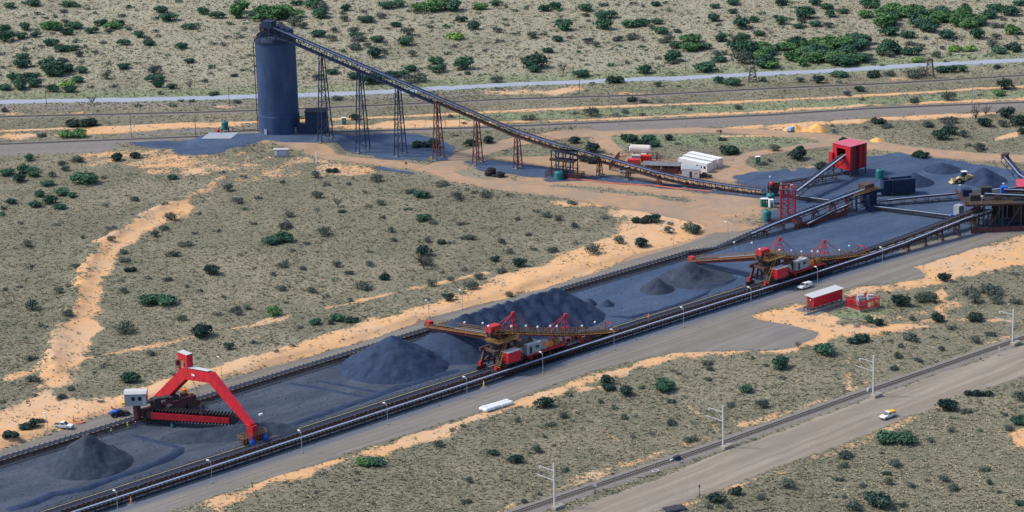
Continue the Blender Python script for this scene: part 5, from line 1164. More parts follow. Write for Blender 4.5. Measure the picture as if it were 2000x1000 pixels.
MB().fbox(PB - b1*4.5 + b2*0.8 + Zv(1.4), b1*4, b2*2.2, Zv(1.2)).build('discharge_box', M['navy'], bn)
low_conveyor('apron_conveyor', 'long brown conveyor crossing the apron in front of the ore heaps', [upto(1716, 402, 392), upto(1800, 396, 383), upto(1900, 388, 374), upto(2070, 374, 356)], 1.8, M['rust'], M['galv'], 1.9, 12)
low_conveyor('apron_conveyor', 'low pale-topped conveyor on the open ore floor, ending at a grey box', [upto(1708, 410, 403), upto(1780, 419, 411), upto(1860, 430, 421)], 1.7, M['dark'], M['galv'], 0.9, 7)
PBX = G(1872, 430); bx = thing('tail_box', 'small blue-grey tail box at the end of the low floor conveyor', 'machine', PBX); MB().box(PBX + Zv(3.4), (2.6, 2.2, 3.4), YA).build('housing', M['grey'], bx); MB().box(PBX + Zv(0.85), (3.2, 2.4, 1.7), YA).build('base', M['navy'], bx); MB().tube(PBX + Vector((-2.2, -0.5, 1.2)), PBX + Vector((-2.2, 0.9, 1.2)), 0.8, 12).build('pulley', M['blue'], bx)
# ---- big dark transfer station at the end of the lower conveyors
PT = G(1905, 456); k1, k2 = dirv(R(2)), dirv(R(92)); zd = HT(PT, 404) - PT.z
ts = thing('transfer_station', 'large dark steel transfer station where the two lower yard conveyors end', 'transfer station', PT)
f = lambda a, b, z: PT + k1*a + k2*b + Zv(z)
for a in (3, 9, 15, 21, 27):
    for b in (2, 9, 16): MB().beam(f(a, b, 0), f(a, b, zd), 0.45).build('column', M['dark'], ts)
for b in (2, 9, 16): MB().beam(f(-3, b, zd), f(29, b, zd), 0.5, 0.7).build('girder', M['rust'], ts)
MB().fbox(f(-3.2, 0.5, zd+0.36), k1*33, k2*17, Zv(0.15)).build('deck', M['dark'], ts)
for k in range(8): MB().fbox(f(8.5 + k*2.6, 15.5, 0.2), k1*2.5, k2*0.15, Zv(zd)).build('rear_panel', M['dark'], ts)
for k in range(5): MB().fbox(f(14 + k*2.9, 7.0, 1.0), k1*2.2, k2*2.8, Zv(zd-1.8)).build('chute_box', M['dark'], ts)
for k in range(14): MB().fbox(f(-1.5 + k*2.3, 0, 0.1), k1*2.2, k2*0.1, Zv(1.7)).build('fence_panel', M['oxide'], ts)
for a in (4, 10, 16, 22): MB().beam(f(a, 2.0, 0.5), f(a+5, 2.0, zd-0.5), 0.22).build('diagonal_brace', M['rust'], ts)
fence_run(ts, [f(-3, 0.7, zd+0.5), f(12, 0.7, zd+0.5)], 1.1, M['yellow'], 0.7, 'railing'); fence_run(ts, [f(-3, 17, zd+0.5), f(-3, 0.7, zd+0.5)], 1.1, M['rust'], 0.8, 'railing')
for a, b, s_, c_ in ((1, 6, (3.5, 2.6, 2.0), 'dark'), (-0.5, 12, (3, 3, 2.2), 'navy'), (8, 5, (2.2, 2.2, 1.6), 'rust'), (6, 13, (3.4, 2.4, 2.4), 'dark'), (12, 14, (2, 2, 2), 'blue')): MB().box(f(a, b, zd+0.5+s_[2]/2), s_).build('drive_unit', M[c_], ts)
for a, b in ((2, 1), (12, 15), (-2, 15)): 
    fo = MB().tube(f(a, b, zd+0.5), f(a, b, zd+3), 0.07, 5).build('floodlight_pole', M['grey'], ts); MB().box(f(a, b, zd+3.1), (0.6, 0.5, 0.4)).build('floodlight', M['white'], fo)
for (xa, ya_, za), (xb, yb, zb2), lb in (((4, 6, 2.6), (34, 1.5, 1.2), 'upper'), ((11, 9.5, 2.8), (34, 6.5, 1.6), 'lower')):
    low_conveyor('roof_conveyor', 'pale-topped %s conveyor lying across the deck of the dark transfer station' % ('front' if lb == 'upper' else 'rear'), [f(xa, ya_, zd+za), f(xb, yb, zd+zb2)], 1.8, M['dark'], M['galv'], 0.9, 0)
MB().hexa([f(16, 12, zd+2.6), f(34, 10, zd+2.6), f(34, 15, zd+2.6), f(16, 15, zd+2.6), f(16, 12, zd+2.8), f(34, 10, zd+2.8), f(34, 15, zd+5.2), f(16, 15, zd+4.4)]).build('roof_sheet', M['redroof'], ts)
# stockpiling conveyor head
hp0, hp1 = upto(1961, 366, 304), upto(2040, 398, 372); hc_ = low_conveyor('stockpile_conveyor', 'steep conveyor arm ending in the air above the tall ore heap by the loader', [hp0, upto(1992, 378, 340), hp1], 2.0, M['navy'], M['galv'], 2.2, 0)
MB().box(hp0, (1.8, 2.4, 1.6), R(-35)).build('head_hood', M['rust'], hc_); q = upto(1992, 384, 345)
for s in (-1.4, 1.4): 
    for t_ in (-1.6, 1.6): MB().beam(Vector((q.x+t_, q.y+s, q.z-6)), Vector((q.x+s*0.2, q.y+s*0.8, q.z-1.5)), 0.25).build('leg', M['oxide'], hc_) if False else MB().beam(Vector((q.x+t_*1.2, q.y+s, hz(q.x, q.y))), Vector((q.x+t_*0.2, q.y+s*0.8, q.z-1.2)), 0.28).build('leg', M['oxide'], hc_)

# ================================================================== CABINS, TANKS, CONTAINERS
def tank(label, px, py, r, h, m='teal', group=None):
    p = G(px, py); t = thing('water_tank', label, 'tank', p, group=group)
    MB().lathe(p, [(r, 0), (r, h*0.86), (r*0.8, h*0.96), (0.35, h)], 20).build('body', M[m], t)
    for k in (0.25, 0.5, 0.75): MB().lathe(p + Zv(h*k), [(r+0.02, -0.06), (r+0.06, 0), (r+0.02, 0.06)], 20).build('hoop', M[m], t)
    MB().lathe(p + Zv(h), [(0.4, -0.05), (0.4, 0.12), (0.1, 0.16)], 12).build('lid', M['dark'], t); return t
tank('teal plastic water tank beside the fence of the red lattice tower', 1498, 431, 1.35, 3.6); tank('teal plastic water tank behind the green toilets', 1505, 398, 1.35, 3.6)
tank('teal plastic water tank beside the red drive building', 1718, 348, 1.4, 3.3); tank('teal plastic water tank at the foot of the take-up tower', 1092, 350, 1.5, 2.9)
t_ = tank('teal water tank on a rusty frame beside the silo', 440, 258, 1.3, 3.0); t_.location.z += 1.3
fr = thing('tank_frame', 'rusty pipe frame and platform carrying the tank beside the silo', 'frame', G(440, 258))
pf = G(440, 258)
for a in (-1.3, 1.3):
    for b in (-1.3, 1.3): MB().beam(pf + Vector((a, b, 0)), pf + Vector((a, b, 1.3)), 0.18).build('leg', M['oxide'], fr)
MB().box(pf + Zv(1.22), (3, 3, 0.14)).build('platform', M['oxide'], fr)
for a, b in (((-4.5, 0, 0.2), (-1.4, 0, 2.2)), ((1.4, 0, 1.8), (6, 0.5, 0.6)), ((6, 0.5, 0.6), (12, 0.6, 0.7)), ((3, -1, 0), (3, -1, 2.2)), ((7, -1, 0), (7, -1, 2))): MB().beam(pf + Vector(a), pf + Vector(b), 0.22).build('pipe', M['yellow'], fr)
MB().ball(pf + Vector((-2.6, -0.6, 0.7)), 0.7).build('valve_drum', M['red'], fr)
def toilet(label, px, py, rz=0.2, m='green', h=2.5, w_=1.5, group=None):
    p = G(px, py); t = thing('portable_toilet', label, 'toilet', p, rz, group); b = MB
    b().box((0,0,h/2+0.1), (w_, w_, h)).build('cabin', M[m], t, local=True); b().box((0,0,h+0.16), (w_+0.12, w_+0.12, 0.16)).build('roof', M['white'], t, local=True)
    b().box((0,-w_/2-0.03,h*0.45), (0.7,0.05,1.8)).build('door', M['teal'], t, local=True); b().box((0,-w_/2-0.07,h*0.72), (0.35,0.04,0.3)).build('door_sign', M['white'], t, local=True)
    b().box((0,0,0.06), (w_+0.2, w_+0.2, 0.12)).build('skid', M['dark'], t, local=True); return t
toilet('green portable toilet with a white roof standing on the dirt island', 1480, 320); toilet('green portable toilet beside the lattice tower, next to the open white door', 1496, 403); toilet('second green portable toilet beside the lattice tower, left of the white-doored one', 1490.5, 403)
tw_ = toilet('white-fronted portable toilet beside the two green ones', 1506, 405, m='white'); toilet('small green portable cabin behind the long conveyor trestles', 672, 243, m='teal'); 
def container(label, a, b, wd, hh, m, windows=0, roof='white'):
    A, B = G(*a), G(*b); B.z = A.z; d = (B-A).normalized(); n_ = Vector((-d.y, d.x, 0)); L_ = (B-A).length
    t = thing('container', label, 'container', A); MB().fbox(A + Zv(0.15), d*L_, n_*wd, Zv(hh)).build('body', M[m], t)
    rb_ = MB()
    for k in range(int(L_/0.45)): rb_.fbox(A + d*(0.15 + k*0.45) - n_*0.05 + Zv(0.3), d*0.2, n_*0.05, Zv(hh-0.35))
    rb_.build('corrugation', M[m], t, stuff=True)
    MB().fbox(A - d*0.05 - n_*0.06 + Zv(0.15+hh), d*(L_+0.1), n_*(wd+0.12), Zv(0.08)).build('roof', M[roof], t)
    for k in range(2): MB().fbox(A + d*(L_+0.0) + n_*(0.1 + k*wd*0.48) + Zv(0.35), d*0.05, n_*wd*0.44, Zv(hh-0.5)).build('end_door', M['cream'], t)
    for k in range(windows): MB().fbox(A + d*(L_*0.62 + k*1.7) - n_*0.09 + Zv(1.4), d*0.9, n_*0.05, Zv(0.9)).build('window', M['glass'], t)
    return t
container('long white container office with small windows, nearest the site hut', (1325, 327), (1381, 338), 2.5, 3.2, 'white', 3)
container('long cream container in the middle of the row of three', (1334, 321), (1391, 332), 2.5, 3.2, 'cream'); container('long cream container at the back of the row of three', (1343, 316), (1403, 328), 2.5, 3.2, 'cream')
pA = G(1332, 347); hA = dirv(R(-12)); hB_ = dirv(R(78)); hut = thing('site_hut', 'small white site hut with a grey roof in front of the containers', 'hut', pA)
MB().fbox(pA, hA*6, hB_*3.4, Zv(3.0)).build('walls', M['white'], hut); MB().hexa([pA + hA*-0.3 + hB_*-0.3 + Zv(3), pA + hA*6.3 + hB_*-0.3 + Zv(3), pA + hA*6.3 + hB_*3.7 + Zv(3.2), pA - hA*0.3 + hB_*3.7 + Zv(3.2), pA - hA*0.3 - hB_*0.3 + Zv(3.12), pA + hA*6.3 - hB_*0.3 + Zv(3.12), pA + hA*6.3 + hB_*3.7 + Zv(3.4), pA - hA*0.3 + hB_*3.7 + Zv(3.4)]).build('roof', M['grey'], hut)
MB().fbox(pA + hA*2.6 - hB_*0.05 + Zv(0.1), hA*0.9, hB_*0.05, Zv(2.1)).build('door', M['dark'], hut); MB().fbox(pA + hA*4.5 - hB_*0.05 + Zv(1.2), hA*0.8, hB_*0.05, Zv(0.7)).build('window', M['orange'], hut); MB().fbox(pA + hA*6.0 + hB_*1.2 + Zv(1.2), hA*0.05, hB_*1, Zv(0.8)).build('window', M['glass'], hut)
# workshop shed with fence, fuel tank
pS = G(1256, 338); s1v, s2v = dirv(R(-13)), dirv(R(77)); sh = thing('open_shed', 'low red shed with a flat grey roof behind the long conveyor', 'shed', pS)
for a in (0, 4, 8, 12):
    for b in (0, 4.6): MB().beam(pS + s1v*a + s2v*b, pS + s1v*a + s2v*b + Zv(2.9), 0.18).build('post', M['oxide'], sh)
for k in range(6): MB().fbox(pS + s1v*(2.1*k) + s2v*4.7, s1v*2.05, s2v*0.08, Zv(2.4)).build('rear_sheet', M['oxide'], sh)
for k in range(4): MB().fbox(pS + s1v*(4.2 + 2.1*k) - s2v*0.1, s1v*2.0, s2v*0.08, Zv(2.0)).build('front_sheet', M['oxide'], sh)
for k in range(7): MB().fbox(pS + s1v*(-0.6 + 1.95*k) - s2v*0.6 + Zv(2.95 + 0.0), s1v*1.93, s2v*5.9, Zv(0.1)).build('roof_sheet', M['dconc'], sh)
pF = G(1232, 308); ft = thing('fuel_tank', 'white horizontal fuel tank on a red cradle behind the shed', 'fuel tank', pF); fd = dirv(R(-15))
MB().tube(pF + Zv(3.4), pF + fd*7.0 + Zv(3.4), 1.5, 20).build('shell', M['cream'], ft); MB().tube(pF + fd*7.0 + Zv(3.4), pF + fd*7.3 + Zv(3.4), 1.42, 20, 0.9).build('end_cap', M['white'], ft); MB().tube(pF - fd*0.3 + Zv(3.4), pF + Zv(3.4), 0.9, 20, 1.42).build('end_cap', M['white'], ft)
for k in (1.2, 5.8): MB().fbox(pF + fd*k + Vector((0,-1.2,0)), fd*0.4, Vector((0,2.4,0)), Zv(2.2)).build('cradle', M['oxide'], ft)
MB().box(pF + fd*4.6 + Vector((0, -1.9, 1.5)), (2.0, 1.0, 1.2), R(-15)).build('pump_box', M['white'], ft)
for (x, y, s_, c_, lb) in ((1238, 322, (4.2, 2.4, 1.8), 'red', 'bright red skid tank beside the fuel tank'), (1262, 314, (3.6, 2.2, 1.7), 'red', 'bright red box bund under the end of the fuel tank'), (1242, 317, (2.6, 1.6, 2.4), 'grey', 'pale generator box between the red skids')):
    p = G(x, y); t = thing('plant_skid', lb, 'machine', p, R(-12)); MB().box((0,0,s_[2]/2+0.2), s_).build('housing', M[c_], t, local=True); MB().box((0,0,s_[2]+0.26), (s_[0]+.1, s_[1]+.1, 0.1)).build('lid', M['lgrey'] if c_ == 'grey' else M['red'], t, local=True); MB().box((0,0,0.1), (s_[0]+.2, s_[1]*0.8, 0.2)).build('skid', M['dark'], t, local=True)
yf = thing('mesh_fence', 'red steel fence round the fuel tank and workshop shed', 'fence', G(1190, 330)); fence_run(yf, [G(1190, 332), G(1211, 336)], 2.2, M['oxide'], 0.5); fence_run(yf, [G(1190, 332), G(1210, 307), G(1230, 303)], 2.2, M['oxide'], 0.6); fence_run(yf, [G(1270, 304), G(1284, 306), G(1282, 314), G(1322, 322)], 2.2, M['oxide'], 0.6)
bm_ = thing('barrier_mesh', 'long strip of red barrier mesh on the ground below the long conveyor', 'barrier', G(1110, 352)); bpts = [G(1108, 350), G(1140, 352), G(1200, 359), G(1260, 363), G(1275, 363), G(1330, 370), G(1390, 375)]
for a, b in zip(bpts, bpts[1:]): MB().beam(a + Zv(0.2), b + Zv(0.2), 0.5, 0.35).build('mesh_panel', M['tape'], bm_)
# silo-side building, cabins, posts
pD = G(597, 262); db = thing('switch_house', 'dark blue-grey block switch house beside the silo', 'building', pD); MB().fbox(pD, dirv(R(-3))*7.8, dirv(R(87))*6, Zv(8.2)).build('walls', M['navy'], db); MB().fbox(pD + Vector((-.2,-.2,8.2)), dirv(R(-3))*8.2, dirv(R(87))*6.4, Zv(0.25)).build('roof', M['dark'], db); MB().fbox(pD + Vector((1.2,-.06,0)), dirv(R(-3))*1.2, dirv(R(87))*.05, Zv(2.2)).build('door', M['dark'], db)
MB().fbox(pD - Vector((2.6, -1, 0)), dirv(R(-3))*2.6, dirv(R(87))*3, Zv(3.4)).build('annex', M['navy'], db)
for k in range(3): MB().fbox(pD + Vector((3 + 1.5*k, -.07, 4.8)), dirv(R(-3))*0.8, dirv(R(87))*.05, Zv(0.9)).build('louvre', M['dark'], db)
pk = G(534, 307); kb = thing('kiosk', 'small white and grey kiosk box below the silo embankment', 'kiosk', pk, R(-4)); MB().box((2.7,0.9,1.5), (5.4,1.8,2.4)).build('walls', M['grey'], kb, local=True); MB().box((2.7,0.9,2.78), (5.7,2.2,0.16)).build('roof', M['lgrey'], kb, local=True); MB().box((0.9,-0.02,1.5), (1.0,0.06,1.7)).build('door', M['white'], kb, local=True); MB().box((3.4,-0.02,1.5), (2.6,0.06,1.5)).build('window', M['galv'], kb, local=True); MB().box((2.7,0.9,0.15), (5.6,2,0.3)).build('base', M['conc'], kb, local=True)
def post(name, label, px, py, h, m, sign=None, r=0.1):
    p = G(px, py); t = thing(name, label, 'post', p); MB().tube(p, p + Zv(h), r, 6, r*0.8).build('pole', M[m], t); MB().box(p + Zv(0.08), (0.5, 0.5, 0.16)).build('foot', M['dark'], t)
    if sign: MB().box(p + Vector((0, -0.12, h-0.4)), (sign[0], 0.06, sign[1])).build('panel', M[sign[2]], t)
    return t
post('marker_post', 'thick white marker post on the verge below the silo', 618.5, 318, 4.0, 'white', None, 0.35)
post('road_sign', 'small red and white road sign where the dirt roads meet', 793.5, 330, 2.6, 'mast', (0.9, 0.9, 'tape'))
post('marker_post', 'short yellow post at the foot of the fourth conveyor trestle', 842, 317, 1.8, 'byellow', (0.7, 1.4, 'byellow'), 0.2)
# tyres
def tyre_stack(label, px, py, n):
    p = G(px, py); t = thing('tyre_stack', label, 'tyres', p)
    for k in range(n):
        m = MB(); R1, r1 = 1.25, 0.42; c = p + Vector((random.uniform(-.25,.25), random.uniform(-.25,.25), 0.4 + 0.75*k)); vs = []
        for i in range(16):
            for j in range(8): a, b = 2*math.pi*i/16, 2*math.pi*j/8; vs.append(c + Vector(((R1 + r1*math.cos(b))*math.cos(a), (R1 + r1*math.cos(b))*math.sin(a), r1*math.sin(b))))
        m.add(vs, [(i*8+j, ((i+1) % 16)*8+j, ((i+1) % 16)*8+(j+1) % 8, i*8+(j+1) % 8) for i in range(16) for j in range(8)]); m.build('tyre', M['black'], t, smooth=True)
tyre_stack('tallest stack of black truck tyres beside the dirt road', 961, 341, 3); tyre_stack('black truck tyres stacked behind the tallest stack', 956, 342, 2); tyre_stack('low pair of black truck tyres set apart from the tall stack', 977, 345, 2); tyre_stack('single black truck tyre lying between the tyre stacks', 969, 344, 1)

# ---- red substation on stilts
S0, S1 = G(1589, 609), G(1645, 591); sdv = (S1 - S0); Ls = sdv.length; sdv.normalize(); snv = Vector((-sdv.y, sdv.x, 0)); zs0 = 1.2; zs1 = HT(S0, 584)
sb = thing('substation', 'long red substation cabin on stilts with a pale overhanging roof', 'substation', S0); wS = 2.8
MB().fbox(S0 + Zv(zs0), sdv*Ls, snv*wS, Zv(zs1-zs0)).build('cabin', M['red'], sb); rb_ = MB()
for k in range(int(Ls/0.5)): MB().fbox(S0 + sdv*(0.1+k*0.5) - snv*0.04 + Zv(zs0+0.15), sdv*0.22, snv*0.04, Zv(zs1-zs0-0.3)).build('corrugation', M['red'], sb)
MB().hexa([S0 + sdv*a + snv*b + Zv(zs1 + 0.35 + c) for a, b, c in ((-0.7,-0.35,-.25),(Ls+0.4,-0.35,-.25),(Ls+0.4,wS+0.3,0.0),(-0.7,wS+0.3,0.0),(-0.7,-0.35,-.13),(Ls+0.4,-0.35,-.13),(Ls+0.4,wS+0.3,0.13),(-0.7,wS+0.3,0.13))]).build('roof', M['lgrey'], sb)
for a in (0.2, Ls*0.33, Ls*0.66, Ls-0.2):
    for b in (0.2, wS-0.2): MB().beam(S0 + sdv*a + snv*b, S0 + sdv*a + snv*b + Zv(zs0), 0.3).build('stilt', M['oxide'], sb)
MB().fbox(S0 - sdv*0.06 + snv*0.5 + Zv(zs0+0.1), sdv*0.06, snv*1.6, Zv(zs1-zs0-0.5)).build('door', M['oxide'], sb); MB().fbox(S0 - sdv*0.08 + snv*1.0 + Zv(zs1-1.0), sdv*0.05, snv*0.5, Zv(0.3)).build('sign', M['white'], sb)
MB().fbox(S0 - sdv*1.5 + snv*0.2 + Zv(zs0-0.15), sdv*1.5, snv*2.4, Zv(0.12)).build('landing', M['dark'], sb)
for b in (0.3, 2.5): MB().beam(S0 - sdv*1.4 + snv*b, S0 - sdv*1.4 + snv*b + Zv(zs0+0.2), 0.25).build('landing_post', M['red'], sb)
sl_ = MB().fbox(S0 - sdv*2.5 - snv*2.8 + Zv(-0.05), sdv*(Ls+5), snv*8, Zv(0.14)).build('substation_slab', M['dconc']); sl_['kind'] = 'structure'
ct = thing('cable_trench', 'concrete cable trench with a curved end running under the red substation', 'trench', S0); 
for b in (-0.9, 0.1): MB().fbox(S0 - sdv*3.6 + snv*b + Zv(0.0), sdv*(Ls+3), snv*0.25, Zv(0.7)).build('side_wall', M['conc'], ct)
MB().fbox(S0 - sdv*3.6 - snv*0.64 + Zv(0.08), sdv*(Ls+3), snv*0.72, Zv(0.12)).build('trench_floor', M['dark'], ct); MB().lathe(S0 - sdv*3.7 - snv*0.28, [(0.75, 0), (0.75, 0.6), (0.5, 0.62)], 14).build('rounded_end', M['conc'], ct)
# transformer enclosure
e0 = G(1654, 604); q1, q2 = dirv(R(-22)), dirv(R(30)); en = thing('transformer_compound', 'fenced transformer compound with red bars beside the red substation', 'transformer', e0)
cs_ = [G(1653, 602), G(1681, 610), G(1717, 601), G(1690, 592)]
for a, b in zip(cs_, cs_[1:] + cs_[:1]):
    MB().beam(a + Zv(0.25), b + Zv(0.25), 0.3, 0.5).build('plinth', M['conc'], en); n = max(3, int((b-a).length/0.42)); f_ = MB()
    for k in range(n+1): p = a.lerp(b, k/n); f_.beam(p + Zv(0.4), p + Zv(3.1 + (0.3 if k % 6 == 0 else 0)), 0.13 if k % 6 else 0.2)
    for z in (0.7, 2.9): f_.beam(a + Zv(z), b + Zv(z), 0.14)
    f_.build('bar_fence', M['red'], en)
tc_ = (cs_[0] + cs_[2])/2
for dx in (-0.6, 2.2):
    tr_ = MB().box(tc_ + Vector((dx, 0.6, 1.9)), (2.0, 1.7, 2.4), R(20)).build('transformer', M['grey'], en); MB().tube(tc_ + Vector((dx-.9, .6, 3.5)), tc_ + Vector((dx+.9, .9, 3.5)), 0.4, 10).build('conservator', M['lgrey'], tr_)
wpn = cs_[1].lerp(cs_[2], 0.45); MB().box(wpn + Vector((0,-0.12,1.7)), (0.9, 0.06, 1.2), R(22)).build('notice_board', M['white'], en); wpn = cs_[1].lerp(cs_[2], 0.62); MB().box(wpn + Vector((0,-0.12,1.9)), (0.9, 0.06, 1.2), R(22)).build('warning_board', M['byellow'], en)

# ================================================================== VEHICLES
def wheels(t, xs, y, r, wd, rim='grey'):
    for x in xs:
        for s in (-1, 1):
            w_ = MB().tube((x, s*(y-wd/2), r), (x, s*(y+wd/2), r), r, 16).build('wheel', M['black'], t, local=True); MB().tube((x, s*(y+wd/2), r), (x, s*(y+wd/2+0.02), r), r*0.55, 12).build('rim', M[rim], w_, local=True)
def slab(t, name, prof, y0, y1, m, taper=0.0, smooth=False):   # side profile (x,z) pushed across, roof tucked in
    zs = [p[1] for p in prof]; zmin, zmax = min(zs), max(zs); k = lambda z: 1 - taper*(z - zmin)/(zmax - zmin + 1e-6)
    n = len(prof); vs = [(x, y0*k(z), z) for x, z in prof] + [(x, y1*k(z), z) for x, z in prof]
    return MB().add(vs, [tuple(range(n-1, -1, -1)), tuple(range(n, 2*n))] + [(i, (i+1) % n, n+(i+1) % n, n+i) for i in range(n)]).build(name, M[m], t, local=True)
def pickup(label, px, py, rz, paint='white', load=None, canopy=False, group=None):
    t = thing('pickup', label, 'pickup', G(px, py) + Zv(0.05), rz, group)
    slab(t, 'body', [(-2.55,0.5),(-2.6,0.62),(-2.58,1.02),(-0.55,1.04),(1.0,1.04),(1.1,1.03),(2.3,0.9),(2.55,0.75),(2.58,0.45),(2.4,0.38),(-2.4,0.4)], -0.88, 0.88, paint)
    slab(t, 'cab', [(-0.75,1.0),(-0.6,1.68),(0.35,1.72),(1.15,1.02)], -0.82, 0.82, paint, 0.14)
    slab(t, 'windscreen', [(0.43,1.66),(1.13,1.06),(1.17,1.06),(0.48,1.68)], -0.68, 0.68, 'glass'); slab(t, 'rear_window', [(-0.72,1.2),(-0.64,1.6),(-0.67,1.6),(-0.76,1.2)], -0.6, 0.6, 'glass')
    for s in (-1, 1): slab(t, 'side_window', [(-0.55,1.14),(-0.45,1.58),(0.32,1.6),(0.85,1.14)], s*0.77, s*0.8, 'glass'); MB().box((2.52, s*0.65, 0.74), (0.12, 0.34, 0.2)).build('headlight', M['lgrey'], t, local=True); MB().box((-2.59, s*0.75, 0.82), (0.05, 0.18, 0.3)).build('tail_light', M['red'], t, local=True)
    if not canopy: MB().box((-1.6, 0, 1.045), (1.7, 1.45, 0.03)).build('load_bed', M['dark'], t, local=True)
    else: slab(t, 'canopy', [(-2.55,1.0),(-2.45,1.6),(-0.8,1.64),(-0.75,1.0)], -0.8, 0.8, paint, 0.1)
    MB().box((2.56, 0, 0.5), (0.12, 1.5, 0.2)).build('bumper', M['dark'], t, local=True)
    if load: MB().box((-1.6, 0, 1.3), (1.5, 1.3, 0.5)).build('load', M[load], t, local=True); MB().box((-0.5, 0, 1.78), (0.3, 1.2, 0.16)).build('light_bar', M[load], t, local=True)
    wheels(t, (1.55, -1.5), 0.78, 0.36, 0.24); return t
pickup('white pickup with a yellow load driving on the gravel road by the railway', 1734, 816, R(42.2 + 180), 'white', 'byellow')
pickup('white pickup parked on the sandy verge near the reclaimer', 124, 836, R(-14)); pickup('white double-canopy pickup parked beside the dusty stacker', 1572, 563, R(222), canopy=True)
pickup('black pickup parked behind the white site hut', 1376, 347, R(-20), 'black'); pickup('blue pickup parked beyond the reclaimer cabin', 234, 812, R(25), 'dark', 'blue'); pickup('light blue pickup beside the orange sand heap', 1546, 256, R(60), 'lblue', canopy=True)
vn = thing('minibus', 'white minibus parked under the long conveyor by the fuel yard', 'van', G(1223, 338) + Zv(0.05), R(-6))
slab(vn, 'body', [(-2.5,0.4),(-2.55,1.1),(-2.45,2.0),(-2.2,2.15),(0.9,2.15),(1.5,1.9),(2.2,1.15),(2.6,0.95),(2.6,0.4)], -0.92, 0.92, 'white', 0.1); slab(vn, 'windscreen', [(1.42,1.85),(2.15,1.15),(2.2,1.15),(1.5,1.9)], -0.75, 0.75, 'glass')
for s in (-1, 1):
    for x0, x1 in ((-2.2,-1.0),(-0.85,0.15),(0.3,1.3)): slab(vn, 'side_window', [(x0,1.2),(x0+.05,1.8),(x1-.15 if x1 > 1 else x1,1.8),(x1,1.2)], s*0.845, s*0.885, 'glass')
    MB().box((2.58, s*0.65, 0.8), (0.1, 0.34, 0.24)).build('headlight', M['lgrey'], vn, local=True)
wheels(vn, (1.6, -1.5), 0.8, 0.36, 0.24); MB().box((2.58, 0, 0.5), (0.12, 1.6, 0.22)).build('bumper', M['grey'], vn, local=True)
ld = thing('wheel_loader', 'dusty yellow wheel loader beside the tall ore heap', 'loader', G(1879, 357), R(186)); S_ = 1.15
slab(ld, 'rear_body', [(-4.0,1.1),(-4.0,2.3),(-3.6,2.6),(-0.9,2.7),(-0.6,1.0)], -1.2, 1.2, 'loader'); slab(ld, 'front_frame', [(-0.4,1.0),(-0.4,1.8),(1.2,2.2),(2.0,1.6),(2.0,0.9)], -0.8, 0.8, 'loader')
slab(ld, 'cab', [(-1.4,2.3),(-1.3,3.9),(0.1,3.9),(0.3,2.2)], -0.8, 0.8, 'glass', 0.08); MB().box((-0.6,0,3.98), (1.9,1.8,0.16)).build('cab_roof', M['white'], ld, local=True); MB().box((-3.2,0,2.85), (0.3,0.3,0.6)).build('exhaust', M['dark'], ld, local=True)
for s in (-1, 1): MB().beam((0.6, s*0.75, 2.1), (3.2, s*0.75, 0.9), 0.3, 0.45).build('lift_arm', M['loader'], ld, local=True)
slab(ld, 'bucket', [(3.0,0.3),(3.1,1.4),(3.6,1.5),(3.4,0.7),(4.4,0.25),(4.4,0.15)], -1.6, 1.6, 'loader'); wheels(ld, (1.4, -2.4), 1.15, 0.95, 0.7, 'loader')

# ================================================================== SMALL YARD THINGS
def cone_marker(label, px, py, h=1.1, m='orange', debris=False, name='traffic_cone'):
    p = G(px, py); t = thing(name, label, 'cone', p); MB().lathe(p, [(0.3, 0.05), (0.2, h*0.5), (0.07, h)], 12).build('cone', M[m], t); MB().box(p + Zv(0.04), (0.8, 0.8, 0.08)).build('base', M[m], t); MB().lathe(p + Zv(h*0.55), [(0.2, 0), (0.16, 0.2)], 12).build('white_band', M['white'], t)
    if debris: MB().lathe(p, [(1.6, -0.05), (1.1, 0.18), (0.4, 0.26)], 14).build('rubble', M['dconc'], t)
    return t
cone_marker('large orange cone on rubble beside the outer yard conveyor', 256, 984, 2.0, debris=True); cone_marker('yellow-orange cone on rubble beside the outer yard conveyor below the red stacker', 945, 757, 2.0, 'byellow', True)
cone_marker('orange cone and flattened red barrier by the parked pickup', 144, 824, 1.8); cone_marker('orange marker on the rail beam in front of the small ore mounds', 1267, 621, 1.4); cone_marker('orange marker beside the upper road at the bend', 1362, 489, 1.4); cone_marker('orange marker beside the rising end of the outer conveyor', 1763, 483, 1.5)
bt = thing('barrier_tape', 'strip of red barrier tape lying on the sand by the parked pickup', 'barrier', G(155, 826)); a = [G(146, 826), G(155, 828), G(166, 824)]
for p, q in zip(a, a[1:]): MB().beam(p + Zv(0.15), q + Zv(0.15), 0.9, 0.25).build('tape_panel', M['tape'], bt)
# white bulk bags by the road
B0, B1 = G(949, 804), G(996, 790); bd_ = (B1-B0); nbg = 9
def bag_mesh():
    m = MB(); m.ball((0,0,0.5), 0.95, (1.0, 1.0, 0.55), 12, 7); me = m.mesh('bulk_bag', M['white'], smooth=True)
    for v in me.vertices: v.co.x = math.copysign(abs(v.co.x)**0.5, v.co.x)*0.85; v.co.y = math.copysign(abs(v.co.y)**0.5, v.co.y)*0.85; v.co.z = max(0, v.co.z) + random.uniform(-.05, .08)
    return me
bm1 = [bag_mesh() for _ in range(3)]
for k in range(nbg):
    for r_ in range(2):
        o = bpy.data.objects.new('bulk_bag', bm1[(k+r_) % 3]); col.objects.link(o); p = B0 + bd_*(k/(nbg-1)) + Vector((-0.6, 0.75, 0))*1.5*r_; o.location = (p.x + random.uniform(-.1,.1), p.y, hz(p.x, p.y)); o.rotation_euler = (0, 0, YA + random.uniform(-.2,.2)); tag(o, 'white bulk bag in the row laid along the service road edge', 'bag', 'white bulk bags by the service road')

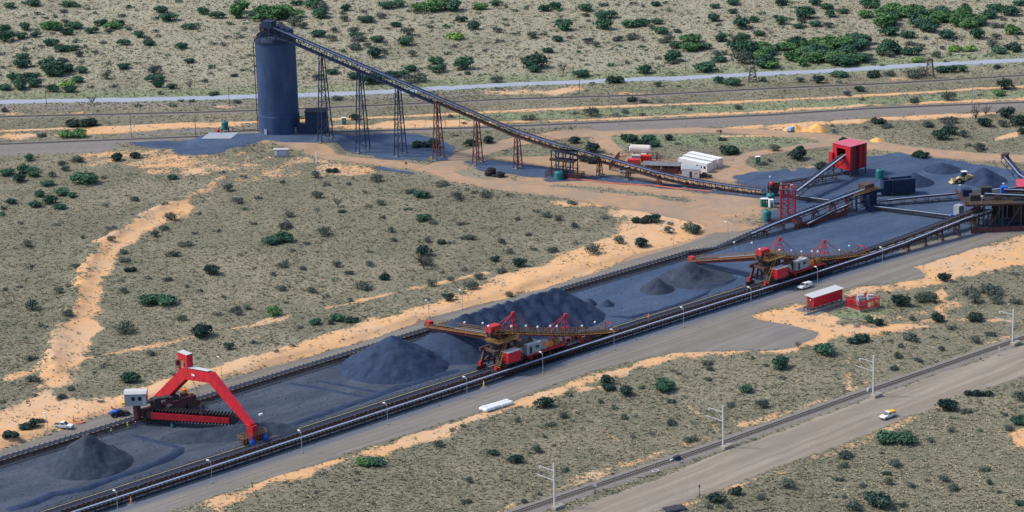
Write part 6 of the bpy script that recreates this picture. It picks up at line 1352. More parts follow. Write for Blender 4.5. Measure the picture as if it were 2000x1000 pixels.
# ---- overhead-line masts by the railways
def ohl_mast(label, px, py, top_px, arm=4.5, m='mast', block=True, group='overhead line masts of the near railway'):
    p = G(px, py); h = HT(p, top_px) - p.z; t = thing('overhead_mast', label, 'mast', p, group=group); ad = YV2*1.0 + YU2*-0.15
    MB().beam(p, p + Zv(h), 0.34 if arm else 0.22, 0.3 if arm else 0.22).build('pole', M[m], t); 
    if arm:
        MB().beam(p + Zv(h*0.83), p + Zv(h*0.86) + ad*arm*0.9, 0.14).build('upper_arm', M[m], t); MB().beam(p + Zv(h*0.62), p + Zv(h*0.66) + ad*arm*1.2, 0.12).build('lower_arm', M[m], t); MB().beam(p + Zv(h*0.66), p + Zv(h*0.83) + ad*arm*0.45, 0.08).build('stay', M[m], t); MB().tube(p + Zv(h*0.86) + ad*arm*0.9, p + Zv(h*0.80) + ad*arm*0.9, 0.16, 8).build('insulator', M['white'], t)
    if block: MB().box(p + Vector((0.9, -0.3, 0.3)), (3.0, 1.5, 0.9), R(40)).build('footing', M['conc'], t)
    return t
for (x, y, ty), lb in zip(((1083, 992, 905), (1412, 874, 791), (1705, 774, 694), (1977, 672, 603)), ('galvanised overhead-line mast by the near railway, beside the short white signal post', 'galvanised overhead-line mast by the near railway, uphill of the lineside dark box', 'galvanised overhead-line mast by the near railway, beside the driving pickup', 'galvanised overhead-line mast by the near railway, beyond the fenced transformer')): ohl_mast(lb, x, y, ty)
for (x, y, ty), lb in zip(((1209, 243, 194), (1548, 231, 190), (1898, 214, 158)), ('slim grey mast on the far railway embankment behind the bushes', 'slim grey mast on the far railway embankment beside the orange sand heap', 'slim grey mast on the far railway embankment above the dark thicket')): ohl_mast(lb, x, y, ty, 0, 'fmast', False, 'masts of the far railway')
for (x, y, h, lb) in ((257, 270, 9, 'dark wooden pole left of the concrete slab near the silo track'), (383, 267, 8.5, 'dark wooden pole beside the silo track slab'), (91, 206, 8, 'dark pole at the near verge of the tarred road, left end'), (448, 206, 8, 'dark pole at the near verge of the tarred road, before the silo'), (1132, 187, 9.5, 'dark pole between the tarred road and the siding'), (1339, 138, 6.5, 'dark pole standing in the bush beyond the tarred road'), (1830, 108, 7, 'dark pole among the far green thicket'), (870, 252, 7, 'dark pole behind the fourth conveyor trestle'), (898, 248, 7, 'dark pole behind the fifth conveyor trestle'), (650, 262, 5, 'dark pole beside the switch house')): post('wooden_pole', lb, x, y, h, 'wood', None, 0.12)
for x, y, ty, lb in ((1816, 152, 117, 'dark lattice windpump tower among bushes by the tarred road'), (1470, 160, 133, 'small dark lattice tower beside the tarred road')):
    p = G(x, y); h = HT(p, ty) - p.z; t = thing('lattice_tower', lb, 'tower', p)
    for sx, sy in ((-1.7,-1.7),(1.7,-1.7),(1.7,1.7),(-1.7,1.7)): MB().beam(p + Vector((sx, sy, 0)), p + Vector((sx*.45, sy*.45, h)), 0.22).build('leg', M['wood'], t)
    for k in range(4):
        f0, f1 = k/4, (k+1)/4; c4 = lambda f_: [p + Vector((sx*(1-.55*f_), sy*(1-.55*f_), h*f_)) for sx, sy in ((-1.7,-1.7),(1.7,-1.7),(1.7,1.7),(-1.7,1.7))]
        A_, B_ = c4(f0), c4(f1)
        for i in range(4): MB().beam(A_[i], B_[(i+1) % 4], 0.14).build('brace', M['wood'], t); MB().beam(B_[i], B_[(i+1) % 4], 0.14).build('cross_bar', M['wood'], t)
    MB().box(p + Zv(h+0.3), (2.0, 2.0, 0.4)).build('platform', M['wood'], t)
post('signal_post', 'short post with a white plate beside the near railway and the first mast', 1162, 964, 2.6, 'wood', (0.8, 0.8, 'white')); post('signal_post', 'short white post at the edge of the near ballast by the driving pickup', 1695, 765, 1.0, 'white', None, 0.3); post('signal_post', 'slim white post by the near railway before the last mast', 1951, 694, 2.6, 'mast', (0.4, 0.4, 'white')); post('marker_post', 'thin dark marker post on the gravel road edge', 1366, 968, 2.8, 'wood', (0.4, 0.5, 'dark')); post('marker_post', 'small white marker post at the grass edge of the near railway', 1156, 932, 1.0, 'white', None, 0.25)
bxp = G(1322, 898); lbx = thing('lineside_box', 'dark lineside equipment box at the near ballast shoulder', 'box', bxp, YA); MB().box((0,0,0.5), (1.8,0.8,0.9)).build('housing', M['navy'], lbx, local=True); MB().box((0,0,1.0), (1.9,0.9,0.1)).build('lid', M['dark'], lbx, local=True); MB().box((-1.6,0.3,0.25), (0.8,0.5,0.5)).build('cable_box', M['lgrey'], lbx, local=True)
slb = MB().fbox(G(393, 272), Vector((11,-1,0)), Vector((2,9,0)), Zv(0.25)).build('concrete_slab', M['grey']); slb['kind'] = 'structure'
for x, y, lb in ((1280, 920, 'loop of pale hose on the near ballast shoulder'),):
    p = G(x, y); m = MB(); 
    for k in range(14): a, b = 2*math.pi*k/14, 2*math.pi*(k+1)/14; m.tube(p + Vector((0.8*math.cos(a), 0.8*math.sin(a), 0.1)), p + Vector((0.8*math.cos(b), 0.8*math.sin(b), 0.1)), 0.12, 5)
    t = thing('hose_coil', lb, 'hose', p); m.build('coil', M['lgrey'], t)
dg = thing('drain_grate', 'dark steel manhole slab at the gravel road edge', 'slab', G(1318, 996), R(20)); MB().box((0,0,0.25), (5.0,3.2,0.5)).build('slab', M['navy'], dg, local=True); MB().box((0,0,0.54), (4.0,2.4,0.08)).build('lid', M['dark'], dg, local=True)

# ================================================================== PEOPLE (tiny in the picture)
def person(label, loc, rz, vest, trousers, pose='stand', hat='white', h=1.78):
    k = h/1.78; crouch = pose == 'crouch'; dz = -0.42 if crouch else 0; ln = 0.25 if crouch else 0.03
    J = {'pel': (0,0,0.95+dz, .15), 'spi': (ln*.5,0,1.15+dz, .14), 'che': (ln,0,1.36+dz, .17), 'nec': (ln*1.2,0,1.52+dz, .065), 'hea': (ln*1.4+.01,0,1.62+dz, .095), 'top': (ln*1.4+.01,0,1.74+dz, .08)}
    for s, q in ((1,'l'),(-1,'r')):
        fx = 0.12*s if pose == 'walk' else 0
        J['hip'+q] = (0, .1*s, .9+dz, .105); J['kne'+q] = ((0.32 if crouch else fx*.9), .12*s, (.52 if crouch else .5), .075); J['ank'+q] = ((0.05 if crouch else fx*1.2-.03), .13*s, .09, .05); J['toe'+q] = ((0.22 if crouch else fx*1.2+.14), .14*s, .04, .045)
        J['sho'+q] = (ln, .2*s, 1.43+dz, .07); J['elb'+q] = (ln+(.18 if crouch else .02-fx*.5), .27*s, (1.16+dz), .05); J['wri'+q] = (ln+(.38 if crouch else .1-fx), .24*s, .93+dz*1.1, .035); J['han'+q] = (ln+(.46 if crouch else .13-fx), .23*s, .83+dz*1.1, .04)
    E = [('pel','spi'),('spi','che'),('che','nec'),('nec','hea'),('hea','top')]
    for q in 'lr': E += [('pel','hip'+q),('hip'+q,'kne'+q),('kne'+q,'ank'+q),('ank'+q,'toe'+q),('che','sho'+q),('sho'+q,'elb'+q),('elb'+q,'wri'+q),('wri'+q,'han'+q)]
    def skin(name, names, grow, m, root, fingers=False):
        ids = {n: i for i, n in enumerate(names)}; es = [(ids[a], ids[b]) for a, b in E if a in ids and b in ids]; co = [J[n][:3] for n in names]; rad = [J[n][3]*grow for n in names]
        if fingers:
            for q, s in (('l',1),('r',-1)):
                hx, hy, hz_ = J['han'+q][:3]
                for kf in range(5):
                    a = ids['han'+q]; i = len(co); off = (kf-2)*.02; co += [(hx+off, hy + (.0 if kf else -.02*s), hz_-.05), (hx+off*1.2+.01, hy-.015*s, hz_-.1+.01*abs(kf-2))]; rad += [.012, .009]; es += [(a, i), (i, i+1)]
        me = bpy.data.meshes.new('tmp'); me.from_pydata([(x*k, y*k, z*k) for x, y, z in co], es, []); o = bpy.data.objects.new('tmp', me); col.objects.link(o)
        o.modifiers.new('skin', 'SKIN'); 
        for i, sv in enumerate(me.skin_vertices[0].data): sv.radius = (rad[i]*k, rad[i]*k); sv.use_root = (i == 0)
        o.modifiers.new('sub', 'SUBSURF').levels = 1
        dg_ = bpy.context.evaluated_depsgraph_get(); m2 = bpy.data.meshes.new_from_object(o.evaluated_get(dg_)); bpy.data.objects.remove(o, do_unlink=True); bpy.data.meshes.remove(me)
        m2.materials.clear(); m2.materials.append(M[m]); m2.polygons.foreach_set('use_smooth', [True]*len(m2.polygons)); r = bpy.data.objects.new(name, m2); col.objects.link(r); r.parent = root; return r
    t = thing('person', label, 'person', loc, rz)
    skin('body', list(J), 1.0, 'skin', t, True)
    skin('vest', ['pel','spi','che','shol','shor','elbl','elbr'], 1.18, vest, t); skin('trousers', ['pel','hipl','hipr','knel','kner','ankl','ankr'], 1.15, trousers, t)
    hp = Vector(J['top'][:3])*k; MB().ball(hp + Zv(0.0), 0.13, (1.1, 1, 0.8)).build('hard_hat', M[hat], t, local=True, smooth=True)
    return t
person('person in lime vest and blue trousers on the ore floor by the upper conveyor', G(218, 850), R(-60), 'lime', 'workblue'); person('person in a pale vest standing by the reclaimer carriage wheels', G(250, 838), R(-100), 'lime', 'grey', 'walk')
person('person in a lime vest behind the upper conveyor near the reclaimer', G(233, 829), R(30), 'lime', 'dark'); person('person in turquoise overalls crouching beside the scraper boom', G(336, 835), R(-80), 'tealover', 'tealover', 'crouch', 'blue'); person('person in blue overalls beside the reclaimer carriage', G(265, 836), R(-20), 'workblue', 'workblue')
q = low_pts[3].lerp(low_pts[4], 0.08); person('person in a yellow vest walking on the long conveyor above the shed', q + Zv(0.2), ca, 'byellow', 'workblue', 'walk'); q = low_pts[5].lerp(low_pts[6], 0.5); person('person in turquoise standing on the low end of the long conveyor', q + Zv(0.2), ca, 'tealover', 'white')
person('person in white on the platform of the transfer chute', P2 + e1*4.4 + e2*0.4 + Zv(3.2), R(-90), 'white', 'grey')

# ================================================================== VEGETATION
def leaf_cloud(lobes, n, size, seed, flat=0.55, core=0.35):
    r = np.random.default_rng(seed); vs, fs = [], []
    wts = np.array([l[3]**2 for l in lobes]); wts = wts/wts.sum()
    for _ in range(n):
        l = lobes[r.choice(len(lobes), p=wts)]; d = r.normal(size=3); d /= np.linalg.norm(d); d[2] = abs(d[2])*1.0 if r.random() < 0.72 else d[2]
        rad = l[3]*(core + (1-core)*r.random()**0.45)*(1 + 0.2*r.normal()*(r.random() < 0.5)); c = np.array(l[:3]) + d*rad*np.array([1, 1, l[4]])
        if c[2] < 0.02: c[2] = 0.02 + 0.05*r.random()
        nrm = d*0.6 + r.normal(size=3)*0.55 + np.array([0, 0, flat]); nrm /= np.linalg.norm(nrm); a = np.cross(nrm, [0.3, 0.5, 0.8]); a /= np.linalg.norm(a)+1e-9; b = np.cross(nrm, a)
        s = size*(0.55 + 0.9*r.random()); k = len(vs); vs += [tuple(c + a*s), tuple(c + b*s*0.7), tuple(c - a*s*0.9), tuple(c - b*s*0.7)]; fs.append((k, k+1, k+2, k+3))
    return vs, fs
def crown_lobes(kind, seed):
    r = np.random.default_rng(seed); L = []
    if kind == 'flat':      # umbrella thorn: wide flat-topped
        for _ in range(11): a = r.random()*6.28; q = 0.64*math.sqrt(r.random()); L.append((q*math.cos(a), q*math.sin(a), 0.34 + 0.2*r.random() - 0.1*q, 0.36 + 0.16*r.random(), 0.66))
    elif kind == 'round':
        for _ in range(10): a = r.random()*6.28; q = 0.54*math.sqrt(r.random()); L.append((q*math.cos(a), q*math.sin(a), 0.3 + 0.4*r.random()*(1-q), 0.36 + 0.18*r.random(), 0.85))
    elif kind == 'low':
        for _ in range(7): a = r.random()*6.28; q = 0.66*math.sqrt(r.random()); L.append((q*math.cos(a), q*math.sin(a), 0.16 + 0.12*r.random(), 0.34 + 0.14*r.random(), 0.72))
    else:                   # tall
        for _ in range(8): a = r.random()*6.28; q = 0.45*math.sqrt(r.random()); L.append((q*math.cos(a), q*math.sin(a), 0.35 + 0.75*r.random(), 0.32 + 0.18*r.random(), 0.95))
    return L
def trunk_mesh(kind, seed, m):
    r = np.random.default_rng(seed); t = MB(); lean = Vector((r.normal()*.06, r.normal()*.06, 0)); f = Vector((0,0,0)) + lean; hgt = {'flat': .3, 'round': .2, 'low': .08, 'tall': .35, 'bare': .25}[kind]
    t.tube((0,0,-0.05), f + Vector((0,0,hgt)), 0.07, 6, 0.045); n = 9 if kind == 'bare' else 5
    for _ in range(n):
        a = r.random()*6.28; q = 0.25 + 0.45*r.random(); e = Vector((q*math.cos(a), q*math.sin(a), hgt + (0.25 if kind != 'low' else .12) + 0.35*r.random()*(1.4 if kind in ('tall', 'bare') else .6))); s = f + Vector((0,0,hgt*(.55+.45*r.random()))); mid = s.lerp(e, 0.5) + Vector((r.normal()*.05, r.normal()*.05, -.04))
        t.tube(s, mid, 0.034, 5, 0.024); t.tube(mid, e, 0.024, 5, 0.01)
        if kind == 'bare':
            for _ in range(4): t.tube(mid.lerp(e, r.random()), e + Vector((r.normal()*.18, r.normal()*.18, .1+.15*r.random())), 0.012, 4, 0.006)
    return t.mesh('trunk', m)
PROTO = {}
for kind in ('flat', 'round', 'low', 'tall'):
    for lm in ('g', 'G', 'b', 'd', 'Y'):
        if lm in 'GY' and kind == 'tall' and lm == 'G': continue
        for v in range(3):
            sd0 = (sum(map(ord, kind + lm))*7 + v*131) % 100003; dens = {'g': 1050, 'G': 1050, 'd': 1000, 'b': 620, 'Y': 800}[lm]; sz = {'b': 0.078}.get(lm, 0.1)
            m = MB(); m.add(*leaf_cloud(crown_lobes(kind, sd0), dens, sz, sd0 + 1, 0.8 if kind == 'flat' else 0.5, 0.25 if lm == 'b' else 0.35)); PROTO[kind, lm, v] = m.mesh('crown', M['leaf_' + lm])
TRK = {(k, v): trunk_mesh(k, v*17+3, M['bark'] if k != 'bare' else M['twig']) for k in ('flat', 'round', 'low', 'tall', 'bare') for v in range(3)}
mbare = MB(); mbare.add(*leaf_cloud(crown_lobes('round', 99), 110, 0.05, 98)); PROTO_BARE = mbare.mesh('crown', M['leaf_b'])

# positions read from the photograph: tile origin, then x,y,width in quarter pixels and leaf kind
T_ = {}
T_[0,0] = "80,35,90g 190,15,60g 270,15,100g 540,25,90g 610,35,70g 675,60,50b 300,95,60b 495,78,70b 740,95,45g 190,118,45b 360,135,50b 430,120,55g 1020,45,70g 950,115,60b 1255,65,110g 1310,120,140g 1205,135,60b 1590,85,90g 1695,112,100g 1400,0,60g 1860,5,60g 1900,50,160G 1840,100,140G 1980,120,90g 1795,172,60g 200,205,90g 405,180,150G 445,215,80g 510,152,75b 570,192,110g 525,248,85g 415,255,45b 290,230,60g 275,265,80g 45,225,110g 50,275,150g 170,270,100g 80,315,60b 790,172,90g 880,185,120G 920,172,90g 855,228,70b 720,230,85g 1015,212,70g 1470,200,90g 1540,180,70g 1630,210,30g 1090,262,90g 1145,288,60b 1235,273,50b 1210,237,55b 405,320,115g 605,312,60g 325,355,55b 480,372,100g 570,365,90g 660,358,60b 805,322,60b 965,325,85g 1165,325,95g 205,375,65b 1415,352,85g 1665,332,55b 1750,338,60b 1780,285,50b 1875,275,60b 20,410,55b 178,428,95g 750,400,65b 180,485,130g 395,450,70g 490,458,85b 365,492,130g 20,520,60b 635,478,50b 845,485,50g 970,508,100g 1480,468,75g 1645,510,70g 1210,545,110b 1940,422,55b 620,420,80b 420,525,190g 425,560,120g 530,525,110g 630,540,90g 130,590,130g 240,590,130g 160,655,130g 275,645,100g 40,670,100g 605,610,100g 520,640,120Y 835,590,85b 840,550,60b 1210,600,120g 1235,655,85g 1605,620,60b 1830,575,70b 1885,540,50b 1475,650,90n 890,665,60b 710,670,50b 415,690,90g 545,690,95g 1340,668,80g 1260,715,60b 1670,715,90b 720,765,90n 1080,815,60b 1350,815,60b 1410,780,50b 1500,780,60b 1850,785,70b 40,845,80b 590,940,140d 700,940,150d 765,860,30b"
T_[500,0] = "320,15,80g 450,15,150g 510,25,150b 500,100,120g 60,70,160G 180,100,180G 290,95,150G 60,120,150G 200,55,150G 300,160,130b 365,195,90b 700,60,80g 680,95,60b 690,140,80b 850,80,60b 860,140,105g 980,120,80b 1020,30,110g 1110,20,100g 1300,40,140G 1400,35,160G 1520,30,160g 1215,75,60b 1305,85,65b 1755,40,110G 1870,15,90g 1960,45,50b 1605,145,80g 1360,198,55b 1500,198,70g 1700,200,95g 1945,145,45g 1095,190,70g 1025,213,50b 605,230,70b 485,255,105g 760,235,100b 775,262,90g 805,290,105b 590,295,80b 945,298,95g 1185,245,100b 1170,312,130g 765,345,140b 870,350,70b 690,390,50g 930,410,130g 1000,395,80b 1225,415,80b 1545,262,130Y 1880,230,75b 1900,310,65b 1675,355,45g 1540,355,55b 1785,385,55b 1490,395,60n 1405,465,115g 1430,530,110g 1350,515,60g 1620,495,150g 1650,560,70b 1590,575,40b 1210,525,95g 1050,570,110g 1140,572,100g 590,552,85g 485,595,90b 770,580,110g 900,600,170g 1250,590,160b 1880,615,90b 635,755,90b 1230,740,60b 1900,690,60b 780,910,80d 350,910,60b 1530,900,60b 1630,955,50b"
T_[1000,0] = "30,75,55g 250,62,85g 330,45,90g 355,65,70g 580,50,110g 715,25,80b 740,100,130g 690,125,80g 825,30,40b 950,20,60b 1010,38,50b 1125,22,80g 1200,15,50g 1585,40,75g 1730,10,95g 1725,80,75g 1945,95,65g 1765,118,40b 580,105,70b 600,155,45b 400,195,130g 715,185,130g 920,178,110g 1015,170,110g 1135,160,85g 1565,135,95g 1610,185,55b 1795,172,150g 1890,152,75g 1830,205,80b 1090,215,70b 1175,230,110g 1290,230,80b 160,270,90b 245,255,60b 350,295,85g 450,285,60b 600,295,95b 820,285,110b 935,270,120b 600,325,55b 655,340,80b 1020,310,40b 35,255,60b 1400,285,150G 1290,345,100g 1400,355,140G 1500,350,100g 1180,310,80b 1230,300,90b 1630,290,100g 1740,305,80b 1810,275,90g 1705,265,55b 1935,255,75g 285,385,85g 515,398,45g 890,370,35g 1050,385,35g 1805,345,130g 1950,345,120G 1620,400,100b 1250,435,140g 1260,475,80b 1800,440,180b 1960,415,130G 1980,470,80g 1620,455,90g 1140,445,50b 170,465,190d 185,535,90g 775,495,60g 895,483,55b 540,565,110g 1045,540,110g 1510,510,150g 395,520,90n 815,605,130d 630,645,50b 1140,655,70b 1305,665,45b 1615,625,80g 1720,630,110g 1970,610,70g 930,765,85d 1030,780,70b 1165,785,45b 130,905,100b 620,870,110b 880,860,80b 500,875,60b 1010,885,60b 1390,845,60b 1765,825,80b 820,890,60b"
T_[1500,0] = "105,15,90g 365,10,95g 460,40,95g 290,95,150g 75,120,70b 105,160,95g 180,140,60Y 590,80,80g 485,105,90g 800,25,130g 235,195,80g 365,175,95g 265,155,80b 470,190,80b 950,230,140g 1090,260,110g 1255,205,140g 1400,260,130g 1640,260,130g 1900,230,120G 1780,280,80b 1530,30,70b 1770,50,120g 1960,20,80g 1900,80,130g 1610,130,170G 1480,145,110g 1790,185,100b 1720,100,120g 1980,250,60G 1830,140,60b 1470,365,110Y 1570,362,110Y 1795,380,110g 1925,355,130d 1320,425,80b 1410,420,50b 1120,390,120g 1180,455,100Y 950,420,90b 990,390,90g 1115,330,80b 1190,360,80b 1220,290,60b 1365,365,60b 1425,305,60b 1750,335,100b 1570,445,35b 1520,425,30b 825,565,120d 555,570,110g 390,620,95d 250,620,70b 1350,535,90g 1430,535,90g 1520,535,80g 1780,510,80b 550,635,55b 950,560,100b 1150,550,160b 1850,655,130d 720,690,80d 615,725,70b 740,770,50b 1150,770,100b 1410,750,110b 1660,735,40b 1800,720,90G 870,930,110d 930,970,90b 1260,950,130b 1420,910,150b 1620,870,120n 1700,850,100n 1860,875,130d 1950,930,150d 1420,970,110b 1830,960,90b 760,985,50b 500,975,40b 1700,950,120d"
T_[0,250] = "330,45,80b 520,38,120G 620,32,120G 225,230,85g 905,225,95d 1055,210,85d 60,335,110g 180,320,110g 240,320,110g 150,385,110g 265,350,90g 410,355,85b 370,420,95g 655,380,170g 480,485,110g 565,515,80g 305,510,80g 390,555,110g 280,585,95g 465,605,85g 90,565,80g 25,610,70g 20,660,70g 480,265,70b 610,230,110b 510,315,70b 1350,375,80g 1740,340,55b 1900,370,60b 1920,620,60g 1290,585,55b 1335,685,110b 870,860,70b 1280,775,75b 960,955,80b 1450,890,100b 1350,965,110b 1215,825,80b 1690,790,60b 810,380,50b 650,840,60b 220,895,100b 870,770,90b 1780,460,100b 1860,560,90b 1980,740,60b 1530,815,50b 165,735,50b 1550,660,50b 1050,540,90b 830,590,60b 440,745,60b"
T_[500,250] = "195,410,60b 470,360,90b 595,320,85d 20,535,60b 550,435,60b 715,430,60b 940,385,110b 1210,480,90b 1295,505,110g 1455,420,95b 640,570,90n 480,515,100b 1185,625,60g 1310,690,110g 1380,725,70b 985,685,60b 675,640,70b 480,630,50b 240,735,140b 260,670,80b 530,800,120b 120,865,130g 220,850,130g 1440,880,80d 1340,870,70b 1520,885,60b 1310,955,140d 1915,870,90b 1980,955,70b 1660,835,110b 1600,735,70b 1060,790,80b 280,945,60b 390,890,60b 1080,860,70b 880,955,60b 1790,500,120b 1700,490,60b 1825,645,30g 1570,525,100b 1980,515,50b 860,490,60b 970,575,80b 870,605,60b 1290,110,120d 1390,120,110d 1670,110,90d 1820,85,100d 1570,55,30b"
T_[1000,250] = "485,90,90d 620,150,120d 600,220,150d 905,60,140d 1080,70,120g 1010,120,120d 1110,110,100g 1230,70,75d 1680,155,160d 1640,75,80b 1490,80,60b 1300,115,50b 1960,265,80b 470,570,80b 360,700,70b 270,660,100b 720,690,60b 1400,755,140b 1420,790,110d 1230,790,100b 1000,705,120d 1100,700,120d 1235,740,60b 1015,885,130d 840,870,100b 630,940,150b 190,640,60b 490,745,80b 50,700,60b 130,820,70b 490,890,50b 170,935,60b 320,940,90b 1620,20,50b"
T_[1500,250] = "590,90,70d 240,160,70d 230,200,140d 50,150,90b 410,290,100d 15,245,50b 520,15,60b 1345,45,140d 1430,10,120d 1530,40,100b 1200,190,125d 1640,130,130b 1980,20,80d 1570,125,60b"
T_[0,500] = "970,15,100b 590,60,90b 240,75,60b 1020,95,85d 1665,105,125d 1315,165,95b 460,265,80b 960,260,80b 1180,325,170g 1290,325,170g 1455,230,50b 250,375,130b 530,430,90b 1830,395,120b 1865,440,70b 355,545,60b 310,530,60b 975,545,170b 1595,570,180d 195,630,40g 1785,700,90d 250,790,80b 1025,935,145g 260,945,110b 540,225,50b 1150,155,60b 1550,265,60b 1745,300,50n 30,250,60b 150,230,50b 1700,445,60b 1420,480,80b 1180,755,70b 800,850,60b 1930,395,70b 1985,660,60b"
T_[500,500] = "1320,20,170n 1320,35,120b 1000,145,100d 1865,15,80d 1455,120,45b 1515,165,75b 1920,100,100b 730,115,85b 365,85,70b 215,50,110b 630,60,80b 885,55,70b 200,245,80b 440,250,110b 835,210,150b 1365,205,90b 1620,95,60b 125,420,140G 235,355,45b 515,360,40b 640,470,115g 755,485,105d 465,505,90g 580,510,70b 335,545,55b 850,470,40b 1500,320,95d 1335,330,60b 1625,280,50g 165,735,55b 165,790,60b 1740,150,90b 1680,225,120b 165,680,40b 20,670,40b 290,690,60b 130,130,70b 725,335,60b 1980,295,70b 540,300,70b"
T_[1000,500] = "60,45,110d 740,965,110d 1180,980,160g 1890,780,50n 1520,820,100b 1540,870,70b 1980,840,60b 1540,945,80b 1300,910,50b"
T_[1500,500] = "1380,160,110d 1040,340,150d 1200,320,130b 1280,320,130b 1250,280,60b 940,280,40b 790,490,85g 870,505,100d 690,540,50b 920,575,60n 710,625,160d 1110,610,160b 450,715,170g 95,825,170g 1620,455,140d 1320,480,110d 1120,480,70b 1430,545,80b 1395,640,40b 1295,625,50b 1020,760,100b 1030,690,70b 950,655,60b 990,860,90b 1350,710,80b 110,945,60b 1740,590,100b 1620,650,90b 1930,340,100b 1740,235,200b 1580,250,170b 1780,330,120b 235,680,80n 1620,320,150b 1930,130,60b 1170,800,70b"
T_[0,750] = "560,20,80b 475,85,100b 785,130,50b 10,130,60b 200,315,120d 270,300,120d 90,375,120d 320,270,90b 90,440,60b 265,75,60b"
T_[500,750] = "850,590,130G 940,592,130g 1855,530,85d 1980,575,60d 1420,460,90b 475,835,50b 445,790,40b 920,800,40b 785,740,50b 800,680,60b 1660,740,80b 1525,735,30g 1645,905,80b 5,875,30g 915,930,50b 1620,315,60b 1540,350,60b 510,690,50b"
T_[1000,750] = "745,10,110d 250,135,140d 895,45,125d 1190,10,150g 1025,20,60g 440,70,70b 695,125,70b 810,165,60n 870,240,90b 1240,120,90b 1250,280,110b 300,300,90b 400,240,80b 515,215,50b 40,275,70b 250,400,60b 30,575,120d 190,500,100b 410,655,80b 1830,25,110g 1955,150,110b 1700,145,100b 1390,415,110b 1085,375,60b 940,400,60b 330,470,50b 1590,880,140d 1750,830,110d 1690,940,90b 1940,880,80b 1540,940,80b 100,900,80b 200,850,60b"
T_[1500,750] = "1600,55,110d 1700,60,100d 1410,150,170d 1540,190,110b 930,400,170g 1070,405,170g 610,530,150b 600,620,90b 990,610,110b 155,770,130b 870,890,220d 670,930,150b 590,870,70b 550,730,90b 740,780,80b 940,755,100b 1110,780,80b 1370,730,100b 1690,650,100b 1640,340,60n 1970,280,130g 1880,340,80b 1970,920,80g 1440,800,100b 930,680,90b 1240,740,60b 1430,350,80b 880,530,50b 1810,830,60b 1050,930,80b 1850,220,70b 1960,80,130b 1270,430,70b 1730,760,70b"
plants = []
for (ox, oy), s in T_.items():
    for e in s.split():
        k = e[-1]; x, y, w_ = map(float, e[:-1].split(',')); plants.append((ox + x/4, oy + y/4, w_/4, k))
rr = random.Random(5)
# the two solid thickets beyond the tarred road, filled inside their outlines
def inside(px, py, poly):
    c = False
    for (x0, y0), (x1, y1) in zip(poly, poly[1:] + poly[:1]):
        if (y0 > py) != (y1 > py) and px < (x1-x0)*(py-y0)/(y1-y0)+x0: c = not c
    return c
for poly, n in (([(1645,30),(1690,18),(1760,14),(1840,14),(1900,20),(1920,40),(1860,46),(1800,44),(1745,42),(1680,46),(1648,38)], 42), ([(1500,88),(1560,80),(1640,70),(1700,72),(1740,82),(1755,100),(1720,112),(1640,118),(1560,124),(1500,122)], 46), ([(1440,75),(1500,75),(1500,120),(1470,122),(1445,105)], 8)):
    k = 0
    while k < n:
        x, y = rr.uniform(1430, 1930), rr.uniform(10, 126)
        if inside(x, y, poly): plants.append((x, y, rr.uniform(24, 42), 'G' if rr.random() < 0.55 else 'g')); k += 1
for _ in range(260):      # left and right of the frame, so the veld goes on
    side = rr.choice((-1, 1)); x = rr.uniform(-150, -20) if side < 0 else rr.uniform(2020, 2150); y = rr.uniform(-20, 1000); plants.append((x, y, rr.uniform(12, 30), rr.choice('ggbb')))
plants = [p for p in plants if p[0] < -20 or p[0] > 2020 or True]
def zone(px, py, p):
    if p.y > 1000 and py < 205 - (px/2000)*85: return 'beyond the tarred road'
    if py < 300 - px*0.04 and p.y > 905: return 'between the tarred road and the far railway'
    if px > 850 and py < 335 and px - 850 > (py-250)*-2: return 'on the dirt-road islands behind the plant'
    dv = (p - YO).dot(YV2)
    if dv > 20: return 'in the veld above the stockyard'
    dr = line_d(np.array([p.x]), np.array([p.y]), NR, 400)[0]
    below = py > 1000 - 0.345*(px - 1010) + 10
    return 'below the gravel road' if below else 'between the service road and the near railway'
KINDNAME = {'g': ('thorn_tree', 'dark green thorn tree', 'tree'), 'G': ('thorn_tree', 'fresh green thorn tree', 'tree'), 'Y': ('yellow_green_bush', 'bright yellow-green bush', 'bush'), 'd': ('dense_bush', 'dense dark bush', 'bush'), 'b': ('grey_bush', 'small grey-green bush', 'bush'), 'n': ('bare_tree', 'thin nearly leafless tree', 'tree')}
items = []
for i, (px, py, w_, k) in enumerate(plants):
    if px < -5 or px > 2005: ind = False
    else: ind = True
    base = G(px, py + w_*(0.3 if k not in 'n' else 0.5)); wid = w_*base.y/CP/F*(1.3 if base.y < 990 else 1.34)
    if k == 'Y': sh = 'low'
    elif k == 'G': sh = rr.choice(('flat', 'round', 'flat'))
    elif k == 'g': sh = rr.choice(('flat', 'flat', 'round'))
    elif k == 'd': sh = rr.choice(('round', 'round', 'low'))
    else: sh = rr.choice(('round', 'low', 'low', 'round'))
    items.append([wid, ind, base, k, sh, px, py])
trees = [it for it in items if it[1] and it[3] in 'gGn']; bushes = [it for it in items if it[1] and it[3] in 'bdY']
trees.sort(key=lambda t: -t[0]*1000/t[2].y); bushes.sort(key=lambda t: -t[0]*1000/t[2].y)
single = trees[:300] + bushes[:300]; rest = trees[300:] + bushes[300:] + [it for it in items if not it[1]]
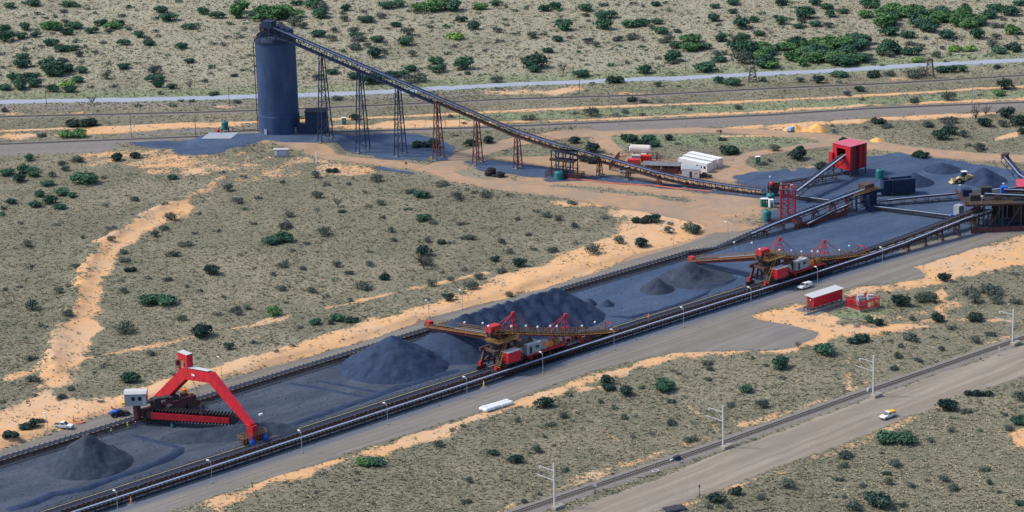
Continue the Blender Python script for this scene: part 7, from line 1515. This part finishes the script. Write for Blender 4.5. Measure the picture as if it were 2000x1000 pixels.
for wid, ind, base, k, sh, px, py in single:
    nm, lb, cat = KINDNAME[k]; zn = zone(px, py, base); szw = 'large ' if wid > 7.5 else ('small ' if wid < 3.2 else '')
    shp = {'flat': 'flat-topped ', 'round': 'rounded ', 'low': 'low ', 'tall': 'tall '}[sh] if k not in 'nY' else ''
    if zn == 'beyond the tarred road': zn2 = 'across the tarred road from ' + ('the veld before the silo' if px < 430 else 'the silo' if px < 680 else 'the upper long conveyor' if px < 950 else 'the take-up tower' if px < 1200 else 'the fuel yard' if px < 1430 else 'the red drive building' if px < 1760 else 'the wheel loader')
    elif zn == 'in the veld above the stockyard':
        db_ = line_d(np.array([base.x]), np.array([base.y]), BERMW, 300)[0]; dv_ = (base - YO).dot(YV2)
        zn2 = 'beside the orange sand berm' if db_ < 14 else 'along the sandy bank of the upper service road' if dv_ < 62 else 'near the silo embankment' if base.y > 850 and base.x < 0 else 'in the corner by the dirt road bend' if base.x > 0 else 'left of the sand berm' if px < 200 else 'in the open veld between berm and yard'
    elif zn.startswith('between the tarred'): zn2 = zn + (' near the silo' if px < 700 else ' behind the long conveyor' if px < 1150 else ' behind the containers' if px < 1500 else ' behind the red drive building')
    elif zn.startswith('between the service'): zn2 = zn + (' beside the transformer compound' if px > 1600 and py < 660 else ' near the last mast' if px > 1750 else ' near the middle masts' if px > 1250 else ' below the white bags' if px > 850 else ' at its narrow end')
    else: zn2 = zn
    lab = shp + (szw + lb if not lb.startswith('small') else 'grey-green bush') + ' ' + zn2
    if len(lab.split()) > 16: lab = lab.replace(shp, '', 1)
    if len(lab.split()) > 16: lab = lab.replace('large ', '', 1)
    if len(lab.split()) > 16: lab = lab.replace('between the service road and the near railway', 'by the near railway').replace('between the tarred road and the far railway', 'by the far railway')
    t = thing(nm, lab, cat, base, rr.uniform(0, 6.28), (lb + ('es ' if lb.endswith('bush') else 's ') + zn)); r0 = wid/2; v = rr.randrange(3)
    hgt = r0*rr.uniform(0.95, 1.15)*(1.15 if k == 'n' else 0.8 if sh == 'flat' else 0.9)
    tk = bpy.data.objects.new('trunk', TRK[('bare' if k == 'n' else sh), v]); cr = bpy.data.objects.new('crown', PROTO_BARE if k == 'n' else PROTO[sh, k, v])
    for o in (tk, cr): col.objects.link(o); o.parent = t; o.scale = (r0*rr.uniform(.92, 1.05), r0*rr.uniform(.85, 1.0), hgt)
# ---- everything too many or too small to single out: joined foliage
def joined(name, pts, mats_key):
    vs, fs = [], []
    for (x, y, z, r0, h0, n, sd0) in pts:
        lv, lf = leaf_cloud(crown_lobes('low', sd0 % 7), n, 0.17, sd0 % 1000); k = len(vs); a = rr.uniform(0, 6.28); c_, s_ = math.cos(a)*r0, math.sin(a)*r0
        vs += [(x + p[0]*c_ - p[1]*s_, y + p[0]*s_ + p[1]*c_, z + p[2]*h0) for p in lv]; fs += [tuple(i+k for i in f) for f in lf]
    me = bpy.data.meshes.new(name); me.from_pydata(vs, [], fs); me.materials.append(M[mats_key]); o = bpy.data.objects.new(name, me); col.objects.link(o); o['kind'] = 'stuff'; return o
grp = {'leaf_g': [], 'leaf_b': []}
for i, (wid, ind, base, k, sh, px, py) in enumerate(rest): grp['leaf_g' if k in 'gGdn' else 'leaf_b'].append((base.x, base.y, base.z, wid/2, wid/2, 70, i))
# scattered small shrublets over the veld (density from the ground masks)
def sample(n, seed):
    r = np.random.default_rng(seed); px = r.uniform(-60, 2060, n); py = r.uniform(-25, 1040, n)**1.0
    W = np.array([tuple(g0(a, b))[:2] for a, b in zip(px, py)])
    return px, py, W
xi0, yi0 = np.searchsorted(GX, -262), np.searchsorted(GY, 520)
def look(A, x, y):
    i = np.clip(np.searchsorted(GX, x) - 1, 0, nX-2); j = np.clip(np.searchsorted(GY, y) - 1, 0, nY-2); return A[j, i]
px, py, W = sample(9000, 77); ok = (look(VEGOK, W[:,0], W[:,1]) > 0.55) & (vnoise(W[:,0], W[:,1], 28, 91)*0.7 + vnoise(W[:,0], W[:,1], 9, 92)*0.5 > 0.5); hh = height(W[:,0], W[:,1])
for i in np.nonzero(ok)[0]:
    r0 = (0.4 + 0.9*rr.random()**2)*(1.15 if W[i,1] > 1000 else 1.0); grp['leaf_b' if rr.random() < 0.85 else 'leaf_g'].append((W[i,0], W[i,1], hh[i], r0, r0*0.85, 24, int(i)))
for _ in range(1500):
    x_, y_ = rr.uniform(-40, 2040), rr.uniform(-20, 150); b_ = g0(x_, y_)
    if b_.y > 1015 and look(VEGOK, np.array([b_.x]), np.array([b_.y]))[0] > 0.6: r0 = 0.7 + 1.3*rr.random()**2; grp['leaf_g' if rr.random() < 0.45 else 'leaf_b'].append((b_.x, b_.y, hz(b_.x, b_.y), r0, r0*0.8, 40, rr.randrange(9999)))
joined('distant_green_scrub', grp['leaf_g'], 'leaf_g'); joined('grey_scrub', grp['leaf_b'], 'leaf_b')

# ---- tussock grass: real blades, one object
def grass(N0, seed):
    r = np.random.default_rng(seed)
    # sample in ground metres, nearer parts denser because tussocks there are resolved
    y = 525 + (1230-525)*r.random(N0)**1.25; hw_ = 0.222*y + 10; x = (r.random(N0)*2 - 1)*hw_
    v = look(VEGOK, x, y); clump = vnoise(x, y, 6, 51)*0.6 + vnoise(x, y, 2.2, 52)*0.6; keep = (r.random(N0) < v*(0.25 + clump)) & (v > 0.25)
    sp = (r.random(N0) < 0.55*np.clip(vnoise(x, y, 4, 54)*1.7 - 0.7, 0.05, 1)) & (look(sand, x, y) > 0.3) & (look(hard, x, y) < 0.2); keep |= sp
    x, y = x[keep], y[keep]; z = height(x, y); n = len(x); B = 5
    sz = (0.2 + 0.38*r.random(n)**2)*(1 + 0.15*(y > 980)); ang = r.random((n, B))*6.283; lean = 0.7 + 0.7*r.random((n, B)); ht_ = sz[:, None]*(0.4 + 0.4*r.random((n, B)))
    dx, dy = np.cos(ang), np.sin(ang); w_ = sz[:, None]*0.42
    c = np.stack([x, y, z], -1)[:, None, :]
    p0 = c + np.stack([-dy*w_ + dx*0.05, dx*w_ + dy*0.05, np.zeros_like(dx) - 0.02], -1); p1 = c + np.stack([dy*w_ + dx*0.05, -dx*w_ + dy*0.05, np.zeros_like(dx) - 0.02], -1); p2 = c + np.stack([dx*lean*sz[:, None], dy*lean*sz[:, None], ht_], -1)
    co = np.stack([p0, p1, p2], 2).reshape(-1, 3).astype(np.float32); nt_ = n*B
    me = bpy.data.meshes.new('tussock_grass'); me.vertices.add(nt_*3); me.vertices.foreach_set('co', co.ravel()); me.loops.add(nt_*3); me.loops.foreach_set('vertex_index', np.arange(nt_*3, dtype=np.int32)); me.polygons.add(nt_); me.polygons.foreach_set('loop_start', np.arange(0, nt_*3, 3, dtype=np.int32)); me.update(calc_edges=True)
    tone = np.clip(0.75*r.random(n)**0.7 + 0.4*vnoise(x, y, 25, 53) + 0.1*r.normal(size=n) - 0.05 + 0.15*(y > 1000), 0, 1); gr_ = look(np.clip(lush, 0, 1), x, y)
    straw, ol, dkk, grn = np.array([.38, .34, .24]), np.array([.225, .213, .145]), np.array([.105, .112, .075]), np.array([.13, .2, .09])
    t1 = np.clip(tone*2, 0, 1)[:, None]; t2 = np.clip(tone*2 - 1, 0, 1)[:, None]; cc = dkk*(1-t1) + ol*t1; cc = cc*(1-t2) + straw*t2; cc = cc*(1 - 0.7*gr_[:, None]) + grn*0.7*gr_[:, None]
    colr = np.repeat(np.concatenate([cc, np.ones((n, 1))], 1), B*3, axis=0).astype(np.float32)
    at = me.color_attributes.new('tone', 'FLOAT_COLOR', 'POINT'); at.data.foreach_set('color', colr.ravel())
    m = bpy.data.materials.new('tussock'); m.use_nodes = True; b = m.node_tree.nodes['Principled BSDF']; a = m.node_tree.nodes.new('ShaderNodeAttribute'); a.attribute_name = 'tone'; m.node_tree.links.new(a.outputs['Color'], b.inputs['Base Color']); b.inputs['Roughness'].default_value = 0.95; b.inputs['Specular IOR Level'].default_value = 0.1
    me.materials.append(m); o = bpy.data.objects.new('tussock_grass', me); col.objects.link(o); o['kind'] = 'stuff'
grass(420000, 9)

# ---- spilled ore lumps round the pile toes and along the conveyors
def lumps(n, seed):
    r = np.random.default_rng(seed); vs, fs = [], []
    base = np.array([[1,0,0],[0,1,0],[-1,0,0],[0,-1,0],[0,0,1]]); tri = [(0,1,4),(1,2,4),(2,3,4),(3,0,4)]
    for _ in range(n):
        u = r.uniform(-110, 215); e = r.random()
        v = r.normal(33.2, 1.2) if e < 0.2 else r.normal(1.6, 0.8) if e < 0.45 else r.normal(-10.2, 0.9) if e < 0.6 else r.uniform(2, 32)
        p = Y(u, v, 0.05); s_ = 0.06 + 0.2*r.random()**3; q = base*s_*(0.7 + 0.6*r.random((5, 3))); k = len(vs); a = r.random()*6.28; c_, s2 = math.cos(a), math.sin(a)
        vs += [(p.x + w_[0]*c_ - w_[1]*s2, p.y + w_[0]*s2 + w_[1]*c_, p.z + w_[2]) for w_ in q]; fs += [tuple(i + k for i in f) for f in tri]
    me = bpy.data.meshes.new('spilled_ore_lumps'); me.from_pydata(vs, [], fs); me.materials.append(M['ore2']); o = bpy.data.objects.new('spilled_ore_lumps', me); col.objects.link(o); o['kind'] = 'stuff'
lumps(9000, 3)
import OpenImageIO as oiio, sys, numpy as np
b=oiio.ImageBuf('/workdir/render_main.png').get_pixels(oiio.UINT8)
for n,x,y,r in [('floor',900,220,6),('floor left',300,390,5),('pile',400,365,5),('pileA',90,462,6),('sand',560,255,6),('sandL',90,270,6),('grass',300,250,25),('grass far',300,60,20),('road',400,420,5),('gravel',760,430,5),('dirt',600,200,8),('silo',275,80,6),('tar',700,75,1),('red',210,380,2),('ballast',900,107,2)]:
    p=b[y-r:y+r+1,x-r:x+r+1,:3].reshape(-1,3);print(n,p.mean(0).round(),p.std(0).round())
